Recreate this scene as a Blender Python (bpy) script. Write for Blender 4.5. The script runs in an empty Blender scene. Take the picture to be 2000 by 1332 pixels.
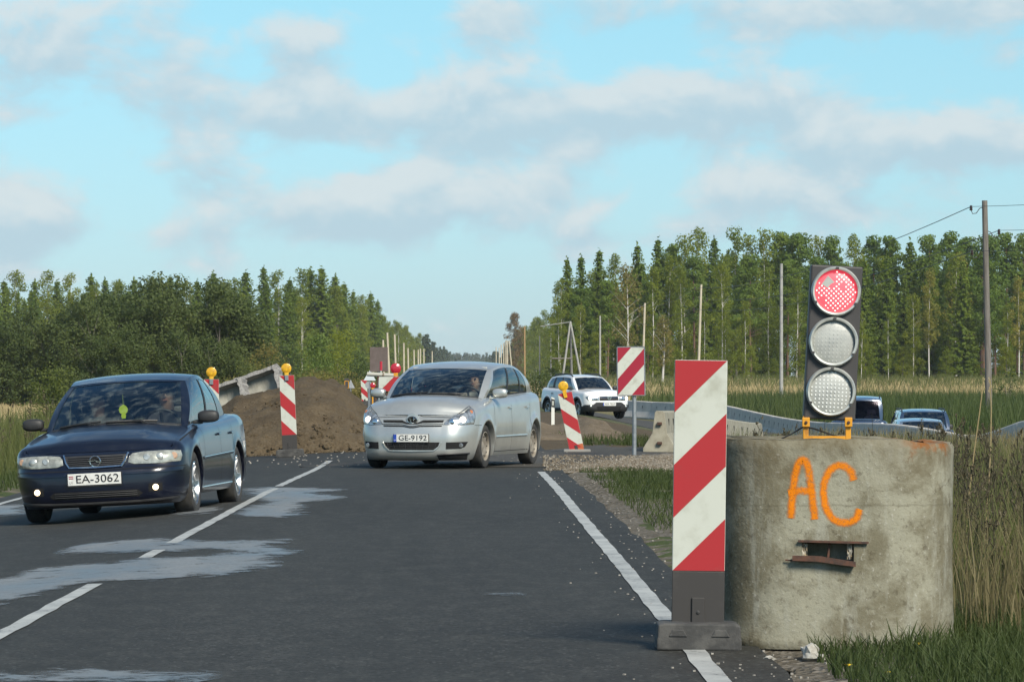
import bpy, bmesh, math, random
import numpy as np
from mathutils import Vector, Matrix, Euler, Quaternion, noise as mnoise
from mathutils.geometry import delaunay_2d_cdt

SC = bpy.context.scene
COL = SC.collection
rnd = random.Random(7)
PI = math.pi
R = math.radians

# ------------------------------------------------------------------ camera
FPX, HZ, EYE = 8500.0, 735.0, 1.30        # focal length in photo pixels, horizon row, eye height
cam_d = bpy.data.cameras.new('camera')
cam_d.sensor_width = 36.0
cam_d.lens = 36.0 * FPX / 2000.0
cam_d.shift_y = (HZ - 666.0) / 2000.0
cam_d.clip_start = 0.5
cam_d.clip_end = 20000.0
cam = bpy.data.objects.new('camera', cam_d)
COL.objects.link(cam)
cam.location = (0, 0, EYE)
cam.rotation_euler = (R(90), 0, 0)
SC.camera = cam

# ------------------------------------------------------------------ sun and sky
SUN_AZ, SUN_EL = R(150), R(40)             # azimuth from +Y towards +X
sdir = Vector((math.sin(SUN_AZ) * math.cos(SUN_EL), math.cos(SUN_AZ) * math.cos(SUN_EL), math.sin(SUN_EL)))
sun_d = bpy.data.lights.new('sun', 'SUN')
sun_d.energy = 3.9
sun_d.angle = R(20)
sun_d.color = (1.0, 0.92, 0.78)
sun = bpy.data.objects.new('sun', sun_d)
COL.objects.link(sun)
sun.rotation_euler = sdir.to_track_quat('Z', 'Y').to_euler()

SC.view_settings.view_transform = 'Standard'
SC.view_settings.look = 'None'
SC.view_settings.exposure = 0.5
SC.view_settings.gamma = 1.0
SC.cycles.use_denoising = True
try:
    SC.cycles.denoiser = 'OPENIMAGEDENOISE'
    SC.cycles.denoising_prefilter = 'ACCURATE'
except Exception:
    pass
SC.cycles.max_bounces = 8
SC.cycles.diffuse_bounces = 3
SC.cycles.glossy_bounces = 4
SC.cycles.transparent_max_bounces = 16
SC.cycles.volume_bounces = 1
SC.cycles.caustics_reflective = False
SC.cycles.caustics_refractive = False


class NT:
    """tiny node-tree helper"""
    def __init__(self, tree):
        self.t = tree
    def n(self, typ, **kw):
        nd = self.t.nodes.new(typ)
        for k, v in kw.items():
            setattr(nd, k, v)
        return nd
    def link(self, a, b):
        self.t.links.new(a, b)
    def _set(self, sock, v):
        if isinstance(v, bpy.types.NodeSocket):
            self.link(v, sock)
        else:
            sock.default_value = v
    def math(self, op, a, b=0.0, c=0.0, clamp=False):
        nd = self.n('ShaderNodeMath', operation=op, use_clamp=clamp)
        self._set(nd.inputs[0], a); self._set(nd.inputs[1], b); self._set(nd.inputs[2], c)
        return nd.outputs[0]
    def mix(self, f, a, b, blend='MIX'):
        nd = self.n('ShaderNodeMix', data_type='RGBA', blend_type=blend)
        self._set(nd.inputs[0], f)
        for s, v in ((nd.inputs[6], a), (nd.inputs[7], b)):
            if isinstance(v, (tuple, list)) and len(v) == 3:
                v = (*v, 1)
            self._set(s, v)
        return nd.outputs[2]
    def ramp(self, f, lo, hi, smooth=True):
        nd = self.n('ShaderNodeMapRange', interpolation_type='SMOOTHSTEP' if smooth else 'LINEAR')
        self._set(nd.inputs[0], f); self._set(nd.inputs[1], lo); self._set(nd.inputs[2], hi)
        nd.inputs[3].default_value = 0; nd.inputs[4].default_value = 1
        return nd.outputs[0]
    def noise(self, vec, scale, detail=4, rough=0.55, dist=0.0):
        nd = self.n('ShaderNodeTexNoise')
        if vec is not None:
            self.link(vec, nd.inputs['Vector'])
        nd.inputs['Scale'].default_value = scale
        nd.inputs['Detail'].default_value = detail
        nd.inputs['Roughness'].default_value = rough
        nd.inputs['Distortion'].default_value = dist
        return nd.outputs[0]
    def mapping(self, vec, scale=(1, 1, 1), loc=(0, 0, 0)):
        nd = self.n('ShaderNodeMapping')
        self.link(vec, nd.inputs[0])
        nd.inputs[3].default_value = scale
        nd.inputs[1].default_value = loc
        return nd.outputs[0]


def build_world():
    w = bpy.data.worlds.new('World')
    SC.world = w
    w.use_nodes = True
    w.node_tree.nodes.clear()
    T = NT(w.node_tree)
    out = T.n('ShaderNodeOutputWorld')
    bg = T.n('ShaderNodeBackground')
    bg.inputs[1].default_value = 0.072
    T.link(bg.outputs[0], out.inputs[0])
    sky = T.n('ShaderNodeTexSky', sky_type='NISHITA')
    sky.sun_disc = False
    sky.sun_elevation = SUN_EL
    sky.sun_rotation = SUN_AZ
    sky.air_density = 1.0
    sky.dust_density = 0.3
    sky.ozone_density = 2.5
    tc = T.n('ShaderNodeTexCoord')
    sep = T.n('ShaderNodeSeparateXYZ')
    T.link(tc.outputs['Generated'], sep.inputs[0])
    X, Y, Z = sep.outputs
    az = T.math('ARCTAN2', X, Y)
    el = T.math('ARCSINE', Z)
    u = T.math('MULTIPLY', az, 8.5)
    v = T.math('MULTIPLY', el, 8.5)
    # cumulus field: 3D noise on the direction, flattened
    def cloud_coords(dz):
        zz = T.math('ADD', T.math('MAXIMUM', Z, 0.0), 0.60 + dz)
        cb = T.n('ShaderNodeCombineXYZ')
        T._set(cb.inputs[0], T.math('DIVIDE', X, zz)); T._set(cb.inputs[1], T.math('DIVIDE', Y, zz)); cb.inputs[2].default_value = 0.37
        return cb.outputs[0]
    n1 = T.noise(cloud_coords(0.0), 24.0, 10, 0.57, 0.25)
    n2 = T.noise(cloud_coords(0.006), 24.0, 10, 0.57, 0.25)
    # banks of cloud (azimuth, elevation, half sizes) in units of 1000 photo pixels
    blobs = [(-.86, .63, .25, .10, .42), (-.41, .645, .09, .075, .26), (-.45, .525, .17, .05, .36), (-.30, .50, .10, .04, .2), (.0, .715, .14, .055, .38),
             (.60, .715, .26, .05, .42), (.92, .735, .2, .04, .3), (-.06, .53, .17, .05, .34), (-.03, .455, .19, .045, .36), (.28, .515, .20, .055, .42), (.52, .525, .17, .05, .36),
             (.74, .44, .26, .04, .34), (.95, .47, .14, .05, .3), (-.22, .345, .17, .05, .44), (-.36, .315, .12, .035, .34), (-.97, .33, .13, .075, .38),
             (.52, .365, .15, .045, .28), (.72, .33, .14, .035, .24), (.99, .62, .07, .05, .28), (-.62, .385, .12, .04, .22), (.06, .36, .10, .035, .22), (-.75, .28, .2, .03, .2), (.25, .28, .25, .03, .18)]
    acc = None
    shade = None
    for (a, e, ra, re, s) in blobs:
        du = T.math('MULTIPLY', T.math('SUBTRACT', u, a), 1 / ra)
        dv = T.math('MULTIPLY', T.math('SUBTRACT', v, e), 0.85 / re)
        d2 = T.math('MULTIPLY_ADD', du, du, T.math('MULTIPLY', dv, dv))
        g = T.math('MULTIPLY', T.math('EXPONENT', T.math('MULTIPLY', d2, -0.8)), s)
        acc = g if acc is None else T.math('ADD', acc, g)
        sh = T.math('MULTIPLY', g, dv)
        shade = sh if shade is None else T.math('ADD', shade, sh)
    # low haze of thin cloud towards the horizon
    low = T.math('MULTIPLY', T.math('EXPONENT', T.math('MULTIPLY', T.math('ABSOLUTE', T.math('SUBTRACT', v, 0.20)), -6.0)), 0.12)
    f1 = T.math('ADD', T.math('ADD', T.math('MULTIPLY_ADD', n1, 1.25, -0.125), acc), low)
    # the same broken cumulus goes on outside the banks listed above
    out_ = T.math('MAXIMUM', T.ramp(T.math('ABSOLUTE', u), 1.0, 1.8), T.ramp(v, 0.75, 1.3))
    f1 = T.math('ADD', f1, T.math('MULTIPLY', out_, 0.15))
    dens = T.ramp(f1, 0.605, 0.89)
    dens = T.math('MULTIPLY', dens, 0.88)
    lit = T.math('ADD', T.math('MULTIPLY', T.math('SUBTRACT', n1, n2), 2.2), T.math('MULTIPLY', shade, 1.5))
    lit = T.ramp(lit, -0.32, 0.40)
    ccol = T.mix(lit, (4.75, 6.3, 7.2), (6.8, 7.5, 7.75))
    tint = T.mix(T.ramp(v, 0.0, 0.75, False), (0.63, 0.87, 1.28), (0.745, 1.08, 1.18))
    skyc = T.mix(1.0, sky.outputs[0], tint, 'MULTIPLY')
    col = T.mix(dens, skyc, ccol)
    T.link(col, bg.inputs[0])
build_world()


# ------------------------------------------------------------------ helpers
def P(px, py, Y):
    """photo pixel at a known forward distance -> world point"""
    return Vector(((px - 1000.0) * Y / FPX, Y, EYE + (HZ - py) * Y / FPX))


def ss(a, b, x):
    t = min(1.0, max(0.0, (x - a) / (b - a)))
    return t * t * (3 - 2 * t)


def xc(y):
    return -2.41 - 0.0065 * y if y < 75 else -2.9 - 0.0095 * (y - 75)


def xr(y):
    return 1.08 - 0.0112 * y if y < 62 else 0.386 - 0.0095 * (y - 62)


def xl(y):
    return xc(y) - 3.25


def gz(x, y):
    """height of the ground"""
    z = -0.045 * math.exp(-((y - 64) / 9.0) ** 2)
    c = xc(y)
    near = 1 - ss(110, 200, y)
    if x < c:
        z -= 0.050 * min(c - x, 4.2) * near + 0.055 * ss(0, 1.6, c - x) * math.exp(-((y - 43) / 13.0) ** 2)
    l = xl(y) - 0.9
    if x < l:
        z -= 0.35 * ss(0, 3.0, l - x) * (1 - 0.7 * ss(300, 600, y))
        z -= 1.0 * ss(4.0, 14.0, l - x) * ss(55, 120, y) * (1 - ss(420, 640, y))
    e = xr(y) + 0.5
    if x > e:
        k = ss(64, 84, y) * (1 - ss(300, 560, y))
        z -= 0.62 * ss(1.2, 6.5, x - e) * k
        z -= 0.60 * ss(8.6, 10.6, x - e) * k
        z -= 0.10 * ss(0.6, 2.5, x - e) * (1 - ss(60, 70, y))
    return z


def link(o, parent=None):
    COL.objects.link(o)
    if parent is not None:
        o.parent = parent
    return o


def tag(o, label=None, cat=None, group=None, kind=None):
    if label: o['label'] = label
    if cat: o['category'] = cat
    if group: o['group'] = group
    if kind: o['kind'] = kind
    return o


def empty(name, loc=(0, 0, 0), rz=0.0):
    o = bpy.data.objects.new(name, None)
    o.empty_display_size = 0.1
    link(o)
    o.location = loc
    o.rotation_euler = (0, 0, rz)
    return o


def mk(name, verts, faces, mat, parent=None, smooth=False, uv=None):
    me = bpy.data.meshes.new(name)
    me.from_pydata([tuple(v) for v in verts], [], faces)
    if isinstance(mat, (list, tuple)):
        for m in mat: me.materials.append(m)
    elif mat is not None:
        me.materials.append(mat)
    if smooth:
        me.polygons.foreach_set('use_smooth', [True] * len(me.polygons))
    me.update()
    o = bpy.data.objects.new(name, me)
    return link(o, parent)


class MB:
    """mesh collector"""
    def __init__(self):
        self.v = []; self.f = []; self.m = []
    def add(self, vs, fs, mi=0):
        b = len(self.v)
        self.v += [tuple(p) for p in vs]
        self.f += [tuple(i + b for i in f) for f in fs]
        self.m += [mi] * len(fs)
        return b
    def box(self, c, s, rot=None, mi=0, taper=1.0):
        hx, hy, hz = s[0] / 2, s[1] / 2, s[2] / 2
        vs = []
        for sz in (-1, 1):
            k = taper if sz > 0 else 1.0
            for sx, sy in ((-1, -1), (1, -1), (1, 1), (-1, 1)):
                p = Vector((sx * hx * k, sy * hy * k, sz * hz))
                if rot is not None: p = rot @ p
                vs.append(p + Vector(c))
        self.add(vs, [(3, 2, 1, 0), (4, 5, 6, 7), (0, 1, 5, 4), (1, 2, 6, 5), (2, 3, 7, 6), (3, 0, 4, 7)], mi)
        return self
    def tube(self, pts, r, seg=8, mi=0, caps=True):
        pts = [Vector(p) for p in pts]
        n = len(pts)
        rr = r if isinstance(r, (list, tuple)) else [r] * n
        up = None
        rings = []
        for i, p in enumerate(pts):
            d = (pts[min(i + 1, n - 1)] - pts[max(i - 1, 0)]).normalized()
            if up is None:
                up = d.orthogonal().normalized()
            up = (up - d * up.dot(d))
            up = up.normalized() if up.length > 1e-6 else d.orthogonal().normalized()
            sd = d.cross(up)
            rings.append([p + (up * math.cos(2 * PI * k / seg) + sd * math.sin(2 * PI * k / seg)) * rr[i] for k in range(seg)])
        vs = [q for ring in rings for q in ring]
        fs = []
        for i in range(n - 1):
            for k in range(seg):
                a = i * seg + k; b = i * seg + (k + 1) % seg
                fs.append((a, b, b + seg, a + seg))
        if caps:
            fs.append(tuple(range(seg - 1, -1, -1)))
            fs.append(tuple((n - 1) * seg + k for k in range(seg)))
        self.add(vs, fs, mi)
        return self
    def lathe(self, prof, seg=24, axis='Z', c=(0, 0, 0), mi=0, closed=False):
        """prof: list of (radius, height)"""
        vs = []
        for r, h in prof:
            for k in range(seg):
                a = 2 * PI * k / seg
                if axis == 'Z': p = (r * math.cos(a), r * math.sin(a), h)
                elif axis == 'X': p = (h, r * math.cos(a), r * math.sin(a))
                else: p = (r * math.cos(a), h, r * math.sin(a))
                vs.append((p[0] + c[0], p[1] + c[1], p[2] + c[2]))
        fs = []
        n = len(prof)
        for i in range(n if closed else n - 1):
            j = (i + 1) % n
            for k in range(seg):
                k2 = (k + 1) % seg
                fs.append((i * seg + k, i * seg + k2, j * seg + k2, j * seg + k))
        self.add(vs, fs, mi)
        return self
    def prism(self, poly, y0, y1, mi=0, axis='Y'):
        """extrude an (x,z) polygon along y"""
        n = len(poly)
        if axis == 'Y':
            vs = [(a, y0, b) for a, b in poly] + [(a, y1, b) for a, b in poly]
        else:
            vs = [(y0, a, b) for a, b in poly] + [(y1, a, b) for a, b in poly]
        fs = [tuple(range(n)), tuple(range(2 * n - 1, n - 1, -1))]
        for i in range(n):
            j = (i + 1) % n
            fs.append((i, i + n, j + n, j))
        self.add(vs, fs, mi)
        return self
    def grid(self, rows, mi=0, close_u=False):
        """rows: list of equal-length point lists"""
        n = len(rows[0])
        vs = [p for r in rows for p in r]
        fs = []
        for i in range(len(rows) - 1):
            for k in range(n if close_u else n - 1):
                k2 = (k + 1) % n
                fs.append((i * n + k, i * n + k2, (i + 1) * n + k2, (i + 1) * n + k))
        self.add(vs, fs, mi)
        return self
    def build(self, name, mat, parent=None, smooth=False, fix=True):
        me = bpy.data.meshes.new(name)
        me.from_pydata(self.v, [], self.f)
        for m in (mat if isinstance(mat, (list, tuple)) else [mat]):
            me.materials.append(m)
        if len(set(self.m)) > 1:
            me.polygons.foreach_set('material_index', self.m)
        if smooth:
            me.polygons.foreach_set('use_smooth', [True] * len(me.polygons))
        me.update()
        if fix:
            bm = bmesh.new(); bm.from_mesh(me)
            bmesh.ops.remove_doubles(bm, verts=bm.verts, dist=1e-5)
            bmesh.ops.recalc_face_normals(bm, faces=bm.faces)
            bm.to_mesh(me); bm.free()
        if smooth:
            try: me.set_sharp_from_angle(angle=R(38))
            except Exception: pass
        o = bpy.data.objects.new(name, me)
        return link(o, parent)


def bevel(o, w=0.01, seg=2):
    m = o.modifiers.new('bevel', 'BEVEL'); m.width = w; m.segments = seg; m.limit_method = 'ANGLE'; m.angle_limit = R(40)
    return o


def copy_tree(o, parent=None):
    c = o.copy()
    COL.objects.link(c)
    c.parent = parent
    if parent is not None:
        c.matrix_parent_inverse = o.matrix_parent_inverse.copy()
    for ch in o.children:
        copy_tree(ch, c)
    return c


# ------------------------------------------------------------------ materials
MATS = {}
def M(name, col, rough=0.6, metal=0.0, col2=None, var=0.0, vscale=4.0, vdetail=5, bump=0.0, bscale=40.0, spec=0.5,
      coat=0.0, emit=None, estr=0.0, coords='Object', stretch=(1, 1, 1), contrast=(0.35, 0.65)):
    if name in MATS: return MATS[name]
    m = bpy.data.materials.new(name)
    m.use_nodes = True
    T = NT(m.node_tree)
    b = m.node_tree.nodes['Principled BSDF']
    b.inputs['Base Color'].default_value = (*col, 1)
    b.inputs['Roughness'].default_value = rough
    b.inputs['Metallic'].default_value = metal
    b.inputs['Specular IOR Level'].default_value = spec
    if coat:
        b.inputs['Coat Weight'].default_value = coat
        b.inputs['Coat Roughness'].default_value = 0.06
    if emit:
        b.inputs['Emission Color'].default_value = (*emit, 1)
        b.inputs['Emission Strength'].default_value = estr
    if coords == 'Object':
        vec = T.n('ShaderNodeTexCoord').outputs['Object']
    else:
        vec = T.n('ShaderNodeNewGeometry').outputs['Position']
    if stretch != (1, 1, 1):
        vec = T.mapping(vec, stretch)
    if col2 is not None or var:
        f = T.ramp(T.noise(vec, vscale, vdetail, 0.6), contrast[0], contrast[1])
        c2 = col2 if col2 is not None else tuple(c * (1 - var) for c in col)
        c = T.mix(f, col, c2)
        T.link(c, b.inputs['Base Color'])
    if bump:
        bp = T.n('ShaderNodeBump')
        bp.inputs['Strength'].default_value = 0.8
        bp.inputs['Distance'].default_value = bump
        T.link(T.noise(vec, bscale, 4, 0.6), bp.inputs['Height'])
        T.link(bp.outputs[0], b.inputs['Normal'])
    MATS[name] = m
    return m


def glass_mat(name, tint=(0.25, 0.3, 0.3), rough=0.02, base=0.08, gloss=(0.95, 1.0, 1.0)):
    if name in MATS: return MATS[name]
    m = bpy.data.materials.new(name); m.use_nodes = True
    T = NT(m.node_tree); m.node_tree.nodes.clear()
    out = T.n('ShaderNodeOutputMaterial')
    tr = T.n('ShaderNodeBsdfTransparent'); tr.inputs[0].default_value = (*tint, 1)
    gl = T.n('ShaderNodeBsdfGlossy'); gl.inputs['Roughness'].default_value = rough
    gl.inputs[0].default_value = (*gloss, 1)
    fr = T.n('ShaderNodeFresnel'); fr.inputs[0].default_value = 1.5
    k = T.math('ADD', fr.outputs[0], base, clamp=True)
    mx = T.n('ShaderNodeMixShader')
    T.link(k, mx.inputs[0]); T.link(tr.outputs[0], mx.inputs[1]); T.link(gl.outputs[0], mx.inputs[2])
    T.link(mx.outputs[0], out.inputs[0])
    MATS[name] = m
    return m


def leaf_mat(name, c1, c2, trans=0.35, rough=0.6):
    """foliage: colour varies per tree and per patch"""
    if name in MATS: return MATS[name]
    m = bpy.data.materials.new(name); m.use_nodes = True
    T = NT(m.node_tree); m.node_tree.nodes.clear()
    out = T.n('ShaderNodeOutputMaterial')
    oi = T.n('ShaderNodeObjectInfo')
    tc = T.n('ShaderNodeTexCoord')
    geo = T.n('ShaderNodeNewGeometry')
    f = T.math('ADD', T.math('MULTIPLY', oi.outputs['Random'], 0.5), T.math('MULTIPLY', geo.outputs['Random Per Island'], 0.3))
    f = T.math('ADD', f, T.math('MULTIPLY', T.math('SUBTRACT', T.noise(tc.outputs['Object'], 0.5, 3), 0.4), 0.9), clamp=True)
    c = T.mix(f, c1, c2)
    d = T.n('ShaderNodeBsdfPrincipled')
    d.inputs['Roughness'].default_value = rough
    d.inputs['Specular IOR Level'].default_value = 0.25
    T.link(c, d.inputs['Base Color'])
    t = T.n('ShaderNodeBsdfTranslucent'); T.link(c, t.inputs[0])
    mx = T.n('ShaderNodeMixShader'); mx.inputs[0].default_value = trans
    T.link(d.outputs[0], mx.inputs[1]); T.link(t.outputs[0], mx.inputs[2]); T.link(mx.outputs[0], out.inputs[0])
    MATS[name] = m
    return m


def text_mesh(name, s, size, mat, parent, loc, rot, ext=0.0, sx=1.0):
    cu = bpy.data.curves.new(name, 'FONT')
    cu.body = s; cu.size = size; cu.align_x = 'CENTER'; cu.align_y = 'CENTER'; cu.extrude = ext
    tmp = bpy.data.objects.new(name, cu)
    COL.objects.link(tmp)
    dg = bpy.context.evaluated_depsgraph_get()
    me = bpy.data.meshes.new_from_object(tmp.evaluated_get(dg))
    bpy.data.objects.remove(tmp)
    me.materials.clear(); me.materials.append(mat)
    o = bpy.data.objects.new(name, me)
    link(o, parent)
    o.location = loc; o.rotation_euler = rot; o.scale = (sx, 1, 1)
    return o
# ------------------------------------------------------------------ ground, roads
def G(px, py):
    """photo pixel on the ground -> world point"""
    Y = FPX * EYE / (py - HZ)
    for _ in range(12):
        x = (px - 1000) * Y / FPX
        Y = FPX * (EYE - gz(x, Y)) / (py - HZ)
    x = (px - 1000) * Y / FPX
    return Vector((x, Y, gz(x, Y)))


def ground_material():
    m = bpy.data.materials.new('grass_soil'); m.use_nodes = True
    T = NT(m.node_tree); b = m.node_tree.nodes['Principled BSDF']
    pos = T.n('ShaderNodeNewGeometry').outputs['Position']
    n1 = T.noise(pos, 0.05, 5, 0.6)
    n2 = T.noise(pos, 0.9, 5, 0.6)
    n3 = T.noise(pos, 14, 4, 0.6)
    grass = T.mix(T.ramp(n3, .3, .7), (0.035, 0.055, 0.018), (0.085, 0.10, 0.035))
    straw = T.mix(T.ramp(n3, .3, .7), (0.30, 0.22, 0.10), (0.44, 0.35, 0.18))
    soil = T.mix(T.ramp(n3, .3, .7), (0.10, 0.085, 0.06), (0.19, 0.165, 0.12))
    sep = T.n('ShaderNodeSeparateXYZ'); T.link(pos, sep.inputs[0])
    far = T.ramp(T.math('ADD', sep.outputs[1], T.math('MULTIPLY', T.math('SUBTRACT', n1, .5), 160)), 170, 320)
    c = T.mix(T.ramp(n2, .45, .62), grass, soil)
    c = T.mix(T.math('MULTIPLY', far, T.ramp(n1, .25, .45)), c, straw)
    T.link(c, b.inputs['Base Color'])
    b.inputs['Roughness'].default_value = 0.9
    b.inputs['Specular IOR Level'].default_value = 0.1
    bp = T.n('ShaderNodeBump'); bp.inputs['Distance'].default_value = 0.04
    T.link(n3, bp.inputs['Height']); T.link(bp.outputs[0], b.inputs['Normal'])
    return m


def asphalt_material(name, base=(0.050, 0.050, 0.045), spec=0.14):
    m = bpy.data.materials.new(name); m.use_nodes = True
    T = NT(m.node_tree); b = m.node_tree.nodes['Principled BSDF']
    pos = T.n('ShaderNodeNewGeometry').outputs['Position']
    big = T.noise(T.mapping(pos, (1.0, 0.12, 1)), 0.9, 4, 0.6)
    fine = T.noise(pos, 42, 4, 0.75)
    mid = T.noise(T.mapping(pos, (1, .35, 1)), 5, 5, 0.65)
    vo = T.n('ShaderNodeTexVoronoi'); T.link(pos, vo.inputs['Vector']); vo.inputs['Scale'].default_value = 16
    c = T.mix(T.ramp(big, .3, .7), tuple(x * .84 for x in base), tuple(x * 1.16 for x in base))
    c = T.mix(T.math('MULTIPLY', T.ramp(mid, .42, .7), .6), c, tuple(x * 1.7 for x in base))
    c = T.mix(T.math('MULTIPLY', T.ramp(fine, .38, .62), .85), c, tuple(x * .38 for x in base))
    c = T.mix(T.math('MULTIPLY', T.math('LESS_THAN', vo.outputs['Distance'], 0.13), .5), c, (0.20, 0.20, 0.19))
    T.link(c, b.inputs['Base Color'])
    b.inputs['Roughness'].default_value = 0.72
    b.inputs['Specular IOR Level'].default_value = spec
    bp = T.n('ShaderNodeBump'); bp.inputs['Distance'].default_value = 0.006; bp.inputs['Strength'].default_value = .7
    T.link(fine, bp.inputs['Height']); T.link(bp.outputs[0], b.inputs['Normal'])
    return m


def gravel_material(name, c1, c2, c3, scale=18, bump=.02, peb=.7):
    m = bpy.data.materials.new(name); m.use_nodes = True
    T = NT(m.node_tree); b = m.node_tree.nodes['Principled BSDF']
    pos = T.n('ShaderNodeNewGeometry').outputs['Position']
    vo = T.n('ShaderNodeTexVoronoi'); T.link(pos, vo.inputs['Vector']); vo.inputs['Scale'].default_value = scale
    n = T.noise(pos, 1.6, 6, .65)
    n3 = T.noise(pos, 30, 4, .65)
    sepc = T.n('ShaderNodeSeparateColor'); T.link(vo.outputs['Color'], sepc.inputs[0])
    c = T.mix(T.ramp(n, .35, .65), c1, c2)
    c = T.mix(T.math('MULTIPLY', T.ramp(n3, .4, .7), .6), c, tuple(x * .55 for x in c1))
    c = T.mix(T.math('MULTIPLY', T.math('GREATER_THAN', sepc.outputs[0], .72), peb), c, c3)
    T.link(c, b.inputs['Base Color'])
    b.inputs['Roughness'].default_value = 0.9
    b.inputs['Specular IOR Level'].default_value = 0.15
    bp = T.n('ShaderNodeBump'); bp.inputs['Distance'].default_value = bump
    T.link(T.math('ADD', vo.outputs['Distance'], n3), bp.inputs['Height']); T.link(bp.outputs[0], b.inputs['Normal'])
    return m


def paint_material():
    """worn white road paint: chips let the tarmac show"""
    m = bpy.data.materials.new('road_paint'); m.use_nodes = True
    T = NT(m.node_tree); b = m.node_tree.nodes['Principled BSDF']
    pos = T.n('ShaderNodeNewGeometry').outputs['Position']
    n = T.noise(pos, 26, 5, .7); n2 = T.noise(pos, 2.2, 4, .6)
    c = T.mix(T.ramp(n2, .3, .7), (0.42, 0.43, 0.41), (0.30, 0.31, 0.30))
    c = T.mix(T.ramp(T.math('ADD', n, T.math('MULTIPLY', n2, .35)), .74, .86), c, (0.09, 0.09, 0.09))
    T.link(c, b.inputs['Base Color'])
    b.inputs['Roughness'].default_value = .65
    b.inputs['Specular IOR Level'].default_value = .3
    return m


MG = ground_material()
MA = asphalt_material('asphalt')
MA2 = asphalt_material('asphalt_old', (0.085, 0.078, 0.066))
MGRAV = gravel_material('gravel', (0.19, 0.155, 0.11), (0.26, 0.22, 0.16), (0.36, 0.33, 0.28))
MSOIL = gravel_material('verge_soil', (0.105, 0.09, 0.066), (0.155, 0.138, 0.108), (0.22, 0.20, 0.17), 30)
MDIRT = gravel_material('dirt', (0.080, 0.059, 0.035), (0.114, 0.086, 0.052), (0.14, 0.115, 0.08), 22, .012, .25)
MSAND = gravel_material('sandy_dirt', (0.13, 0.100, 0.064), (0.185, 0.145, 0.098), (0.22, 0.18, 0.13), 22, .012, .3)
MPAINT = paint_material()


def axis_steps(lo, hi, fine):
    """sorted coordinates, dense near the middle interval list fine=[(a,b,step)...]"""
    s = set()
    for a, b, st in fine:
        n = max(1, int(round((b - a) / st)))
        for i in range(n + 1):
            s.add(round(a + (b - a) * i / n, 4))
    s.add(lo); s.add(hi)
    return sorted(s)


xs = axis_steps(-2500, 2500, [(-2500, -300, 400), (-300, -60, 40), (-60, -14, 4), (-14, 16, 0.4), (16, 60, 3), (60, 300, 40), (300, 2500, 400)])
ys = axis_steps(-120, 9000, [(-120, 0, 20), (0, 130, 1.2), (130, 330, 6), (330, 1000, 40), (1000, 9000, 400)])
def on_road(x, y):
    return xl(y) - .75 < x < xr(y) + .45
rows = []
for y in ys:
    rows.append([(x, y, gz(x, y) - (0.05 if on_road(x, y) else 0) +
                  (0.05 * mnoise.noise((x * .6, y * .3, 0)) * ss(0.3, 2.5, max(x - xr(y), xl(y) - x)) if abs(x) < 60 and y < 330 and not (-1 < x < 13 and 55 < y < 240) else 0)) for x in xs])
tag(MB().grid(rows).build('ground', MG, smooth=True, fix=False), kind='structure')

# main road
rys = [-40, -10] + [i * 1.0 for i in range(0, 100)] + [100 + 25 * i for i in range(0, 12)] + [400 + 200 * i for i in range(0, 21)]
rows = []
for y in rys:
    el = xl(y) - .42 + (.10 * mnoise.noise((3.3, y * .8, 0)) if y < 120 else 0)
    er = xr(y) + .36 + (.09 * mnoise.noise((9.1, y * .9, 0)) if y < 120 else 0)
    c = xc(y)
    r = []
    for x in (el, el + .8, xl(y) + 1.5, c - .3, c, c + .3, c + 1.6, er - .5, er):
        r.append((x, y, gz(x, y) + 0.012))
    r[0] = (r[0][0], r[0][1], r[0][2] - .06); r[-1] = (r[-1][0], r[-1][1], r[-1][2] - .06)
    r.insert(1, (el + .04, y, gz(el, y) + .012)); r.insert(-1, (er - .04, y, gz(er, y) + .012))
    rows.append(r)
tag(MB().grid(rows).build('road', MA, smooth=True, fix=False), kind='structure')

# detour lane: leaves the road behind the silver car and bends right
path = [(-0.9, 64), (0.9, 70), (2.7, 75), (4.6, 85), (6.3, 100), (7.2, 120), (6.9, 140), (5.6, 160), (3.9, 180), (1.5, 205), (-1.5, 240), (-4.5, 280), (-6.5, 330)]
def spline(pts, n):
    out = []
    for i in range(len(pts) - 1):
        p0 = Vector(pts[max(i - 1, 0)]); p1 = Vector(pts[i]); p2 = Vector(pts[i + 1]); p3 = Vector(pts[min(i + 2, len(pts) - 1)])
        for k in range(n):
            t = k / n
            out.append(0.5 * ((2 * p1) + (p2 - p0) * t + (2 * p0 - 5 * p1 + 4 * p2 - p3) * t * t + (3 * p1 - p0 - 3 * p2 + p3) * t ** 3))
    out.append(Vector(pts[-1]))
    return out
sp = spline(path, 8)
rows = []
for i, p in enumerate(sp):
    d = (sp[min(i + 1, len(sp) - 1)] - sp[max(i - 1, 0)]).normalized()
    nrm = Vector((d.y, -d.x))
    r = []
    for k in (-2.4, -2.35, -1.2, 0, 1.2, 2.35, 2.4):
        q = p + nrm * k
        r.append((q.x, q.y, gz(q.x, q.y) + 0.020 - (.06 if abs(k) > 2.38 else 0)))
    rows.append(r)
tag(MB().grid(rows).build('detour_road', MA2, smooth=True, fix=False), kind='structure')


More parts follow.
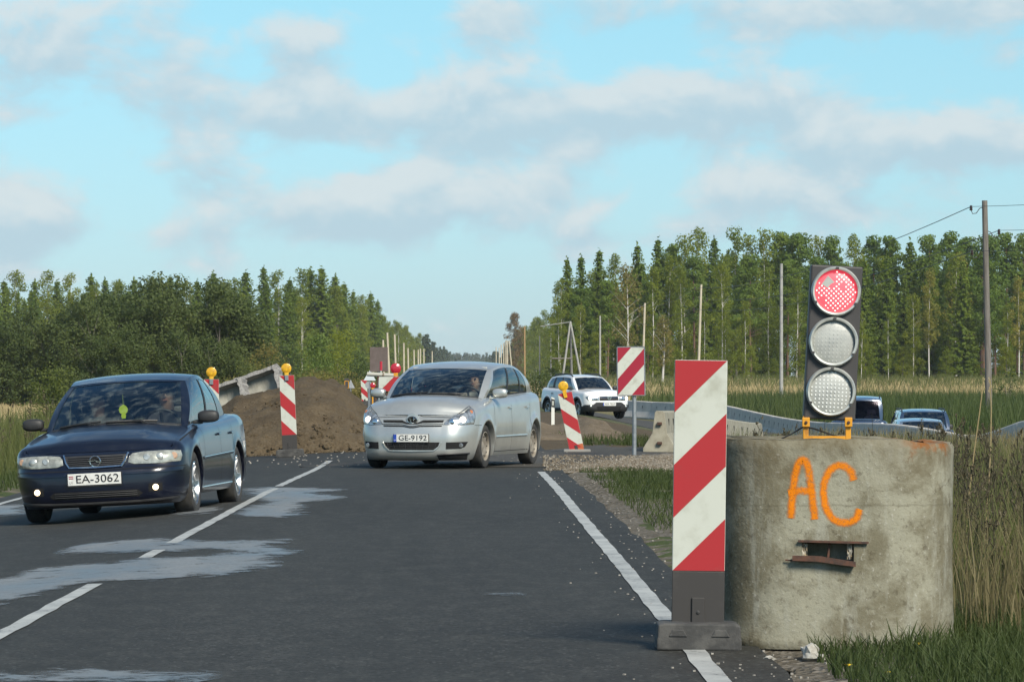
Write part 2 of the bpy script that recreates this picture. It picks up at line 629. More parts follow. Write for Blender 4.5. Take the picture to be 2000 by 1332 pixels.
def sheet(name, poly_px, mat, lift, ragged=0.0, step=0.4, world=False, seed=0, kind='structure', sink=.02):
    """ground-hugging sheet with a ragged outline"""
    pts = [Vector(p).to_2d() if world else G(*p).to_2d() for p in poly_px]
    out = []
    for i, p in enumerate(pts):
        q = pts[(i + 1) % len(pts)]
        n = max(1, int((q - p).length / (step * .5)))
        for k in range(n):
            w = p.lerp(q, k / n)
            if ragged:
                d = (q - p).normalized()
                w = w + Vector((d.y, -d.x)) * ragged * (mnoise.noise((w.x * 2.2, w.y * .8, seed)) + .6 * mnoise.noise((w.x * 7, w.y * 2.5, seed + 3)))
            out.append(w)
    xs_ = [p.x for p in out]; ys_ = [p.y for p in out]
    inner = []
    y = min(ys_) + step
    while y < max(ys_):
        x = min(xs_) + step * .5
        while x < max(xs_):
            inner.append(Vector((x, y))); x += step
        y += step * 2
    n = len(out)
    vs, es, fs, *_ = delaunay_2d_cdt(out + inner, [], [list(range(n))], 1, 1e-4)
    rim = {}
    for f in fs:
        for a, b in zip(f, f[1:] + f[:1]):
            k = (min(a, b), max(a, b)); rim[k] = rim.get(k, 0) + 1
    low = {i for k, c in rim.items() if c == 1 for i in k} if sink else set()
    o = mk(name, [(v.x, v.y, gz(v.x, v.y) + (lift if i not in low else -sink)) for i, v in enumerate(vs)], fs, mat, smooth=True)
    if kind: tag(o, kind=kind)
    if sink == 0:
        at = o.data.attributes.new('edge', 'FLOAT', 'POINT')
        for i, v in enumerate(o.data.vertices):
            q = Vector((v.co.x, v.co.y * .35))
            at.data[i].value = min((Vector((w.x, w.y * .35)) - q).length for w in out)
    return o


# right shoulder: soil beside the tarmac, then gravel ramp
shoulder = [(xr(y) + .30, y) for y in range(15, 63, 3)] + [(xr(y) + 1.25 + .35 * math.sin(y * .35), y) for y in range(62, 14, -3)]
sheet('verge', shoulder, MSOIL, 0.008, .10, .4, True, 2)
sheet('gravel_ramp', [(1046, 919), (1075, 910), (1130, 901), (1200, 894), (1260, 889), (1320, 886), (1420, 884), (1560, 900), (1560, 925), (1420, 931), (1310, 926), (1200, 921), (1120, 921)], MGRAV, 0.024, .10, .4, False, 5)
sheet('dirt_strip', [(0.2, 77.5), (1.4, 77.0), (2.2, 79), (2.9, 84), (4.3, 96), (4.6, 108), (4.3, 125), (2.6, 150), (0.6, 165), (-0.6, 150), (-0.6, 100)], MDIRT, 0.012, .15, .5, True, 8)

# painted lines
def stripe(name, fx, y0, y1, w, label=None):
    rows = []
    n = max(2, int((y1 - y0) / .5))
    for i in range(n + 1):
        y = y0 + (y1 - y0) * i / n
        j = .012 * mnoise.noise((y * 1.7, 4.4, 1))
        x = fx(y)
        rows.append([(x - w / 2 + j, y, gz(x - w / 2, y) + .017), (x + w / 2 + j, y, gz(x + w / 2, y) + .017)])
    return tag(MB().grid(rows).build(name, MPAINT, fix=False), kind='structure')
stripe('edge_marking', xr, -8, 60.4, .105)
stripe('edge_marking', xl, 10, 92, .10)
for a, b in ((8, 27.0), (30.9, 32.3), (33.6, 50.2), (51.2, 68.2)):
    stripe('centre_marking', xc, a, b, .095)

# damp grey smears across the centre line
def wet_material():
    m = bpy.data.materials.new('damp_smear'); m.use_nodes = True
    T = NT(m.node_tree); b = m.node_tree.nodes['Principled BSDF']
    pos = T.n('ShaderNodeNewGeometry').outputs['Position']
    n = T.noise(T.mapping(pos, (1.1, .30, 1)), 1.5, 6, .65)
    n2 = T.noise(pos, 40, 3, .6)
    st = T.noise(T.mapping(pos, (1.2, .9, 1)), 3.0, 7, .72, .4)
    c = T.mix(T.ramp(n, .3, .7), (0.135, 0.148, 0.152), (0.215, 0.23, 0.235))
    c = T.mix(T.math('MULTIPLY', T.ramp(n2, .45, .7), .5), c, (0.09, 0.09, 0.09))
    T.link(c, b.inputs['Base Color'])
    T.link(T.math('MULTIPLY_ADD', T.ramp(n, .3, .7), .25, .35), b.inputs['Roughness'])
    b.inputs['Specular IOR Level'].default_value = .16
    T.link(T.math('MULTIPLY', T.math('MULTIPLY', T.ramp(st, .30, .44), .96), T.ramp(T.math('ADD', T.n('ShaderNodeAttribute', attribute_name='edge').outputs['Fac'], T.math('MULTIPLY', T.math('SUBTRACT', st, .5), 0.9)), .0, .20)), b.inputs['Alpha'])
    return m
MWET = wet_material()
SM = [
    [(70, 1081), (160, 1063), (300, 1053), (420, 1058), (586, 1054), (572, 1072), (604, 1082), (566, 1092), (548, 1112), (450, 1128), (300, 1140), (190, 1143), (100, 1162), (0, 1186), (-220, 1230), (-220, 1165), (0, 1130), (60, 1113), (200, 1102), (285, 1093), (400, 1086), (430, 1079), (300, 1083), (150, 1088)],
    [(455, 957), (560, 953), (705, 958), (630, 966), (690, 973), (618, 985), (606, 1010), (530, 1016), (455, 1012), (440, 1000), (505, 985)],
    [(-160, 1022), (-20, 1012), (60, 1008), (60, 978), (0, 988), (-160, 1000)],
    [(-120, 1318), (100, 1312), (220, 1308), (380, 1312), (452, 1324), (380, 1345), (-120, 1350)],
    [(935, 1164), (985, 1159), (1052, 1163), (1030, 1168), (960, 1168)],
    [(300, 1000), (420, 990), (470, 972), (462, 985), (420, 1006), (330, 1012)],
]
for i, s in enumerate(SM):
    sheet('road_smear', s, MWET, 0.0165, .09, .16, False, 20 + i, sink=0)


# ------------------------------------------------------------------ earth heap closing the road
def heap(name, x0, x1, y0, y1, prof, mat, amp=.12, nx=110, ny=60, seed=0.0, depthpow=.75):
    """heap with a silhouette height profile prof(x)"""
    rows = []
    for j in range(ny + 1):
        v = j / ny
        y = y0 + (y1 - y0) * v
        d = (math.sin(PI * v)) ** depthpow
        r = []
        for i in range(nx + 1):
            u = i / nx
            x = x0 + (x1 - x0) * u
            h = prof(x) * d
            edge = min(1, h / .25)
            h += edge * (amp * mnoise.noise((x * 1.1, y * .8, seed)) + amp * .6 * mnoise.noise((x * 3.1, y * 2.4, seed + 2)) + amp * .35 * abs(mnoise.noise((x * 8, y * 6, seed + 5))))
            rim = min(u, 1 - u, v, 1 - v) < 1e-6
            r.append((x, y, gz(x, y) + (max(h, 0.0) + .02 if not rim else -.06)))
        rows.append(r)
    return MB().grid(rows).build(name, mat, smooth=True, fix=False)


def interp(tab):
    def f(x):
        if x <= tab[0][0]: return tab[0][1]
        for (a, b), (c, d) in zip(tab, tab[1:]):
            if x <= c:
                t = (x - a) / (c - a); t = t * t * (3 - 2 * t)
                return b + (d - b) * t
        return tab[-1][1]
    return f
HEAP = [(250, 0), (330, .45), (400, .72), (440, .86), (480, 1.0), (530, 1.09), (560, 1.14), (592, 1.27), (640, 1.24), (665, 1.14), (692, .90), (715, .72), (740, .45), (790, 0)]
hp = interp([((px - 1000) * 80.5 / FPX, h * 1.03 - .05) if h else ((px - 1000) * 80.5 / FPX, 0) for px, h in HEAP])
mound = heap('earth_mound', (250 - 1000) * 80.5 / FPX, (795 - 1000) * 80.5 / FPX, 75.0, 87, hp, MDIRT, .13)
tag(mound, 'large brown heap of loose earth blocking the road ahead', 'earth mound')
bank = heap('dirt_bank', -0.4, 2.55, 88, 103, interp([(-0.4, 0), (0.2, .16), (0.55, .24), (.95, .18), (1.25, .22), (1.7, .33), (1.95, .28), (2.25, .1), (2.55, 0)]), MSAND, .10, 70, 40, 7.0)
tag(bank, 'low sandy dirt bank in front of the white SUV', 'dirt bank')
# ------------------------------------------------------------------ trees
def np_mesh(name, verts, quads, mat):
    me = bpy.data.meshes.new(name)
    n = len(verts); q = len(quads)
    me.vertices.add(n); me.vertices.foreach_set('co', np.asarray(verts, np.float32).ravel())
    me.loops.add(q * 4); me.loops.foreach_set('vertex_index', np.asarray(quads, np.int32).ravel())
    me.polygons.add(q); me.polygons.foreach_set('loop_start', np.arange(q, dtype=np.int32) * 4)
    me.polygons.foreach_set('loop_total', np.full(q, 4, np.int32))
    me.materials.append(mat)
    me.update(calc_edges=True)
    return me


def leaf_quads(rg, C, ln, wd, D=None, jit=0.6, N=None):
    """quads centred on C, long axis near D (or random)"""
    n = len(C)
    a = rg.normal(size=(n, 3))
    if D is not None:
        a = a * jit + D
    a /= np.linalg.norm(a, axis=1)[:, None] + 1e-9
    if N is not None:
        # faces look outwards like the shell of a crown
        nn = N + rg.normal(size=(n, 3)) * .55
        a = np.cross(nn, rg.normal(size=(n, 3))); a /= np.linalg.norm(a, axis=1)[:, None] + 1e-9
        b = np.cross(nn, a)
    else:
        b = np.cross(a, rg.normal(size=(n, 3)))
    b /= np.linalg.norm(b, axis=1)[:, None] + 1e-9
    L = (ln * rg.uniform(.6, 1.25, n))[:, None] * a * .5
    W = (wd * rg.uniform(.6, 1.25, n))[:, None] * b * .5
    V = np.stack([C - L - W * .5, C - W + L * .1, C + L + W * .3, C + W * 1.0], 1).reshape(-1, 3)
    Q = np.arange(n * 4).reshape(n, 4)
    return V, Q


def spruce_mesh(seed, h=20.0, rad=2.9, mat=None, n_lv=46, bare=.06):
    rg = np.random.default_rng(seed)
    C = []; D = []
    for i in range(n_lv):
        z = h * (bare + (1 - bare) * (i / n_lv) ** .92)
        r = rad * (1 - z / h) ** .66 * rg.uniform(.80, 1.12) + .08
        nb = int(6 + 6 * (1 - z / h))
        a0 = rg.uniform(0, 6.28)
        for k in range(nb):
            a = a0 + 6.283 * k / nb + rg.normal() * .25
            rr = r * rg.uniform(.6, 1.15)
            m = max(3, int(rr / .21))
            t = np.linspace(.15, 1, m)
            x = np.cos(a) * rr * t; y = np.sin(a) * rr * t
            zz = z - .34 * rr * t + .22 * rr * t ** 3
            p = np.stack([x, y, zz], 1)
            p = np.repeat(p, 3, 0) + rg.normal(size=(m * 3, 3)) * np.array([.10, .10, .07])
            C.append(p)
            d = np.tile(np.array([np.cos(a) * .8, np.sin(a) * .8, .55]), (m * 3, 1)); D.append(d)
    t = np.linspace(.93, 1.02, 12)
    C.append(np.stack([t * 0, t * 0, t * h], 1) + rg.normal(size=(12, 3)) * .08); D.append(np.tile([0.6, -.6, .3], (12, 1)))
    C = np.concatenate(C); D = np.concatenate(D)
    V, Q = leaf_quads(rg, C, .50, .30, None, .5, D)
    return np_mesh('crown', V, Q, mat)


def clump_mesh(seed, clumps, per, ln, wd, mat, flat=.7, droop=0.0):
    """clumps: (x,y,z,r)"""
    rg = np.random.default_rng(seed)
    C = []; D = []
    for (x, y, z, r) in clumps:
        n = max(6, int(per * r * r))
        v = rg.normal(size=(n, 3)); v /= np.linalg.norm(v, axis=1)[:, None]
        rr = r * rg.uniform(.35, 1.08, n)[:, None] ** .6
        p = v * rr * np.array([1, 1, flat]) + np.array([x, y, z])
        C.append(p)
        D.append(v + np.array([0, 0, .25]))
    C = np.concatenate(C); D = np.concatenate(D)
    V, Q = leaf_quads(rg, C, ln, wd, None, .8, D)
    return np_mesh('crown', V, Q, mat)


def pine_clumps(seed, h, rad, base=.5):
    rg = random.Random(seed)
    out = []
    for i in range(46):
        t = base + (1.0 - base) * (i + .5) / 46
        prof = math.sin(min(1, (1.02 - t) / (1 - base) * 1.35) * PI / 2) * .9 + .12
        a = rg.uniform(0, 6.28); d = rad * prof * rg.uniform(.15, 1.0)
        out.append((math.cos(a) * d, math.sin(a) * d, h * t - d * .05, rg.uniform(.75, 1.25)))
    return out


def ovoid_clumps(seed, h, rad, base=.2, n=60, top=1.0, pw=.6):
    rg = random.Random(seed)
    out = []
    for i in range(n):
        t = base + (1.0 - base) * (i + .5) / n
        s = (t - base) / (1 - base)
        prof = max(.08, math.sin(PI * min(1, s * .86 + .10)) ** pw) * (1 - .35 * s)
        a = rg.uniform(0, 6.28); d = rad * prof * rg.uniform(.1, 1.0) ** .7
        out.append((math.cos(a) * d, math.sin(a) * d, h * t, rg.uniform(.5, .95) * (rad / 2.6) ** .5))
    return out


def dome_clumps(seed, h, rad, n=70, base=.03):
    """bushy crown down to the ground, several leaders"""
    rg = random.Random(seed)
    leads = [(rg.uniform(-.5, .5) * rad, rg.uniform(-.5, .5) * rad, h * rg.uniform(.72, 1.0), rad * rg.uniform(.5, .75)) for _ in range(5)]
    out = []
    for i in range(n):
        lx, ly, lh, lr = leads[i % 5]
        t = base + (1 - base) * rg.random()
        prof = math.sin(PI * (t * .80 + .17)) ** .7
        a = rg.uniform(0, 6.28); d = lr * prof * rg.uniform(.2, 1.0) ** .5
        out.append((lx + math.cos(a) * d, ly + math.sin(a) * d, lh * t, rg.uniform(.5, 1.0) * rad * .22 + .25))
    return out


def trunk_mesh(seed, h, r0, r1, limbs, mat, lean=0.0, seg=7):
    """limbs: list of (z0, length, rise)"""
    rg = random.Random(seed)
    mb = MB()
    pts = []; rr = []
    for i in range(9):
        t = i / 8
        pts.append((lean * t * t * h + .10 * math.sin(t * 5 + seed), .10 * math.sin(t * 4 + seed * 2), h * t - (.15 if i == 0 else 0)))
        rr.append(r0 + (r1 - r0) * t)
    mb.tube(pts, rr, seg)
    for (z0, ln, rise) in limbs:
        a = rg.uniform(0, 6.28)
        t = z0 / h
        x0 = lean * t * t * h + .10 * math.sin(t * 5 + seed); y0 = .10 * math.sin(t * 4 + seed * 2)
        q = []
        for k in range(4):
            s = k / 3
            q.append((x0 + math.cos(a) * ln * s, y0 + math.sin(a) * ln * s, z0 + rise * s * (1.2 - .2 * s)))
        rb = (r0 + (r1 - r0) * t) * .45
        mb.tube(q, [rb, rb * .7, rb * .45, rb * .2], 4)
    me = mb.build('trunk', mat, smooth=True)
    m = me.data
    bpy.data.objects.remove(me)
    return m


L_SPR = leaf_mat('spruce_needles', (0.090, 0.150, 0.020), (0.190, 0.250, 0.030), .5)
L_PIN = leaf_mat('pine_needles', (0.096, 0.165, 0.030), (0.195, 0.265, 0.042), .5)
L_BIR = leaf_mat('birch_leaves', (0.150, 0.205, 0.022), (0.270, 0.300, 0.034), .55)
L_YEL = leaf_mat('yellow_birch_leaves', (0.19, 0.20, 0.035), (0.30, 0.26, 0.05), .45)
L_WIL = leaf_mat('willow_leaves', (0.062, 0.095, 0.026), (0.118, 0.145, 0.040), .4)
L_BUS = leaf_mat('bush_leaves', (0.10, 0.135, 0.030), (0.18, 0.19, 0.05), .45)
L_LIM = leaf_mat('lime_leaves', (0.10, 0.17, 0.03), (0.17, 0.23, 0.055), .45)
L_OLV = leaf_mat('olive_yellow_leaves', (0.16, 0.155, 0.035), (0.24, 0.20, 0.06), .45)
L_RED = leaf_mat('maple_leaves', (0.20, 0.10, 0.035), (0.16, 0.145, 0.04), .45)
B_DRK = M('conifer_bark', (0.075, 0.06, 0.05), .95, col2=(0.12, 0.10, 0.085), vscale=6, stretch=(1, 1, .25))
B_PIN = M('pine_bark', (0.19, 0.10, 0.06), .9, col2=(0.13, 0.09, 0.07), vscale=5, stretch=(1, 1, .25))
B_BIR = M('birch_bark', (0.50, 0.48, 0.44), .8, col2=(0.10, 0.09, 0.08), vscale=5, stretch=(.6, .6, 2.0), contrast=(.62, .72))
B_GRY = M('grey_bark', (0.16, 0.14, 0.11), .9, col2=(0.09, 0.08, 0.065), vscale=8, stretch=(1, 1, .3))

def limbs(seed, h, a, b, n, ln, rise):
    rg = random.Random(seed)
    return [(h * rg.uniform(a, b), ln * rg.uniform(.6, 1.2), rise * rg.uniform(.5, 1.3)) for _ in range(n)]

KIND = {}
KIND['spruce'] = [(spruce_mesh(s, 20, r, L_SPR), trunk_mesh(s, 18, .2, .03, [], B_DRK)) for s, r in ((1, 3.2), (2, 3.7), (3, 2.8))]
KIND['pine'] = [(clump_mesh(s, pine_clumps(s, 20, 3.0, b), 125, .40, .25, L_PIN, .65), trunk_mesh(s, 19, .21, .06, limbs(s, 20, .35, .9, 12, 1.7, .7), B_PIN)) for s, b in ((11, .42), (12, .5), (13, .34))]
KIND['birch'] = [(clump_mesh(s, ovoid_clumps(s, 20, 2.6, b, 62), 125, .29, .22, L_BIR, .95, .5), trunk_mesh(s, 18.5, .15, .03, limbs(s, 20, .3, .9, 10, 1.2, 1.6), B_BIR)) for s, b in ((21, .12), (22, .07), (23, .24))]
KIND['yellow'] = [(clump_mesh(s, ovoid_clumps(s, 20, 2.1, .35, 56), 125, .29, .22, L_YEL, .95, .5), trunk_mesh(s, 18.5, .14, .03, limbs(s, 20, .35, .9, 8, 1.1, 1.6), B_BIR)) for s in (31,)]
KIND['aspen'] = [(clump_mesh(s, ovoid_clumps(s, 20, 3.2, .04, 95), 110, .32, .25, L_BIR, .95, .2), trunk_mesh(s, 18, .2, .04, limbs(s, 20, .1, .9, 8, 1.5, 1.5), B_GRY)) for s in (41, 42)]
KIND['maple'] = [(clump_mesh(s, ovoid_clumps(s, 20, 3.8, .04, 100), 100, .34, .26, L_RED, .95, .2), trunk_mesh(s, 18, .2, .04, limbs(s, 20, .1, .9, 8, 1.5, 1.5), B_GRY)) for s in (45,)]
KIND['willow'] = [(clump_mesh(s, dome_clumps(s, 9.5, 3.6, 120), 150, .27, .17, L_WIL, .95, .0), trunk_mesh(s, 7, .16, .03, limbs(s, 8, .05, .8, 9, 1.6, 2.4), B_GRY)) for s in (51, 52, 53)]
NAMES = {'spruce': 'spruce_tree', 'pine': 'pine_tree', 'birch': 'birch_tree', 'yellow': 'birch_tree', 'aspen': 'aspen_tree', 'maple': 'maple_tree', 'willow': 'willow_tree'}


def plant(kind, x, y, h, label, group=None, rz=None, wid=1.0, ref=20.0, var=None, cat='tree'):
    crown, trunk = KIND[kind][rnd.randrange(len(KIND[kind])) if var is None else var]
    r = empty(NAMES[kind], (x, y, gz(x, y) - .05), rnd.uniform(0, 6.28) if rz is None else rz)
    s = h / ref
    r.scale = (s * wid, s * wid, s)
    link(bpy.data.objects.new('trunk', trunk), r)
    link(bpy.data.objects.new('crown', crown), r)
    tag(r, label, cat, group)
    return r


def toppx(px, py, Y):
    """x position and height of a tree whose tip shows at a pixel"""
    p = P(px, py, Y)
    return p.x, p.z - gz(p.x, Y)


def spot_r(px):
    for lim, t in ((1150, 'nearest the far road'), (1280, 'above the white SUV'), (1420, 'above the large striped board'),
                   (1580, 'between striped board and traffic light'), (1700, 'directly behind the traffic light'), (1900, 'between traffic light and big pole'), (9999, 'right of the big pole')):
        if px < lim: return t
def spot_l(px):
    for lim, t in ((100, 'at the left picture edge'), (250, 'left of the dark blue sedan roof'), (460, 'rising behind the willow thicket'), (600, 'above the concrete trough'), (9999, 'above the earth heap')):
        if px < lim: return t
KW = {'spruce': 'dark green spruce', 'pine': 'tall bare-trunked pine', 'birch': 'green leafy birch', 'aspen': 'broad light green tree'}
def lab_r(k, px, d):
    return KW[k] + ' ' + d + ' right wood, ' + spot_r(px)
def lab_l(k, px, d):
    return KW[k].replace('dark green', 'pointed') + ' ' + d + ' left wood, ' + spot_l(px)


# --- right-hand wood: skyline tips read off the photograph (front trees), then rows behind
GR = 'trees of the wood on the right'
LAB_R = {'spruce': 'dark green spruce in the wood right of the road', 'pine': 'tall pine with bare lower trunk in the wood right of the road',
         'birch': 'green leafy birch in the wood right of the road', 'aspen': 'broad light green leafy tree along the right-hand wood edge'}
sky_r = [(1108, 505, 's'), (1135, 500, 's'), (1170, 488, 's'), (1200, 498, 'b'), (1245, 478, 's'), (1285, 466, 's'), (1312, 480, 'p'), (1338, 463, 'b'), (1365, 447, 'b'),
         (1395, 466, 's'), (1437, 448, 'b'), (1462, 462, 'b'), (1492, 452, 'b'), (1525, 458, 'p'), (1562, 460, 'p'), (1597, 464, 'b'), (1625, 466, 'p'), (1668, 460, 'b'),
         (1705, 466, 'p'), (1740, 464, 'p'), (1778, 470, 's'), (1815, 462, 'p'), (1855, 458, 'p'), (1890, 468, 'p'), (1930, 464, 'p'), (1965, 458, 'p'), (2000, 462, 'p'), (2040, 465, 'p'), (2080, 460, 'p')]
KK = {'s': 'spruce', 'p': 'pine', 'b': 'birch'}
for px, py, k in sky_r:
    Y = 640 + rnd.uniform(-12, 12)
    x, h = toppx(px, py, Y)
    plant(KK[k], x, Y, h, lab_r(KK[k], px, 'topping the'), GR)
for row in range(4):
    Y0 = (606, 622, 660, 680)[row]
    X = 6.5 + row * .4 if row < 2 else 9
    while X < 84:
        Y = Y0 + rnd.uniform(-7, 7)
        k = rnd.choices(['pine', 'birch', 'spruce'], [5, 3.2, 1.8])[0]
        px = 1000 + X * FPX / Y
        h = rnd.uniform(14.5, 18.5) if row < 2 else rnd.uniform(17, 20)
        if px < 1240: h = min(h, rnd.uniform(13.5, 16.5))
        if row == 0 and rnd.random() < .35: k = 'birch'; h *= .75
        plant(k, X, Y, h, lab_r(k, px, 'fronting the' if row < 2 else 'deep in the'), GR, wid=rnd.uniform(.9, 1.15))
        X += rnd.uniform(2.6, 4.2)
X = 12
while X < 86:
    k = 'spruce' if rnd.random() < .6 else 'aspen'
    plant(k, X, 700 + rnd.uniform(-8, 8), rnd.uniform(9, 13), lab_r(k, 1000 + X * FPX / 700, 'low in the'), GR, wid=1.5)
    X += rnd.uniform(2.0, 3.2)
X = 8
while X < 84:
    plant('aspen', X, 597 + rnd.uniform(-6, 8), rnd.uniform(3.5, 7.5), 'low undergrowth tree before the right wood, ' + spot_r(1000 + X * FPX / 597), 'undergrowth of the right wood', wid=1.7)
    X += rnd.uniform(2.5, 6.0)
# single trees that stand out
x, h = toppx(1815, 530, 590); plant('yellow', x, 590, h, 'slim yellow birch standing out left of the big dark utility pole', var=0)
x, h = toppx(1990, 545, 588); plant('yellow', x, 588, h, 'golden yellow tree at the right picture edge of the wood', var=0)
x, h = toppx(1870, 500, 625); plant('yellow', x, 625, h, 'pale yellow treetop among pines just left of the big pole', var=0, wid=1.3)
for px in (1683, 1735):
    x, h = toppx(px, 610, 583); plant('birch', x, 583, h, 'thin white-stemmed young birch right of the traffic light, ' + ('nearer the light' if px == 1683 else 'farther from the light'), 'young birches on the wood edge', var=2, wid=.8)
x, h = toppx(1410, 515, 585); plant('birch', x, 585, h, 'olive leafy birch behind the large striped board', var=1)
x, h = toppx(1455, 590, 580); plant('birch', x, 580, h, 'small birch between the striped board and the traffic light', var=0, wid=1.1)

# bare white birch near the wood edge at (1295, 740)
def bare_birch(px, ytop, ybase, Y, label, seed):
    x, h = toppx(px, ytop, Y)
    r = empty('birch_tree', (x, Y, gz(x, Y) - .05)); tag(r, label, 'tree')
    tm = trunk_mesh(seed, h, .16, .03, limbs(seed, h, .3, .92, 14, h * .16, h * .16), B_BIR)
    link(bpy.data.objects.new('trunk', tm), r)
    cm = clump_mesh(seed, ovoid_clumps(seed, h, h * .16, .35, 60), 60, .30, .20, L_OLV, 1.0, .4)
    link(bpy.data.objects.new('crown', cm), r)
bare_birch(1296, 620, 760, 500, 'nearly bare white birch with forked branches right of the hazard sign', 61)
bare_birch(1225, 520, 700, 560, 'thin-leaved birch with pale stem among dark trees above the white SUV', 62)

# right flank running away along the road
GF = 'trees lining the right side of the far road'
LAB_F = {'spruce': 'dark spruce lining the right side of the far road', 'birch': 'sunlit birch lining the right side of the far road', 'aspen': 'sunlit yellow-green tree lining the right side of the far road'}
Y = 700
while Y < 1750:
    for off in (0, 8):
        x = 11.5 - (Y - 944) * .0120 + off + rnd.uniform(-1.0, 1.0)
        k = rnd.choices(['aspen', 'birch', 'spruce'], [5, 3, 2 if off else .5])[0]
        plant(k, x, Y + rnd.uniform(-6, 6), rnd.uniform(13, 18.5) * (1.0 if Y < 1300 else 1.05), LAB_F[k], GF, wid=1.15)
    Y *= 1.028
x, h = toppx(1005, 613, 1420); plant('maple', x, 1420, h, 'reddish autumn tree at the far end of the right-hand wood')

# --- left-hand wood
GL = 'trees of the wood on the left'
LAB_L = {'spruce': 'pointed green spruce in the wood left of the road', 'birch': 'pale green birch in the wood left of the road', 'aspen': 'light green broad tree in the wood left of the road', 'pine': 'pine in the wood left of the road'}
sky_l = [(8, 548, 's'), (32, 530, 's'), (68, 548, 's'), (92, 532, 'b'), (112, 548, 's'), (178, 538, 's'), (205, 545, 's'), (232, 548, 'b'), (262, 545, 's'), (300, 546, 's'), (332, 540, 's'),
         (362, 552, 'b'), (385, 548, 's'), (416, 532, 's'), (436, 548, 's'), (460, 545, 's'), (480, 530, 's'), (515, 522, 's'), (543, 530, 's'), (566, 545, 's'), (590, 528, 's'), (606, 525, 's'), (628, 522, 's'),
         (655, 538, 's'), (672, 553, 's'), (690, 568, 's'), (706, 578, 'b'), (724, 572, 's'), (738, 588, 's')]
for px, py, k in sky_l:
    Y = 770 + rnd.uniform(-10, 20) + max(0, (px - 630)) * 2.3
    x, h = toppx(px, py, Y)
    if k == 's' and rnd.random() < .3: k = 'b'
    plant(KK[k], x, Y, h, lab_l(KK[k], px, 'topping the'), GL, wid=rnd.uniform(1.1, 1.45) if k == 's' else 1.2)
for row in range(3):
    Y0 = (715, 745, 800)[row]
    X = -92.0
    while X < -33.5:
        k = rnd.choices(['spruce', 'birch', 'aspen'], [6, 2, 1.2])[0]
        hh = rnd.uniform(12.5, 17.0) if row < 2 else rnd.uniform(15, 18)
        plant(k, X, Y0 + rnd.uniform(-10, 10), hh, lab_l(k, 1000 + X * FPX / Y0, 'fronting the' if row < 2 else 'deep in the'), GL, wid=1.1)
        X += rnd.uniform(3.2, 5.0)
x, h = toppx(138, 536, 690); plant('birch', x, 690, h, 'tall pale birch with clean white stem above the dark blue sedan', var=2, wid=1.1)

GLF = 'trees lining the left side of the far road'
LAB_LF = {'spruce': 'green spruce lining the left side of the far road', 'birch': 'sunlit birch lining the left side of the far road', 'aspen': 'yellow-green leafy tree lining the left side of the far road'}
Y = 815
while Y < 1750:
    for off in (0, 9):
        x = -33.5 + (-.0035) * (Y - 800) - off + rnd.uniform(-1.2, 1.2)
        k = rnd.choices(['aspen', 'birch', 'spruce'], [3, 3, 3])[0]
        plant(k, x, Y + rnd.uniform(-6, 6), rnd.uniform(13.5, 18.5), LAB_LF[k], GLF, wid=1.1)
    Y *= 1.024


# --- far-off wood: one mass
def merge_far(name, items, mat):
    V = []; Q = []; b = 0
    for me, x, y, s, a in items:
        n = len(me.vertices)
        co = np.empty(n * 3, np.float32); me.vertices.foreach_get('co', co); co = co.reshape(-1, 3)
        q = np.arange(n).reshape(-1, 4)
        keep = np.random.default_rng(int(abs(x * 10 + y))).random(len(q)) < .30
        co = co.reshape(-1, 4, 3)[keep]
        c = co.mean(1, keepdims=True); co = c + (co - c) * 2.0
        co = co.reshape(-1, 3) * np.array([s * 1.15, s * 1.15, s])
        ca, sa = math.cos(a), math.sin(a)
        co = np.stack([co[:, 0] * ca - co[:, 1] * sa + x, co[:, 0] * sa + co[:, 1] * ca + y, co[:, 2]], 1)
        V.append(co); Q.append(np.arange(len(co)).reshape(-1, 4) + b); b += len(co)
    me = np_mesh(name, np.concatenate(V), np.concatenate(Q), mat)
    return link(bpy.data.objects.new(name, me))
L_FAR = leaf_mat('far_needles', (0.022, 0.042, 0.022), (0.050, 0.075, 0.030), .25)
items = []
Y = 1760
while Y < 4200:
    for off in (0, 14, 28):
        k = rnd.choice(['spruce', 'spruce', 'birch', 'pine'])
        items.append((KIND[k][rnd.randrange(len(KIND[k]))][0], -37 - .0062 * (Y - 1760) - off + rnd.uniform(-3, 3), Y, rnd.uniform(15, 20) / 20, rnd.uniform(0, 6)))
        items.append((KIND[k][rnd.randrange(len(KIND[k]))][0], 2 - .0128 * (Y - 1760) + off + rnd.uniform(-3, 3), Y, rnd.uniform(13, 18) / 20, rnd.uniform(0, 6)))
    Y *= 1.03
for i in range(150):
    k = rnd.choice(['spruce', 'pine', 'birch'])
    items.append((KIND[k][0][0], rnd.uniform(-90, 40), 4300 + rnd.uniform(0, 200), rnd.uniform(19, 25) / 20, rnd.uniform(0, 6)))
fo = merge_far('distant_forest', items, L_FAR)
tag(fo, 'far-off blue-green wood closing the end of the road', 'forest', kind='stuff')

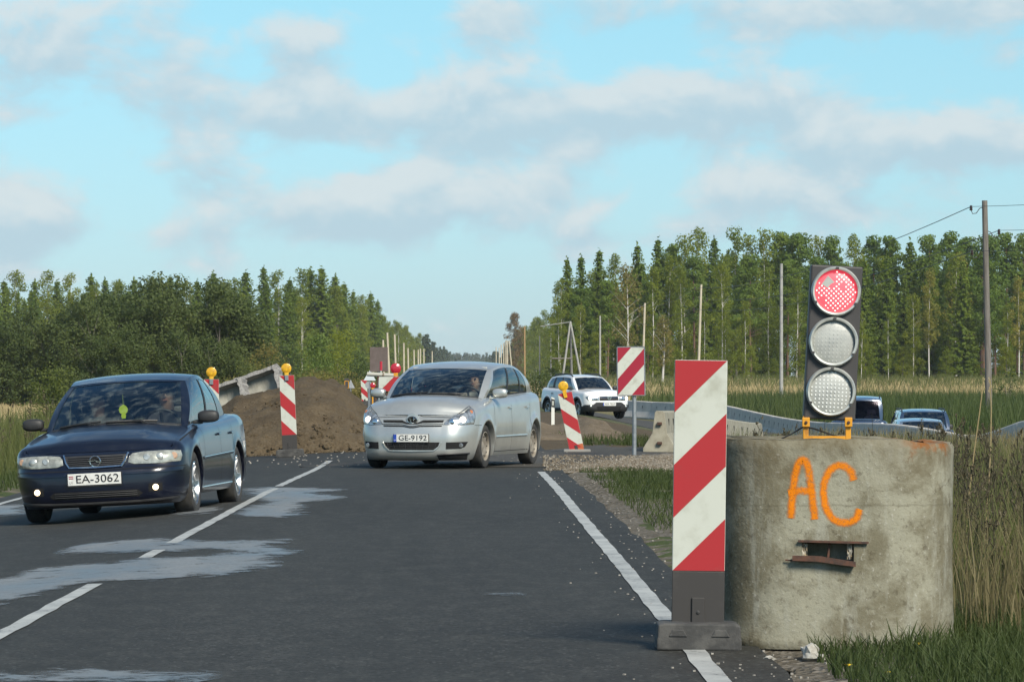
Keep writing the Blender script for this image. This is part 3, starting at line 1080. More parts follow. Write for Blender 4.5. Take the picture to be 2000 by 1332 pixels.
# --- willow thicket and bushes on the left
GW = 'willow trees behind the dark blue sedan'
for (px, py, Y) in [(178, 590, 335), (205, 570, 352), (232, 562, 345), (262, 555, 350), (292, 552, 356), (322, 548, 350), (350, 556, 345), (378, 548, 356), (405, 552, 350), (432, 560, 346), (455, 580, 350),
                    (20, 620, 372), (55, 605, 380), (92, 600, 372), (125, 595, 376), (158, 588, 370), (-25, 610, 372), (190, 660, 318), (245, 640, 316), (300, 650, 318), (355, 645, 316), (410, 655, 318), (455, 668, 320)]:
    x, h = toppx(px, py, Y)
    ht = 'low' if py > 630 else 'tall'
    where = 'left of the sedan roof' if px < 230 else 'above the sedan windscreen' if px < 320 else 'above the sedan roof rear' if px < 400 else 'near the concrete troughs'
    lab = ht + ' dark olive willow of the thicket, ' + where if px > 170 else 'shaded willow at left picture edge, ' + ('outermost' if px < 40 else 'second from the edge' if px < 80 else 'next to the white birch stem')
    plant('willow', x, Y, h, lab, GW if px > 170 else 'willows at the left edge', wid=1.0, ref=9.5)


def bush(name, px, py, Y, rad, leafmat, label, seed, per=90, ln=.2, n=60, group=None, cat='bush', tall=True):
    x, h = toppx(px, py, Y)
    r = empty(name, (x, Y, gz(x, Y) - .05))
    crown = clump_mesh(seed, dome_clumps(seed, h, rad, n) if tall else ovoid_clumps(seed, h, rad, .02, n, pw=.5), per, ln, ln * .6, leafmat, .95)
    link(bpy.data.objects.new('crown', crown), r)
    tr = trunk_mesh(seed, h * .7, .06, .015, limbs(seed, h, .05, .6, 8, rad * .5, h * .3), B_GRY)
    link(bpy.data.objects.new('trunk', tr), r)
    return tag(r, label, cat, group)
bush('bush', 620, 655, 300, 1.7, L_LIM, 'bright green cone-shaped bush behind the earth heap', 71, 110, .17, 80, tall=False)
bush('bush', 525, 668, 310, 1.5, L_OLV, 'yellowing round bush behind the broken concrete trough', 72, 100, .17, 60)
bush('bush', 490, 690, 305, 1.2, L_BUS, 'green bush between the willows and the yellowing bush', 73, 100, .16, 50)
bush('bush', 565, 660, 330, 1.6, L_WIL, 'dark green bush behind the flasher on the middle striped board', 74, 100, .17, 60)
bush('bush', 690, 690, 330, 2.0, L_WIL, 'dark rounded bush left of the far road works', 75, 100, .18, 70)
bush('bush', 660, 640, 420, 2.4, L_BIR, 'mid green bushy tree between the cone bush and the far road', 76, 90, .22, 80)
bush('bush', 104, 728, 118, .95, L_BUS, 'small light green bush left of the dark blue sedan windscreen', 77, 260, .075, 70, tall=False)
for i, (px, py, Y, rd) in enumerate([(480, 745, 240, 2.2), (560, 735, 250, 2.2), (640, 722, 255, 2.0), (600, 715, 270, 1.8), (690, 738, 250, 1.8), (725, 750, 280, 1.5)]):
    bush('bush', px, py, Y, rd, L_BUS if i % 2 else L_OLV, 'low yellow-green scrub behind the earth heap', 80 + i, 110, .15, 60, 'scrub behind the earth heap')
bush('bush', 1050, 726, 300, 1.6, L_WIL, 'dark green scrub between the silver car and the A-frame pole', 90, 100, .16, 60)
bush('bush', 1085, 728, 310, 1.4, L_WIL, 'dark green scrub behind the white SUV roof', 91, 100, .16, 60)
bush('bush', 1330, 735, 420, 1.6, L_OLV, 'pale scrub at the wood edge right of the bare birch', 92, 90, .18, 50)
bush('bush', 1965, 716, 210, .9, L_WIL, 'small dark bush right of the big utility pole', 93, 110, .13, 40)
# ------------------------------------------------------------------ cars
def lin(tab, x):
    """piecewise linear with light smoothing"""
    if x <= tab[0][0]: return tab[0][1]
    for (a, b), (c, d) in zip(tab, tab[1:]):
        if x <= c: return b + (d - b) * (x - a) / (c - a)
    return tab[-1][1]

def smo(tab, x):
    """Catmull-Rom through (x, value) pairs"""
    n = len(tab)
    if x <= tab[0][0]: return tab[0][1]
    if x >= tab[-1][0]: return tab[-1][1]
    for i in range(n - 1):
        if x <= tab[i + 1][0]:
            x1, y1 = tab[i]; x2, y2 = tab[i + 1]
            h = x2 - x1; t = (x - x1) / h
            def sl(k):
                if k <= 0: return (tab[1][1] - tab[0][1]) / (tab[1][0] - tab[0][0])
                if k >= n - 1: return (tab[-1][1] - tab[-2][1]) / (tab[-1][0] - tab[-2][0])
                return (tab[k + 1][1] - tab[k - 1][1]) / (tab[k + 1][0] - tab[k - 1][0])
            m1, m2 = sl(i) * h, sl(i + 1) * h
            t2, t3 = t * t, t * t * t
            return (2 * t3 - 3 * t2 + 1) * y1 + (t3 - 2 * t2 + t) * m1 + (-2 * t3 + 3 * t2) * y2 + (t3 - t2) * m2


MBLK = M('black_plastic', (0.018, 0.018, 0.019), .55, col2=(0.03, 0.03, 0.03), vscale=12)
MRUB = M('tyre_rubber', (0.022, 0.022, 0.022), .85, col2=(0.05, 0.047, 0.042), vscale=9, bump=.002, bscale=80)
MDRK = M('dark_cavity', (0.006, 0.006, 0.006), .9)
MINT = M('car_interior', (0.24, 0.25, 0.245), .9, col2=(0.07, 0.07, 0.07), vscale=6)
MSEAT = M('seat_cloth', (0.36, 0.36, 0.34), .95, col2=(0.28, 0.28, 0.27), vscale=20)
MCHR = M('chrome', (0.75, 0.76, 0.77), .12, 1.0)
MALU = M('alloy', (0.62, 0.63, 0.64), .28, 1.0, col2=(0.42, 0.42, 0.42), vscale=8)
MSTL = M('dusty_steel_wheel', (0.34, 0.31, 0.26), .7, .2, col2=(0.22, 0.19, 0.15), vscale=9)
MLAMP = M('lamp_reflector', (0.62, 0.64, 0.64), .22, .75, col2=(0.25, 0.26, 0.26), vscale=16)
MLAMPD = M('dull_lamp_lens', (0.42, 0.43, 0.38), .25, .25, col2=(0.24, 0.245, 0.22), vscale=14, coat=.5)
MORG = M('amber_lens', (0.5, 0.16, 0.04), .2, coat=1.0)
MPLT = M('plate_white', (0.70, 0.70, 0.66), .4, col2=(0.60, 0.60, 0.57), vscale=20)
MPLB = M('plate_blue', (0.02, 0.06, 0.35), .4)
MINK = M('plate_ink', (0.012, 0.012, 0.014), .5)
MWHT = M('white_mark', (0.75, 0.75, 0.75), .5)
MFLR = M('plate_red', (0.28, 0.03, 0.04), .5)
MBEAM = M('lit_bulb', (1, .9, .75), .3, emit=(1.0, .74, .42), estr=2.6)
MBEAMW = M('lit_bulb_white', (1, .95, .85), .3, emit=(1.0, .86, .64), estr=2.4)
GLASS = glass_mat('car_glass', (0.74, 0.80, 0.78), .03, .07)
GLASSD = glass_mat('dark_car_glass', (0.16, 0.18, 0.19), .02, .10)
GLASSP = glass_mat('purple_tinted_glass', (0.55, 0.44, 0.54), .12, .0, (0.22, 0.20, 0.24))
LENS = glass_mat('lamp_lens', (0.85, 0.87, 0.85), .05, .02)


class Car:
    def __init__(s, S, root):
        s.S = S; s.root = root
        s.hw = S['W'] / 2
        s.nf = 14
    # ----- lower body ---------------------------------------------------
    def plan(s, t):
        """half outline at full width; t 0..1 nose, 1..2 corner, 2..3 side, 3..4 rear corner, 4..5 tail"""
        S = s.S; w = s.hw; r = S['rx']; ry = S['ry']; b = S['bow']; L = S['L']
        e = w - r
        yb = b * (e / w) ** 2
        if t <= 1:
            x = e * t; return x, b * (x / w) ** 2, 1.0
        if t <= 2:
            a = (t - 1) * PI / 2
            return e + r * math.sin(a), yb + ry * (1 - math.cos(a)), math.cos(a) ** 1.2
        y0 = yb + ry; y1 = L - S['rry'] - .04
        if t <= 3:
            return w, y0 + (y1 - y0) * (t - 2), 0.0
        if t <= 4:
            a = (t - 3) * PI / 2
            return w - S['rrx'] * (1 - math.cos(a)), y1 + S['rry'] * math.sin(a), -math.sin(a) ** 1.2
        e2 = w - S['rrx']
        return e2 * (5 - t), y1 + S['rry'] + .04 * (1 - (5 - t) ** 2), -1.0
    def t_side(s, y):
        S = s.S
        yb = S['bow'] * ((s.hw - S['rx']) / s.hw) ** 2
        y0 = yb + S['ry']; y1 = S['L'] - S['rry'] - .04
        return 2 + (y - y0) / (y1 - y0)
    def ztop(s, t):
        x, y, f = s.plan(t)
        return smo(s.S['belt'], y) - (s.S.get('liprise', 0) * (min(1, x / s.hw)) ** 2 if t <= 1.6 else 0)
    def zlow(s, t, y):
        S = s.S
        z = lin(S['sill'], y)
        if 2 <= t <= 3:
            for yw in S['wy']:
                d = abs(y - yw)
                if d < S['ra']:
                    z = max(z, S['wr'] + math.sqrt(S['ra'] ** 2 - d * d))
        return z
    def pt(s, t, z):
        """point on the lower body for outline parameter t (sign = side) at height z"""
        sg = -1 if t < 0 else 1
        t = abs(t)
        S = s.S
        x, y, f = s.plan(t)
        zt = s.ztop(t)
        k = smo(S['side'], z)
        w_f = lin(S['taper'], y)
        x *= k * w_f
        if f > 0: y += f * smo(S['nose'], z)
        if f < 0: y += f * smo(S['tail'], z)
        # rounded shoulder
        rho = lin(S['rho'], y)
        q = (z - (zt - rho)) / rho
        if q > 0:
            q = min(q, 1)
            ins = rho * (1 - math.sqrt(max(0, 1 - q * q))) * S.get('round', .8)
            if f <= 0.0 or t > 1:
                x -= ins * (1 - abs(f))
            y += ins * f * S.get('noseround', 1.0)
        # wheel-arch flare
        if 2 <= t <= 3:
            for yw in S['wy']:
                d = math.hypot(y - yw, z - S['wr'])
                x += S['flare'] * math.exp(-((d - S['ra'] - .02) / .055) ** 2)
        return Vector((sg * x, y, z))
    def nrm(s, t, z):
        e = 1e-3
        a = s.pt(t + e, z) - s.pt(t - e, z); b = s.pt(t, z + e) - s.pt(t, z - e)
        n = a.cross(b)
        if n.length < 1e-9: return Vector((0, -1, 0))
        n.normalize()
        p = s.pt(t, z)
        if n.dot(Vector((p.x, (p.y - s.S['L'] / 2) * .4, 0))) < 0: n = -n
        return n
    def ta(s, u):
        """outline arc length from the nose centre (signed) -> t"""
        sg = -1 if u < 0 else 1
        u = abs(u)
        e = s.hw - s.S['rx']
        if u <= e: return sg * u / e
        arc = s.S.get('_arc')
        if arc is None:
            arc = 0; pr = None
            for i in range(41):
                x, y, f = s.plan(1 + i / 40)
                if pr: arc += math.hypot(x - pr[0], y - pr[1])
                pr = (x, y)
            s.S['_arc'] = arc
        u -= e
        if u <= arc: return sg * (1 + u / arc)
        x, y, f = s.plan(2)
        return sg * s.t_side(y + u - arc)
    def columns(s):
        S = s.S
        ts = [i / 12 for i in range(12)] + [1 + i / 12 for i in range(12)]
        x, y0, f = s.plan(2); x, y1, f = s.plan(3)
        ysd = set(y0 + (y1 - y0) * i / 34 for i in range(35))
        for yw in S['wy']:
            ysd = {y for y in ysd if abs(y - yw) > S['ra'] + .015}
            ysd |= {yw - S['ra'] - .004, yw + S['ra'] + .004}
            ysd |= {yw - S['ra'] * math.cos(PI * (i + .02) / 26.04) for i in range(27)}
        ts += [s.t_side(y) for y in sorted(y for y in ysd if y0 <= y <= y1)]
        ts += [3 + i / 8 for i in range(1, 8)] + [4 + i / 6 for i in range(7)]
        return ts
    def body(s, paint, low=None, lowz=None):
        S = s.S
        ts = s.columns()
        NV = 26
        mb = MB()
        for sg in (1, -1):
            rows = []
            for t in ts:
                y = s.plan(t)[1]
                z0 = s.zlow(t, y); z1 = s.ztop(t)
                col = []
                for k in range(NV + 1):
                    v = k / NV
                    v = 1 - (1 - v) ** 1.25
                    col.append(s.pt(sg * t if t else 1e-6 * sg, z0 + (z1 - z0) * v))
                # turn the lower edge in
                p = col[0]
                inn = Vector((p.x - sg * (.10 if 2 <= t <= 3 else .03), p.y + (.05 if t < 2 else (-.05 if t > 3 else 0)), p.z - .004))
                rows.append([inn] + col)
            mb.grid(rows)
            # shoulder strip to greenhouse
            rows = []
            for y in s.lerp_list(S['ya'] - .12, S['yc'] + .12, 24):
                t = s.t_side(y)
                a = s.pt(sg * t, s.ztop(t))
                g = s.gb_side(y); b = Vector((sg * (g.x - .01), y, g.z + .004))
                rows.append([a, a.lerp(b, .5) + Vector((0, 0, .004)), b])
            mb.grid(rows)
        # bonnet and boot lid
        s.cap(mb, True); s.cap(mb, False)
        o = mb.build('bodywork', paint, s.root, smooth=True)
        if low is not None:
            o.data.materials.append(low)
            for f in o.data.polygons:
                if f.center.z < lowz(f.center): f.material_index = 1
        return o
    def lerp_list(s, a, b, n):
        return [a + (b - a) * i / n for i in range(n + 1)]
    def cap(s, mb, front):
        S = s.S
        if front:
            tl = [1 + i / 8 for i in range(8)] + [s.t_side(y) for y in s.lerp_list(s.plan(2)[1] + 1e-6, S['yh'], 18)]
        else:
            tl = [s.t_side(y) for y in s.lerp_list(S['yd'], s.plan(3)[1] - 1e-6, 10)] + [3 + i / 8 for i in range(1, 9)]
        rows = []
        n = 20
        for t in tl:
            e = s.pt(t, s.ztop(t))
            r = []
            if front:
                q = min(1, max(0, (e.y - s.pt(1, s.ztop(1)).y) / (S['yh'] - s.pt(1, s.ztop(1)).y)))
                cf = lin(S['crown'], q); bow = S['bow'] * (e.x / s.hw) ** 2 * (1 - q) + S['wbow'] * q
            else:
                cf = .02; bow = 0
            for k in range(-n, n + 1):
                u = k / n
                z = e.z + cf * (1 - abs(u) ** 2.6)
                if front:
                    # raised centre panel with soft creases
                    z += S.get('crease', .012) * (1 - ss(.50, .68, abs(u))) * min(1, q * 3)
                    if t <= 1.001: z = s.ztop(abs(u)) if True else z
                r.append(Vector((e.x * u, e.y - bow * (1 - u * u), z)))
            rows.append(r)
        mb.grid(rows)
    # ----- greenhouse ---------------------------------------------------
    def gb_side(s, y):
        S = s.S
        t = s.t_side(min(max(y, s.plan(2)[1]), s.plan(3)[1]))
        e = s.pt(t, s.ztop(t))
        return Vector((e.x - S['inset'], y, smo(S['belt'], y) + .008))
    def GB(s, t):
        """bottom loop: 0..1 windscreen, 1..2 side, 2..3 rear window"""
        S = s.S
        if t <= 1:
            a = s.gb_side(S['ya'])
            x = (a.x - .02) * t
            return Vector((x, S['ya'] - S['wbow'] * (1 - t * t), a.z + S['wrise'] * (1 - t * t)))
        if t <= 2:
            return s.gb_side(S['ya'] + (S['yc'] - S['ya']) * (t - 1))
        a = s.gb_side(S['yc']); u = 3 - t
        return Vector(((a.x - .02) * u, S['yc'] + .10 * (1 - u * u), a.z + .01 * (1 - u * u)))
    def GT(s, t):
        S = s.S
        xr0 = S['xroof']
        if t <= 1:
            z = smo(S['roof'], S['yrf'])
            return Vector(((xr0 - .015) * t, S['yrf'] - S['tbow'] * (1 - t * t), z + .030 * (1 - t * t)))
        if t <= 2:
            y = S['yrf'] + (S['yrr'] - S['yrf']) * (t - 1)
            return Vector((xr0 + .02 * math.sin(PI * (t - 1)), y, smo(S['roof'], y)))
        u = 3 - t
        z = smo(S['roof'], S['yrr'])
        return Vector(((xr0 - .03) * u, S['yrr'] + .07 * (1 - u * u), z + .025 * (1 - u * u)))
    def gp(s, t, v, off=0.0):
        sg = -1 if t < 0 else 1
        t = abs(t)
        a, b = s.GB(t), s.GT(t)
        p = a.lerp(b, v)
        bul = s.S.get('bulge', .035) * math.sin(PI * v)
        if t <= 1: n = Vector((.25 * t, -.7, .7))
        elif t <= 2: n = Vector((1, 0, .25))
        else: n = Vector((0, .7, .6))
        n.normalize()
        p = p + n * (bul + off)
        return Vector((sg * p.x, p.y, p.z))
    def gcell(s, mb, t0, t1, v0, v1, nt, nv, sg=1, off=0.0, mi=0, edge=None):
        rows = []
        for i in range(nt + 1):
            t = t0 + (t1 - t0) * i / nt
            rows.append([s.gp(sg * t if abs(t) > 1e-9 else sg * 1e-9, v0 + (v1 - v0) * k / nv, off) for k in range(nv + 1)])
        mb.grid(rows, mi)
    def greenhouse(s, paint, frame, windows, glass=GLASS, glass_side=None, glass_rear=None, ws=(.94, .03, .955)):
        """windows: list of (t0,t1,v0,v1) on the side"""
        S = s.S
        mb = MB()
        wt, wv0, wv1 = ws
        for sg in (1, -1):
            # windscreen surround
            s.gcell(mb, 0, wt, 0, wv0, 14, 1, sg, mi=1)
            s.gcell(mb, 0, wt, wv1, 1, 14, 2, sg)
            s.gcell(mb, wt, 1.0, 0, 1, 2, 14, sg)
            # A pillar wrap: from windscreen edge to side start
            rows = [[s.gp(sg * 1.0, k / 14) for k in range(15)], [s.gp(sg * 1.0000001, k / 14) for k in range(15)]]
            mb.grid(rows)
            # sides: split in t at window edges
            cuts = [1.0000001]
            for (a, b, c, d) in windows: cuts += [a, b]
            cuts.append(2.0)
            for i in range(len(cuts) - 1):
                a, b = cuts[i], cuts[i + 1]
                if i % 2 == 0:
                    inner = 0 < i < len(cuts) - 2
                    s.gcell(mb, a, b, 0, .88, 3, 12, sg, mi=1 if inner else 0)
                    s.gcell(mb, a, b, .88, 1, 3, 3, sg)
                else:
                    c, d = windows[i // 2][2:]
                    s.gcell(mb, a, b, 0, c, 8, 1, sg, mi=1)
                    s.gcell(mb, a, b, d, 1, 8, 3, sg)
            # rear window surround
            rows = [[s.gp(sg * 2.0, k / 14) for k in range(15)], [s.gp(sg * 2.0000001, k / 14) for k in range(15)]]
            mb.grid(rows)
            s.gcell(mb, 2.0000001, 2.08, 0, 1, 2, 14, sg)
            s.gcell(mb, 2.08, 3, 0, .06, 10, 1, sg)
            s.gcell(mb, 2.08, 3, .93, 1, 10, 2, sg)
        # roof skin
        rows = []
        n = 16
        tl = [1.0] + [1.0000001 + .9999999 * i / 22 for i in range(23)]
        ymax = S['yrr']
        for t in tl:
            e = s.gp(t, 1.0)
            q = (e.y - S['yrf']) / (ymax - S['yrf'])
            bow = -S['tbow'] * (1 - q) ** 2 + .07 * q ** 2 if True else 0
            cz = .030 * (1 - q) + .025 * q + S['rcrown'] * math.sin(PI * min(1, max(0, q)))
            rows.append([Vector((e.x * k / n, e.y + bow * (1 - (k / n) ** 2), e.z + cz * (1 - abs(k / n) ** 2.2))) for k in range(-n, n + 1)])
        mb.grid(rows)
        o = mb.build('roof_and_pillars', [paint, frame], s.root, smooth=True)
        # panes
        g = MB()
        for sg in (1, -1): s.gcell(g, 0, wt, wv0, wv1, 16, 10, sg, -.004)
        g.build('windscreen', glass, s.root, smooth=True)
        g = MB()
        for sg in (1, -1): s.gcell(g, 2.08, 3, .06, .93, 10, 6, sg, -.004)
        g.build('rear_window', glass_rear or glass_side or glass, s.root, smooth=True)
        for sg in (1, -1):
            for (a, b, c, d) in windows:
                g = MB(); s.gcell(g, a, b, c, d, 8, 8, sg, -.004)
                g.build('side_window', glass_side or glass, s.root, smooth=True)
        return o
    # ----- details ------------------------------------------------------
    def patch(s, name, poly, mat, off=.004, bulge=0.0, step=.03, parent=None, mode='front', side=1, skirt=.0):
        """filled outline on the body; poly in (arc length, z) for mode front or (y, z) for mode side"""
        P2 = [Vector(p) for p in poly]
        # densify the outline
        out = []
        for i, p in enumerate(P2):
            q = P2[(i + 1) % len(P2)]
            n = max(1, int((q - p).length / step))
            out += [p.lerp(q, k / n) for k in range(n)]
        xs_ = [p.x for p in out]; zs_ = [p.y for p in out]
        inner = []
        x = min(xs_) + step * .5
        while x < max(xs_):
            z = min(zs_) + step * .5
            while z < max(zs_):
                inner.append(Vector((x, z))); z += step
            x += step
        n = len(out)
        vs, es, fs, *_ = delaunay_2d_cdt(out + inner, [], [list(range(n))], 1, 1e-5)
        V = []
        for v in vs:
            if mode == 'front': t = s.ta(v.x)
            else: t = side * s.t_side(v.x)
            d = off
            if bulge:
                dd = min((v - w).length for w in out)
                d += bulge * (1 - math.exp(-dd / .03))
            zz = min(v.y, s.ztop(abs(t)) - .006)
            V.append(s.pt(t, zz) + s.nrm(t, zz) * d)
        o = mk(name, V, [tuple(f) for f in fs], mat, parent or s.root, smooth=True)
        bm = bmesh.new(); bm.from_mesh(o.data)
        bmesh.ops.recalc_face_normals(bm, faces=bm.faces); bm.to_mesh(o.data); bm.free()
        return o
    def line(s, name, pts, r, mat, mode='front', side=1, off=.0, parent=None, seg=5):
        Q = []
        for i in range(len(pts) - 1):
            a, b = Vector(pts[i]), Vector(pts[i + 1])
            n = max(1, int((b - a).length / .05))
            for k in range(n): Q.append(a.lerp(b, k / n))
        Q.append(Vector(pts[-1]))
        W = []
        for v in Q:
            t = s.ta(v.x) if mode == 'front' else side * s.t_side(v.x)
            W.append(s.pt(t, v.y) + s.nrm(t, v.y) * off)
        mb = MB(); mb.tube(W, r, seg)
        return mb.build(name, mat, parent or s.root, smooth=True)
    def underside(s):
        S = s.S
        mb = MB()
        W = S['W']; L = S['L']
        c = S['clear']
        mb.box((0, L / 2, c + .18), (W - .62, L - .3, .30))
        y0 = S['wy'][0] + S['ra'] + .02; y1 = S['wy'][1] - S['ra'] - .02
        mb.box((0, (y0 + y1) / 2, c + .14), (W - .16, y1 - y0, .22))
        mb.box((0, .30, c + .15), (W - .5, .30, .2))
        # arch liners
        for yw in S['wy']:
            for sg in (1, -1):
                prof = []
                rows = []
                for x in (s.hw - .08, s.hw - .30):
                    rows.append([(sg * x, yw - (S['ra'] + .015) * math.cos(PI * k / 16), S['wr'] + (S['ra'] + .015) * math.sin(PI * k / 16) - (.05 if k in (0, 16) else 0)) for k in range(17)])
                mb.grid(rows)
        return mb.build('underbody', MDRK, s.root)
    def wheels(s, kind, rim_mat):
        S = s.S
        r = S['wr']; w = S['tw']
        tyre = MB()
        hw = w / 2
        prof = [(r * .64, -hw * .80), (r * .70, -hw * .96), (r * .86, -hw), (r * .955, -hw * .9), (r * .992, -hw * .72), (r, -hw * .3), (r, hw * .3), (r * .992, hw * .72), (r * .955, hw * .9), (r * .86, hw), (r * .70, hw * .96), (r * .64, hw * .80)]
        tyre.lathe(prof, 40, 'X')
        to = tyre.build('tyre', MRUB, smooth=True)
        rim = MB()
        rr = r * .66
        rim.lathe([(rr, hw * .80), (rr * 1.02, hw * .92), (rr * .97, hw * .95), (rr * .93, hw * .80), (rr * .90, hw * .2), (rr * .90, -hw * .7)], 40, 'X')
        if kind == 'spoke5' or kind == 'spoke7':
            n = 5 if kind == 'spoke5' else 7
            for k in range(n):
                a = 2 * PI * k / n
                d = Vector((0, math.cos(a), math.sin(a))); e = Vector((0, -math.sin(a), math.cos(a)))
                q = []
                for (rad, wd, x0, x1) in ((.0, .30, .62, .40), (.45, .17, .70, .44), (.93, .26, .86, .60)):
                    c = d * rr * rad
                    q.append([c + e * rr * wd * .5 + Vector((hw * x1, 0, 0)), c + e * rr * wd * .32 + Vector((hw * x0, 0, 0)), c - e * rr * wd * .32 + Vector((hw * x0, 0, 0)), c - e * rr * wd * .5 + Vector((hw * x1, 0, 0))])
                rim.grid(q)
            rim.lathe([(.001, hw * .72), (rr * .20, hw * .70), (rr * .26, hw * .5)], 16, 'X')
        else:
            rim.lathe([(.001, hw * .60), (rr * .20, hw * .60), (rr * .28, hw * .48), (rr * .42, hw * .46), (rr * .62, hw * .70), (rr * .78, hw * .66), (rr * .92, hw * .35)], 40, 'X')
            for k in range(10):
                a = 2 * PI * k / 10
                rim.box((hw * .66, math.cos(a) * rr * .70, math.sin(a) * rr * .70), (.02, rr * .14, rr * .10), Matrix.Rotation(a, 3, 'X'), mi=1)
        ro = rim.build('rim', [rim_mat, MDRK], smooth=True)
        di = MB().lathe([(.001, hw * .12), (rr * .90, hw * .10)], 24, 'X').build('brake_disc', MDRK)
        first = True
        for yw in S['wy']:
            for sg in (1, -1):
                e = bpy.data.objects.new('wheel', None); link(e, s.root)
                e.location = (sg * (S['track'] / 2), yw, r)
                st = S.get('steer', 0) if yw == S['wy'][0] else 0
                e.rotation_euler = (0, 0, (0 if sg > 0 else PI) + st)
                for o in (to, ro, di):
                    if first: c = o; c.parent = e
                    else: c = o.copy(); COL.objects.link(c); c.parent = e
                first = False
    def mirror_pair(s, mat, y, z, x, size=(.17, .10, .12), arm=True, stalk=MBLK):
        for sg in (1, -1):
            mb = MB()
            rows = []
            for i in range(11):
                a = PI * i / 10
                rows.append([(x * sg + sg * (size[0] / 2) * (-math.cos(a)) + sg * size[0] / 2,
                              y + size[1] * (.5 if True else 0) * math.copysign(abs(math.cos(b)) ** .6, math.cos(b)) * max(.05, math.sin(a)) ** .45,
                              z + size[2] / 2 * math.copysign(abs(math.sin(b)) ** .7, math.sin(b)) * max(.05, math.sin(a)) ** .45)
                             for b in [2 * PI * k / 16 for k in range(16)]])
            mb.grid(rows, close_u=True)
            o = mb.build('wing_mirror', mat, s.root, smooth=True)
            mb = MB(); mb.box((sg * (x - .005), y + .01, z - size[2] * .42), (.10, .05, .035))
            bevel(mb.build('mirror_arm', stalk, o), .01)
    def plate(s, text, zc, y, w=.52, h=.113, strip='red', rot=0, sz=.088):
        b = MB(); b.box((0, y, zc), (w, .012, h))
        p = b.build('number_plate', MPLT, s.root); bevel(p, .004)
        b = MB(); b.box((0, y + .006, zc - .004), (w + .014, .010, h + .016)); b.build('plate_holder', MBLK, s.root)
        if strip == 'blue':
            b = MB(); b.box((-w / 2 + .024, y - .0065, zc), (.044, .003, h - .006)); b.build('country_strip', MPLB, p)
            text_mesh('country_letters', 'LV', .030, MWHT, p, (-w / 2 + .024, y - .0085, zc - .03), (R(90), 0, 0))
        elif strip == 'red':
            b = MB(); b.box((-w / 2 + .034, y - .0065, zc + .022), (.044, .003, .026), mi=0)
            b.box((-w / 2 + .034, y - .0070, zc + .022), (.044, .003, .006), mi=1)
            b.build('flag', [MFLR, MWHT], p)
            text_mesh('country_letters', 'LV', .034, M('grey_ink', (.25, .25, .26), .5), p, (-w / 2 + .034, y - .008, zc - .028), (R(90), 0, 0))
        else:
            b = MB(); b.box((-w / 2 + .020, y - .0065, zc), (.036, .003, h - .006)); b.build('country_strip', MPLB, p)
        b = text_mesh('plate_characters', text, sz, MINK, p, (.030, y - .0085, zc), (R(90), 0, 0), ext=.0012, sx=1.0)
        wd = max(v.co.x for v in b.data.vertices) - min(v.co.x for v in b.data.vertices)
        b.scale = ((w * .80) / wd, 1.22, 1)
        return p
    def seats(s, ys, zt, half=.36):
        for (y, xs_) in ys:
            for x in xs_:
                mb = MB()
                prof = [(-.25, 0), (-.27, .35), (-.22, .58), (-.10, .64), (.10, .64), (.22, .58), (.27, .35), (.25, 0)]
                rows = [[(x + a, y - .05 + .10 * b, zt - .62 + b) for a, b in prof], [(x + a * .92, y + .06 + .14 * b, zt - .62 + b) for a, b in prof]]
                mb.grid(rows); mb.add(rows[0], [tuple(range(8))]); mb.add(rows[1], [tuple(range(7, -1, -1))])
                o = mb.build('seat', MSEAT, s.root); bevel(o, .03, 2)
                mb = MB(); mb.box((x, y + .10, zt + .12), (.25, .09, .17))
                bevel(mb.build('headrest', MSEAT, o), .03, 2)
    def interior(s, zf, wheel=(.36, .0), dash=True):
        S = s.S
        mb = MB()
        y0, y1 = S['ya'] - .02, S['yc'] + .1
        mb.box((0, (y0 + y1) / 2, zf), (S['W'] - .26, y1 - y0, .04))
        a = s.gb_side(S['ya'])
        # dashboard top following the screen base
        rows = []
        for d, dz in ((.02, -.01), (.18, .01), (.32, -.03), (.40, -.25)):
            rows.append([(a.x * .97 * k / 8, S['ya'] - S['wbow'] * (1 - (k / 8) ** 2) * (1 - d) + d, a.z + S['wrise'] * (1 - (k / 8) ** 2) * .8 + dz) for k in range(-8, 9)])
        mb.grid(rows)
        o = mb.build('cabin', MINT, s.root)
        mb = MB()
        c = Vector((wheel[0], S['ya'] + .58, a.z + .01)); ax = Vector((0, .86, .5)).normalized()
        u = Vector((1, 0, 0)); v = ax.cross(u)
        mb.tube([c + (u * math.cos(2 * PI * k / 24) + v * math.sin(2 * PI * k / 24)) * .185 for k in range(25)], .016, 6, caps=False)
        for k in (0, 12, 18): mb.tube([c, c + (u * math.cos(2 * PI * k / 24) + v * math.sin(2 * PI * k / 24)) * .18], .018, 5)
        mb.build('steering_wheel', MBLK, s.root, smooth=True)
        return c
    def wiper(s, t0, v0, t1, v1):
        mb = MB()
        pts = [s.gp(t0 + (t1 - t0) * k / 8, v0 + (v1 - v0) * k / 8, .016) for k in range(9)]
        mb.tube(pts, .011, 5)
        q = pts[4]
        mb.tube([s.gp(t0 * .15 + t1 * .85, -.03, .02), s.gp(t0 * .3 + t1 * .7, .012, .03), q], .010, 5)
        mb.build('wiper', MBLK, s.root)


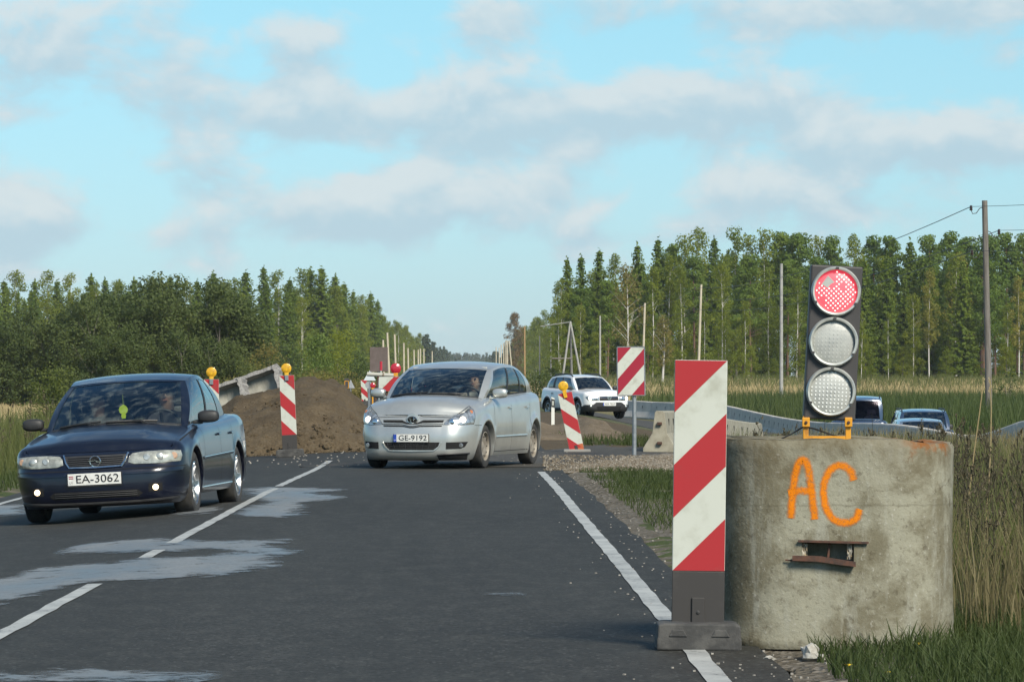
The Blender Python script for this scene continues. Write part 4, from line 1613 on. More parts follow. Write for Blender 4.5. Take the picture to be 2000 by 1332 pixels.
# ------------------------------------------------------------------ people (seated, seen through the glass)
def person(root_name, loc, rz, label, shirt, skin, hair, parent=None, scale=1.0, hands=None):
    """seated figure, origin at the hip, facing local -Y; one skinned body"""
    J = {'pelvis': (0, 0, .08), 'waist': (0, .03, .24), 'chest': (0, .05, .44), 'neck': (0, .02, .58), 'headb': (0, -.005, .66), 'head': (0, -.015, .76), 'top': (0, -.005, .83),
         'shl': (.19, .03, .50), 'ell': (.27, -.16, .30), 'wrl': (.16, -.40, .36), 'hdl': (.12, -.46, .40),
         'shr': (-.19, .03, .50), 'elr': (-.27, -.16, .30), 'wrr': (-.16, -.40, .36), 'hdr': (-.12, -.46, .40),
         'hipl': (.10, -.02, .06), 'knl': (.13, -.44, .12), 'anl': (.12, -.62, -.28), 'hipr': (-.10, -.02, .06), 'knr': (-.13, -.44, .12), 'anr': (-.12, -.62, -.28)}
    Rr = {'pelvis': .15, 'waist': .15, 'chest': .17, 'neck': .06, 'headb': .075, 'head': .10, 'top': .075, 'shl': .075, 'ell': .052, 'wrl': .034, 'hdl': .045, 'shr': .075, 'elr': .052, 'wrr': .034, 'hdr': .045,
          'hipl': .10, 'knl': .075, 'anl': .05, 'hipr': .10, 'knr': .075, 'anr': .05}
    E = [('pelvis', 'waist'), ('waist', 'chest'), ('chest', 'neck'), ('neck', 'headb'), ('headb', 'head'), ('head', 'top'), ('chest', 'shl'), ('shl', 'ell'), ('ell', 'wrl'), ('wrl', 'hdl'),
         ('chest', 'shr'), ('shr', 'elr'), ('elr', 'wrr'), ('wrr', 'hdr'), ('pelvis', 'hipl'), ('hipl', 'knl'), ('knl', 'anl'), ('pelvis', 'hipr'), ('hipr', 'knr'), ('knr', 'anr')]
    if hands:
        for k, v in hands.items(): J[k] = v
    # fingers
    for sd in ('l', 'r'):
        h = Vector(J['hd' + sd]); w = Vector(J['wr' + sd]); d = (h - w).normalized()
        sx = Vector((1, 0, 0)) if sd == 'l' else Vector((-1, 0, 0))
        for i, (o, ln) in enumerate(((-.03, .065), (-.01, .075), (.01, .07), (.03, .055))):
            a = h + sx * o + d * .02; b = a + d * ln * .6 + Vector((0, 0, .012)); c = b + d * ln * .3 - Vector((0, 0, .03))
            for nm, q in (('a', a), ('b', b), ('c', c)):
                J[f'f{sd}{i}{nm}'] = tuple(q); Rr[f'f{sd}{i}{nm}'] = .010
            E += [('hd' + sd, f'f{sd}{i}a'), (f'f{sd}{i}a', f'f{sd}{i}b'), (f'f{sd}{i}b', f'f{sd}{i}c')]
        a = h - sx * .035 - d * .01; b = a - sx * .025 + d * .035
        J[f't{sd}a'] = tuple(a); J[f't{sd}b'] = tuple(b); Rr[f't{sd}a'] = .013; Rr[f't{sd}b'] = .010
        E += [('hd' + sd, f't{sd}a'), (f't{sd}a', f't{sd}b')]
    ks = list(J)
    me = bpy.data.meshes.new('body')
    me.from_pydata([J[k] for k in ks], [(ks.index(a), ks.index(b)) for a, b in E], [])
    tmp = bpy.data.objects.new('body', me); COL.objects.link(tmp)
    sk = tmp.modifiers.new('skin', 'SKIN')
    for i, k in enumerate(ks):
        me.skin_vertices[0].data[i].radius = (Rr[k], Rr[k])
        me.skin_vertices[0].data[i].use_root = (k == 'pelvis')
    sb = tmp.modifiers.new('sub', 'SUBSURF'); sb.levels = 2; sb.render_levels = 2
    dg = bpy.context.evaluated_depsgraph_get()
    bm_ = bpy.data.meshes.new_from_object(tmp.evaluated_get(dg))
    bpy.data.objects.remove(tmp)
    bm_.name = 'body'
    bm_.materials.clear()
    for m in (shirt, skin, M('dark_trousers', (.03, .03, .04), .9)): bm_.materials.append(m)
    hl, hr = Vector(J['wrl']), Vector(J['wrr'])
    for f in bm_.polygons:
        c = f.center
        f.use_smooth = True
        if c.z > .595 or (c - hl).length < .12 and c.y < hl.y + .03 or (c - hr).length < .12 and c.y < hr.y + .03 : f.material_index = 1
        elif c.z < .17 and not (c - hl).length < .2: f.material_index = 2
    r = empty('person', loc, rz)
    r.scale = (scale,) * 3
    link(bpy.data.objects.new('body', bm_), r)
    # hair, face
    mb = MB()
    rows = []
    for i in range(9):
        a = PI * .56 * i / 8
        rows.append([(.108 * math.sin(a) * math.cos(b), .018 + .118 * math.sin(a) * math.sin(b) - .01, .765 + .118 * math.cos(a)) for b in [2 * PI * k / 18 for k in range(18)]])
    vs = [p for rw in rows for p in rw]
    mb.grid(rows, close_u=True)
    keep = [f for f in mb.f if not (np.mean([mb.v[i][1] for i in f]) < -.055 and np.mean([mb.v[i][2] for i in f]) < .815)]
    mb.f = keep; mb.m = [0] * len(keep)
    mb.build('hair', hair, r, smooth=True)
    fm = MB()
    fm.add([(0, -.118, .775), (.016, -.108, .735), (-.016, -.108, .735), (0, -.138, .738)], [(0, 1, 3), (0, 3, 2), (1, 2, 3)])
    fm.build('nose', skin, r)
    for sx in (.035, -.035):
        MB().lathe([(.001, -.112), (.012, -.110), (.013, -.10)], 10, 'Y', (sx, 0, .775)).build('eye', M('eye_dark', (.03, .02, .02), .4), r)
        MB().lathe([(.001, -.012), (.022, -.006), (.024, .01)], 10, 'X', (sx * 2.86, .005, .76)).build('ear', skin, r)
    MB().box((0, -.104, .700), (.05, .012, .008)).build('mouth', M('lip', (.35, .14, .12), .5), r)
    return tag(r, label, 'person')

SKIN = M('skin', (0.50, 0.31, 0.22), .55)
HAIRD = M('dark_hair', (0.03, 0.022, 0.018), .6)
HAIRG = M('grey_hair', (0.30, 0.29, 0.28), .7)
# ------------------------------------------------------------------ the cars themselves
P_NAVY = M('navy_paint', (0.0015, 0.0028, 0.011), .3, .0, coat=.6, col2=(0.002, 0.004, 0.014), vscale=3)
P_SILV = M('silver_paint', (0.56, 0.565, 0.53), .34, .65, coat=.6, col2=(0.50, 0.505, 0.475), vscale=2.5)
MLAMPB = M('lamp_bowl', (0.55, 0.57, 0.54), .3, .5, col2=(0.34, 0.35, 0.33), vscale=25, coat=.4)
P_WHIT = M('white_paint', (0.74, 0.75, 0.75), .3, coat=.8, col2=(0.70, 0.70, 0.69), vscale=3)
P_BLUE = M('blue_paint', (0.030, 0.055, 0.105), .28, .2, coat=1.0)
P_BLU2 = M('grey_blue_paint', (0.16, 0.22, 0.30), .3, .4, coat=1.0)


def disc(name, c, r, mat, parent, depth=.01, n=20, nrm=(0, -1, 0)):
    n_ = Vector(nrm).normalized(); u = n_.orthogonal().normalized(); v = n_.cross(u)
    c = Vector(c)
    mb = MB()
    ring = [c + (u * math.cos(2 * PI * k / n) + v * math.sin(2 * PI * k / n)) * r for k in range(n)]
    dome = [c + n_ * depth * .7 + (u * math.cos(2 * PI * k / n) + v * math.sin(2 * PI * k / n)) * r * .7 for k in range(n)]
    back = [p - n_ * .02 for p in ring]
    mb.grid([back, ring, dome], close_u=True)
    mb.add(dome, [tuple(range(n))])
    return mb.build(name, mat, parent, smooth=True)


def lamp_disc(C, name, u, z, r, mat, parent, off=.012):
    t = C.ta(u)
    n = C.nrm(t, z)
    d = Vector((0, -1, 0)) * .6 + n * .4
    return disc(name, C.pt(t, z) + n * off, r, mat, parent, .012, 20, d)


def mirror_poly(p):
    return [(-a, b) for a, b in reversed(p)]


def place_car(root, px, Y, rz, roll=0.0, pitch=0.0, z=None):
    x = (px - 1000) * Y / FPX
    root.location = (x, Y, gz(x, Y) + .012 if z is None else z)
    root.rotation_mode = 'ZXY'
    root.rotation_euler = (pitch, roll, rz)


# ---- dark blue sedan --------------------------------------------------------
car = empty('car'); tag(car, 'dark navy blue sedan with fog lamps lit and plate EA-3062', 'car')
S = dict(L=4.48, W=1.70, rx=.32, ry=.36, bow=.12, rrx=.25, rry=.25, wy=(.87, 3.50), wr=.315, ra=.362, tw=.20, track=1.475, flare=.012, clear=.17,
         nose=[(.13, .12), (.18, .03), (.27, 0), (.44, 0), (.49, .015), (.53, .055), (.60, .085), (.70, .13)], tail=[(.2, .08), (.35, 0), (.6, 0), (.8, .02), (1.0, .06)],
         belt=[(0, .672), (.15, .70), (.4, .748), (.8, .805), (1.2, .855), (1.6, .885), (2.4, .905), (3.2, .925), (3.8, .945), (4.48, .95)],
         rho=[(0, .05), (.5, .13), (1.2, .12), (4.5, .12)], side=[(.15, .90), (.22, .95), (.35, .985), (.5, 1.0), (.62, 1.0), (.75, .99), (.95, .965)],
         taper=[(0, .94), (.35, .975), (.8, 1.0), (3.8, 1.0), (4.48, .95)], sill=[(0, .15), (.45, .15), (.55, .18), (1.3, .20), (3.1, .20), (3.9, .24), (4.4, .26)],
         crown=[(0, 0), (.12, .03), (.5, .055), (1, .05)], ya=1.30, wbow=.22, yh=1.30, yrf=2.02, tbow=.10, xroof=.585, yrr=3.05, yc=3.62, yd=3.60,
         roof=[(1.9, 1.30), (2.02, 1.322), (2.3, 1.365), (2.6, 1.375), (3.05, 1.335), (3.2, 1.30)], inset=.022, wrise=.058, rcrown=.014, liprise=.02, crease=.014)
C = Car(S, car)
C.body(P_NAVY)
C.greenhouse(P_NAVY, MBLK, [(1.075, 1.46, .05, .90), (1.51, 1.84, .05, .90)], GLASS)
C.underside()
C.wheels('spoke7', MALU)
hl = [(.335, .560), (.40, .540), (.62, .536), (.92, .548), (.95, .60), (.93, .648), (.70, .655), (.48, .652), (.375, .640), (.345, .61)]
for poly, sg in ((hl, 1), (mirror_poly(hl), -1)):
    h = C.patch('headlight', poly, MLAMPD, .006, .014)
    lamp_disc(C, 'bulb_reflector', sg * .66, .595, .038, MLAMPB, h, .017)
    lamp_disc(C, 'bulb_reflector', sg * .52, .593, .036, MLAMPB, h, .017)
    lamp_disc(C, 'indicator', sg * .82, .600, .034, M('pale_amber', (.45, .28, .18), .3, coat=.6), h, .012)
g = C.patch('grille', [(-.325, .640), (.325, .640), (.300, .58), (.262, .530), (-.262, .530), (-.300, .58)], MBLK, .004)
for z in (.548, .566, .584, .602, .620): C.line('grille_slat', [(-.285, z), (.285, z)], .0045, M('slat_gloss', (.04, .04, .042), .3), off=.012, parent=g)
C.line('grille_trim', [(-.335, .648), (-.305, .575), (-.268, .522), (0, .516), (.268, .522), (.305, .575), (.335, .648)], .011, MCHR, off=.010)
em = MB(); cy = C.pt(1e-5, .585).y - .02
em.tube([(.050 * math.cos(a), cy, .585 + .050 * math.sin(a)) for a in [2 * PI * k / 28 for k in range(29)]], .0065, 6, caps=False)
em.prism([(-.068, .594), (.006, .594), (.012, .574), (.068, .576), (.066, .583), (.030, .583), (-.006, .602), (-.008, .590), (-.030, .586), (-.068, .587)], cy - .006, cy + .004)
em.build('emblem', MCHR, car)
C.patch('bumper_seam', [(-1.02, .498), (0, .496), (1.02, .498), (1.02, .505), (0, .503), (-1.02, .505)], MDRK, .002)
C.patch('bumper_strip', [(-.95, .448), (-.30, .448), (-.30, .474), (-.95, .478)], P_NAVY, .010, .006)
C.patch('bumper_strip', [(.30, .448), (.95, .448), (.95, .478), (.30, .474)], P_NAVY, .010, .006)
g = C.patch('lower_intake', [(-.44, .300), (.44, .300), (.50, .262), (.46, .232), (-.46, .232), (-.50, .262)], MDRK, .003)
for z in (.248, .266, .284): C.line('intake_slat', [(-.44, z), (.44, z)], .005, MBLK, off=.008, parent=g)
C.line('spoiler_lip', [(-.95, .205), (-.5, .188), (0, .185), (.5, .188), (.95, .205)], .012, MBLK, off=.004)
for sg in (1, -1):
    f = C.patch('fog_lamp', [(.555, .350), (.70, .352), (.71, .275), (.56, .270)] if sg > 0 else mirror_poly([(.555, .350), (.70, .352), (.71, .275), (.56, .270)]), MDRK, .003)
    lamp_disc(C, 'lit_bulb', sg * .63, .311, .029, MBEAM, f, .010)
    for y in (1.42, 2.42, 3.22): C.patch('door_seam', [(y, .26), (y + .006, .26), (y + .006, .85), (y, .85)], MDRK, .0015, mode='side', side=sg)
    C.line('side_moulding', [(1.28, .545), (3.10, .565)], .014, MBLK, 'side', sg, .004)
    C.line('moulding_trim', [(1.28, .558), (3.10, .578)], .005, MCHR, 'side', sg, .016)
    C.line('sill_trim', [(1.27, .262), (3.10, .262)], .007, MCHR, 'side', sg, .004)
    for y in (2.26, 3.06): C.line('door_handle', [(y, .765), (y + .15, .77)], .013, P_NAVY, 'side', sg, .014)
    C.patch('bonnet_seam', [(.42, .742), (.8, .796), (1.2, .845), (1.2, .838), (.8, .789), (.42, .735)], MDRK, .0015, mode='side', side=sg)
C.mirror_pair(MBLK, 1.52, .955, .78, (.21, .13, .125))
C.plate('EA-3062', .418, C.pt(1e-5, .418).y - .016)
C.wiper(-.80, .02, -.18, .035); C.wiper(-.10, .015, .62, .04)
C.interior(.78, (.36, 0))
C.seats([(2.35, (.36, -.36)), (3.15, (.40, -.40))], 1.05)
mb = MB(); mb.box((0, 1.93, 1.225), (.22, .03, .055)); bevel(mb.build('rear_view_mirror', MBLK, car), .01)
place_car(car, 189.5, 41.9, -R(5.4), -R(3.0))
sedan = car

# things carried in the sedan: placed in its frame, standing on their own
bpy.context.view_layer.update()
def in_car(o, c, loc, rz=0):
    """put a top-level thing at a car-frame position, turned with the car"""
    m = Matrix.Translation(c.location) @ c.rotation_euler.to_matrix().to_4x4()
    sc = o.scale.copy()
    o.matrix_world = m @ Matrix.Translation(loc) @ Matrix.Rotation(rz, 4, 'Z') @ Matrix.Diagonal((*sc, 1))
p = person('person', (0, 0, 0), 0, 'driver in a dark top with both hands on the dark blue sedan steering wheel', M('dark_top', (.05, .05, .06), .9), SKIN, HAIRD)
in_car(p, sedan, (.36, 2.20, .44))
p = person('person', (0, 0, 0), 0, 'front passenger in a pale top inside the dark blue sedan', M('pale_top', (.30, .29, .27), .9), SKIN, HAIRD,
           hands={'hdl': (.05, -.34, .20), 'wrl': (.10, -.28, .20), 'ell': (.27, -.06, .24), 'hdr': (-.05, -.34, .20), 'wrr': (-.10, -.28, .20), 'elr': (-.27, -.06, .24)}, scale=.95)
in_car(p, sedan, (-.36, 2.24, .44))
# lime air freshener hanging from the mirror
r = empty('air_freshener'); tag(r, 'lime green air freshener dangling behind the dark blue sedan windscreen', 'air freshener')
prof = [(-.018, 0), (.018, 0), (.024, .03), (.018, .045), (.038, .06), (.046, .09), (.036, .115), (.018, .13), (0, .14), (-.018, .13), (-.036, .115), (-.046, .09), (-.038, .06), (-.018, .045), (-.024, .03)]
mb = MB(); mb.prism(prof, -.006, .006); mb.build('tag_body', M('lime_plastic', (.55, .72, .04), .4), r)
mb = MB(); mb.tube([(0, 0, .14), (0, 0, .24)], .003, 5); mb.build('cord', M('lime_cord', (.35, .45, .08), .8), r)
in_car(r, sedan, (-.02, 1.80, .975))


# ---- silver people carrier --------------------------------------------------
car = empty('car'); tag(car, 'silver people carrier with headlights on and plate GE-9192', 'car')
S = dict(L=4.36, W=1.77, rx=.40, ry=.50, bow=.16, rrx=.25, rry=.22, wy=(.90, 3.65), wr=.318, ra=.372, tw=.20, track=1.535, flare=.030, clear=.15,
         nose=[(.10, .16), (.15, .05), (.22, .005), (.30, 0), (.46, 0), (.54, .015), (.62, .04), (.70, .085), (.80, .17)], tail=[(.2, .08), (.35, 0), (.6, 0), (.8, .02), (1.1, .07)],
         belt=[(0, .765), (.12, .80), (.35, .875), (.7, .945), (1.05, .99), (1.6, 1.015), (2.5, 1.04), (3.4, 1.07), (4.36, 1.085)],
         rho=[(0, .06), (.5, .15), (1.2, .14), (4.5, .14)], side=[(.12, .90), (.2, .95), (.35, .985), (.5, 1.0), (.68, 1.0), (.85, .99), (1.08, .97)],
         taper=[(0, .93), (.4, .965), (.9, 1.0), (3.6, 1.0), (4.36, .94)], sill=[(0, .125), (.45, .13), (.56, .17), (1.3, .18), (3.2, .18), (4.0, .22), (4.3, .24)],
         crown=[(0, 0), (.12, .035), (.5, .055), (1, .05)], ya=1.22, wbow=.27, yh=1.22, yrf=2.00, tbow=.13, xroof=.645, yrr=3.55, yc=4.12, yd=4.08,
         roof=[(1.9, 1.41), (2.00, 1.432), (2.3, 1.485), (2.7, 1.510), (3.1, 1.495), (3.55, 1.435), (3.8, 1.38)], inset=.015, wrise=.055, rcrown=.02, liprise=.015, crease=.010, bulge=.045)
C = Car(S, car)
C.body(P_SILV)
C.greenhouse(P_SILV, MBLK, [(1.055, 1.42, .05, .90), (1.455, 1.71, .05, .89), (1.735, 1.88, .06, .86)], GLASS)
C.underside()
C.wheels('steel', MSTL)
hl = [(.485, .640), (.55, .70), (.64, .762), (.76, .82), (.90, .875), (1.02, .905), (1.07, .85), (1.06, .72), (1.03, .645), (.75, .632)]
for poly, sg in ((hl, 1), (mirror_poly(hl), -1)):
    h = C.patch('headlight', poly, MLAMP, .006, .008)
    lamp_disc(C, 'lit_bulb', sg * .80, .700, .046, MBEAMW, h, .022)
    lamp_disc(C, 'bulb_reflector', sg * .63, .675, .042, MCHR, h, .018)
    lamp_disc(C, 'indicator', sg * .97, .815, .028, MORG, h, .008)
    C.line('headlight_seam', poly + poly[:1], .004, MDRK, off=.002, parent=h)
C.patch('grille', [(-.49, .700), (-.17, .700), (-.085, .664), (.085, .664), (.17, .700), (.49, .700), (.475, .668), (.16, .660), (.10, .642), (-.10, .642), (-.16, .660), (-.475, .668)], MDRK, .005)
C.patch('grille', [(-.475, .628), (-.14, .624), (-.04, .606), (.04, .606), (.14, .624), (.475, .628), (.46, .610), (.14, .606), (.03, .588), (-.03, .588), (-.14, .606), (-.46, .610)], MDRK, .005)
C.line('grille_trim', [(-.49, .650), (-.15, .645), (-.05, .622), (.05, .622), (.15, .645), (.49, .650)], .009, P_SILV, off=.008)
C.line('bonnet_seam', [(-.60, .738), (-.3, .748), (-.14, .752), (-.08, .768)], .004, MDRK, off=.001)
C.line('bonnet_seam', [(.60, .738), (.3, .748), (.14, .752), (.08, .768)], .004, MDRK, off=.001)
cy = C.pt(1e-5, .705).y
em = MB(); em.lathe([(.001, -.016), (.09, -.008), (.10, .01)], 28, 'Y', (0, cy - .01, .705)); em.build('emblem_boss', P_SILV, car, smooth=True)
em = MB(); em.lathe([(.001, -.003), (.070, 0), (.070, .01)], 28, 'Y', (0, cy - .028, .705))
o = em.build('emblem_disc', MDRK, car); o.scale = (1, 1, .72); o.location = (0, 0, .705 * .28)
em = MB()
for rx_, rz_, dz in ((.072, .050, 0), (.024, .046, 0), (.046, .020, .020)):
    em.tube([(rx_ * math.cos(a), cy - .036, .705 + dz + rz_ * math.sin(a)) for a in [2 * PI * k / 28 for k in range(29)]], .0055, 6, caps=False)
em.build('emblem', MCHR, car)
C.patch('bumper_seam', [(-1.25, .622), (-1.05, .625), (-1.05, .631), (-1.25, .628)], MDRK, .002)
C.patch('bumper_seam', [(1.05, .625), (1.25, .622), (1.25, .628), (1.05, .631)], MDRK, .002)
g = C.patch('lower_intake', [(-.45, .385), (.45, .385), (.43, .33), (.36, .275), (-.36, .275), (-.43, .33)], MDRK, .003)
for k in range(9): C.line('mesh_bar', [(-.40 + .1 * k, .37), (-.36 + .09 * k, .285)], .004, MBLK, off=.006, parent=g)
for z in (.30, .325, .35): C.line('mesh_bar', [(-.40, z), (.40, z)], .004, MBLK, off=.006, parent=g)
C.line('intake_rim', [(-.47, .385), (-.44, .325), (-.37, .265), (0, .255), (.37, .265), (.44, .325), (.47, .385)], .010, P_SILV, off=.006)
C.patch('broken_bumper_gap', [(.42, .205), (.95, .225), (.98, .135), (.45, .13)], MDRK, .004)
C.line('torn_bumper_edge', [(.42, .208), (.70, .222), (.98, .228)], .012, MBLK, off=.012)
for sg in (1, -1):
    fp = [(.555, .385), (.93, .392), (.88, .318), (.80, .292), (.56, .285)]
    f = C.patch('fog_lamp', fp if sg > 0 else mirror_poly(fp), MDRK, .003)
    lamp_disc(C, 'bulb_reflector', sg * .80, .340, .034, MLAMP, f, .010)
    for y in (1.34, 2.30, 3.30): C.patch('door_seam', [(y, .24), (y + .007, .24), (y + .007 + (.0 if y < 3 else .08), .93), (y + (.0 if y < 3 else .08), .93)], MDRK, .0015, mode='side', side=sg)
    C.line('side_moulding', [(1.38, .455), (3.16, .462)], .016, P_SILV, 'side', sg, .002)
    C.patch('sill_seam', [(1.30, .232), (3.24, .236), (3.24, .244), (1.30, .240)], MDRK, .002, mode='side', side=sg)
    for y in (2.14, 3.12): C.line('door_handle', [(y, .872), (y + .15, .876)], .014, P_SILV, 'side', sg, .018)
C.mirror_pair(P_SILV, 1.46, 1.085, .82, (.22, .14, .145), stalk=P_SILV)
C.plate('GE-9192', .445, C.pt(1e-5, .445).y - .016, strip='blue')
C.wiper(-.86, .02, -.05, .045); C.wiper(-.02, .02, .72, .05)
C.interior(.86, (.36, 0))
C.seats([(2.25, (.37, -.37)), (3.05, (.42, 0, -.42))], 1.16)
mb = MB()
mb.tube([(-.36, 3.5, 1.545), (-.30, 3.62, 1.60), (-.22, 3.8, 1.66)], [.007, .005, .003], 5); mb.build('aerial', MBLK, car)
mb = MB(); mb.box((.36, 2.06, 1.40), (.42, .02, .14)); mb.box((-.36, 2.06, 1.40), (.42, .02, .14)); bevel(mb.build('sun_visor', M('visor', (.42, .42, .38), .9), car), .008)
place_car(car, 803, 62.6, -R(15))
van = car
p = person('person', (0, 0, 0), 0, 'driver in a light shirt at the wheel of the silver people carrier', M('light_shirt', (.40, .38, .34), .9), SKIN, HAIRD)
in_car(p, van, (.37, 2.10, .52))


# ---- white SUV --------------------------------------------------------------
car = empty('car'); tag(car, 'white off-road SUV with black roof rails on the detour lane', 'car')
S = dict(L=4.31, W=1.82, rx=.30, ry=.36, bow=.10, rrx=.2, rry=.2, wy=(.84, 3.51), wr=.345, ra=.412, tw=.215, track=1.57, flare=.028, clear=.24,
         nose=[(.2, .18), (.28, .06), (.36, .01), (.45, 0), (.62, 0), (.74, .015), (.86, .045), (.96, .12)], tail=[(.2, .08), (.4, 0), (.7, 0), (1.1, .05)],
         belt=[(0, .90), (.15, .955), (.5, .995), (1.0, 1.025), (1.5, 1.06), (3.0, 1.10), (4.3, 1.13)],
         rho=[(0, .06), (.5, .12), (1.2, .12), (4.5, .12)], side=[(.2, .90), (.3, .95), (.45, 1.0), (.75, 1.0), (.95, .97), (1.12, .94)],
         taper=[(0, .95), (.35, .98), (.8, 1.0), (3.6, 1.0), (4.31, .95)], sill=[(0, .27), (.4, .26), (.5, .30), (1.3, .31), (3.0, .31), (3.9, .33), (4.3, .36)],
         crown=[(0, 0), (.12, .035), (.5, .05), (1, .045)], ya=1.28, wbow=.18, yh=1.28, yrf=1.88, tbow=.10, xroof=.60, yrr=3.72, yc=4.02, yd=3.98,
         roof=[(1.8, 1.48), (1.88, 1.50), (2.3, 1.555), (3.0, 1.57), (3.72, 1.52), (3.9, 1.48)], inset=.035, wrise=.05, rcrown=.015, liprise=.015, crease=.015)
C = Car(S, car)
def lowz(c):
    if c.y < .35: return .36
    for yw in (.84, 3.51):
        if math.hypot(c.y - yw, c.z - .345) < .475: return 9
    return .40
C.body(P_WHIT, MBLK, lowz)
C.greenhouse(P_WHIT, MBLK, [(1.075, 1.40, .05, .89), (1.435, 1.70, .05, .88), (1.77, 1.93, .08, .84)], GLASSD)
C.underside()
C.wheels('spoke5', MALU)
hl = [(.40, .665), (.70, .668), (.86, .70), (.95, .77), (.95, .82), (.78, .828), (.42, .815)]
for poly, sg in ((hl, 1), (mirror_poly(hl), -1)):
    h = C.patch('headlight', poly, MLAMP, .006, .012)
    lamp_disc(C, 'lit_bulb', sg * .76, .745, .068, MBEAMW, h, .022)
    lamp_disc(C, 'bulb_reflector', sg * .54, .735, .055, MCHR, h, .020)
g = C.patch('grille', [(-.39, .825), (.39, .825), (.39, .675), (-.39, .668)], MDRK, .005)
C.line('grille_bar', [(-.385, .772), (.385, .772)], .016, MCHR, off=.014, parent=g)
C.line('grille_bar', [(-.385, .715), (.385, .715)], .007, MBLK, off=.012, parent=g)
cy = C.pt(1e-5, .76).y - .035
em = MB(); em.prism([(-.105, .815), (.105, .815), (.085, .755), (.05, .695), (-.05, .695), (-.085, .755)], cy, cy + .03); e_ = em.build('emblem', MCHR, car); bevel(e_, .006)
em = MB(); em.prism([(-.03, .765), (.03, .765), (.025, .725), (-.025, .725)], cy - .004, cy + .01); em.build('emblem_inset', MDRK, e_)
C.patch('front_cladding', [(-1.12, .46), (-.98, .515), (-.66, .515), (-.52, .605), (.52, .605), (.66, .515), (.98, .515), (1.12, .46), (1.12, .30), (.9, .275), (-.9, .275), (-1.12, .30)], MBLK, .006)
C.patch('lower_intake', [(-.52, .46), (.52, .46), (.48, .35), (-.48, .35)], MDRK, .010)
for sg in (1, -1):
    lamp_disc(C, 'fog_lamp', sg * .74, .455, .045, MLAMP, car, .016)
    for y in (1.36, 2.30, 3.12): C.patch('door_seam', [(y, .42), (y + .008, .42), (y + .008, .98), (y, .98)], MDRK, .0015, mode='side', side=sg)
    for y in (2.12, 3.0): C.line('door_handle', [(y, .915), (y + .15, .918)], .016, MBLK, 'side', sg, .016)
    C.line('sill_cladding', [(1.30, .37), (3.06, .37)], .035, MBLK, 'side', sg, .0)
    mb = MB(); z0 = 1.555
    mb.tube([(sg * .56, 1.98, z0 - .01), (sg * .56, 2.10, z0 + .055), (sg * .565, 2.6, z0 + .075), (sg * .565, 3.1, z0 + .07), (sg * .56, 3.50, z0 + .045), (sg * .56, 3.62, z0 - .02)], .028, 8)
    mb.build('roof_rail', MBLK, car, smooth=True)
C.mirror_pair(MBLK, 1.50, 1.125, .83, (.20, .14, .15))
C.plate('KRA 70241', .535, C.pt(1e-5, .535).y - .016, strip='eu', sz=.075)
C.wiper(-.80, .02, -.1, .04); C.wiper(-.05, .02, .65, .04)
C.interior(.90, (.36, 0))
C.seats([(2.25, (.37, -.37)), (3.0, (.42, -.42))], 1.20)
mb = MB(); mb.tube([(0, 2.05, 1.60), (0, 2.18, 1.70)], .006, 5); mb.build('aerial', MBLK, car)
place_car(car, 1190, 158, R(23.5))
suv = car
p = person('person', (0, 0, 0), 0, 'driver dimly visible behind the windscreen of the white SUV', M('grey_top', (.16, .16, .17), .9), SKIN, HAIRG)
in_car(p, suv, (.37, 2.10, .56))


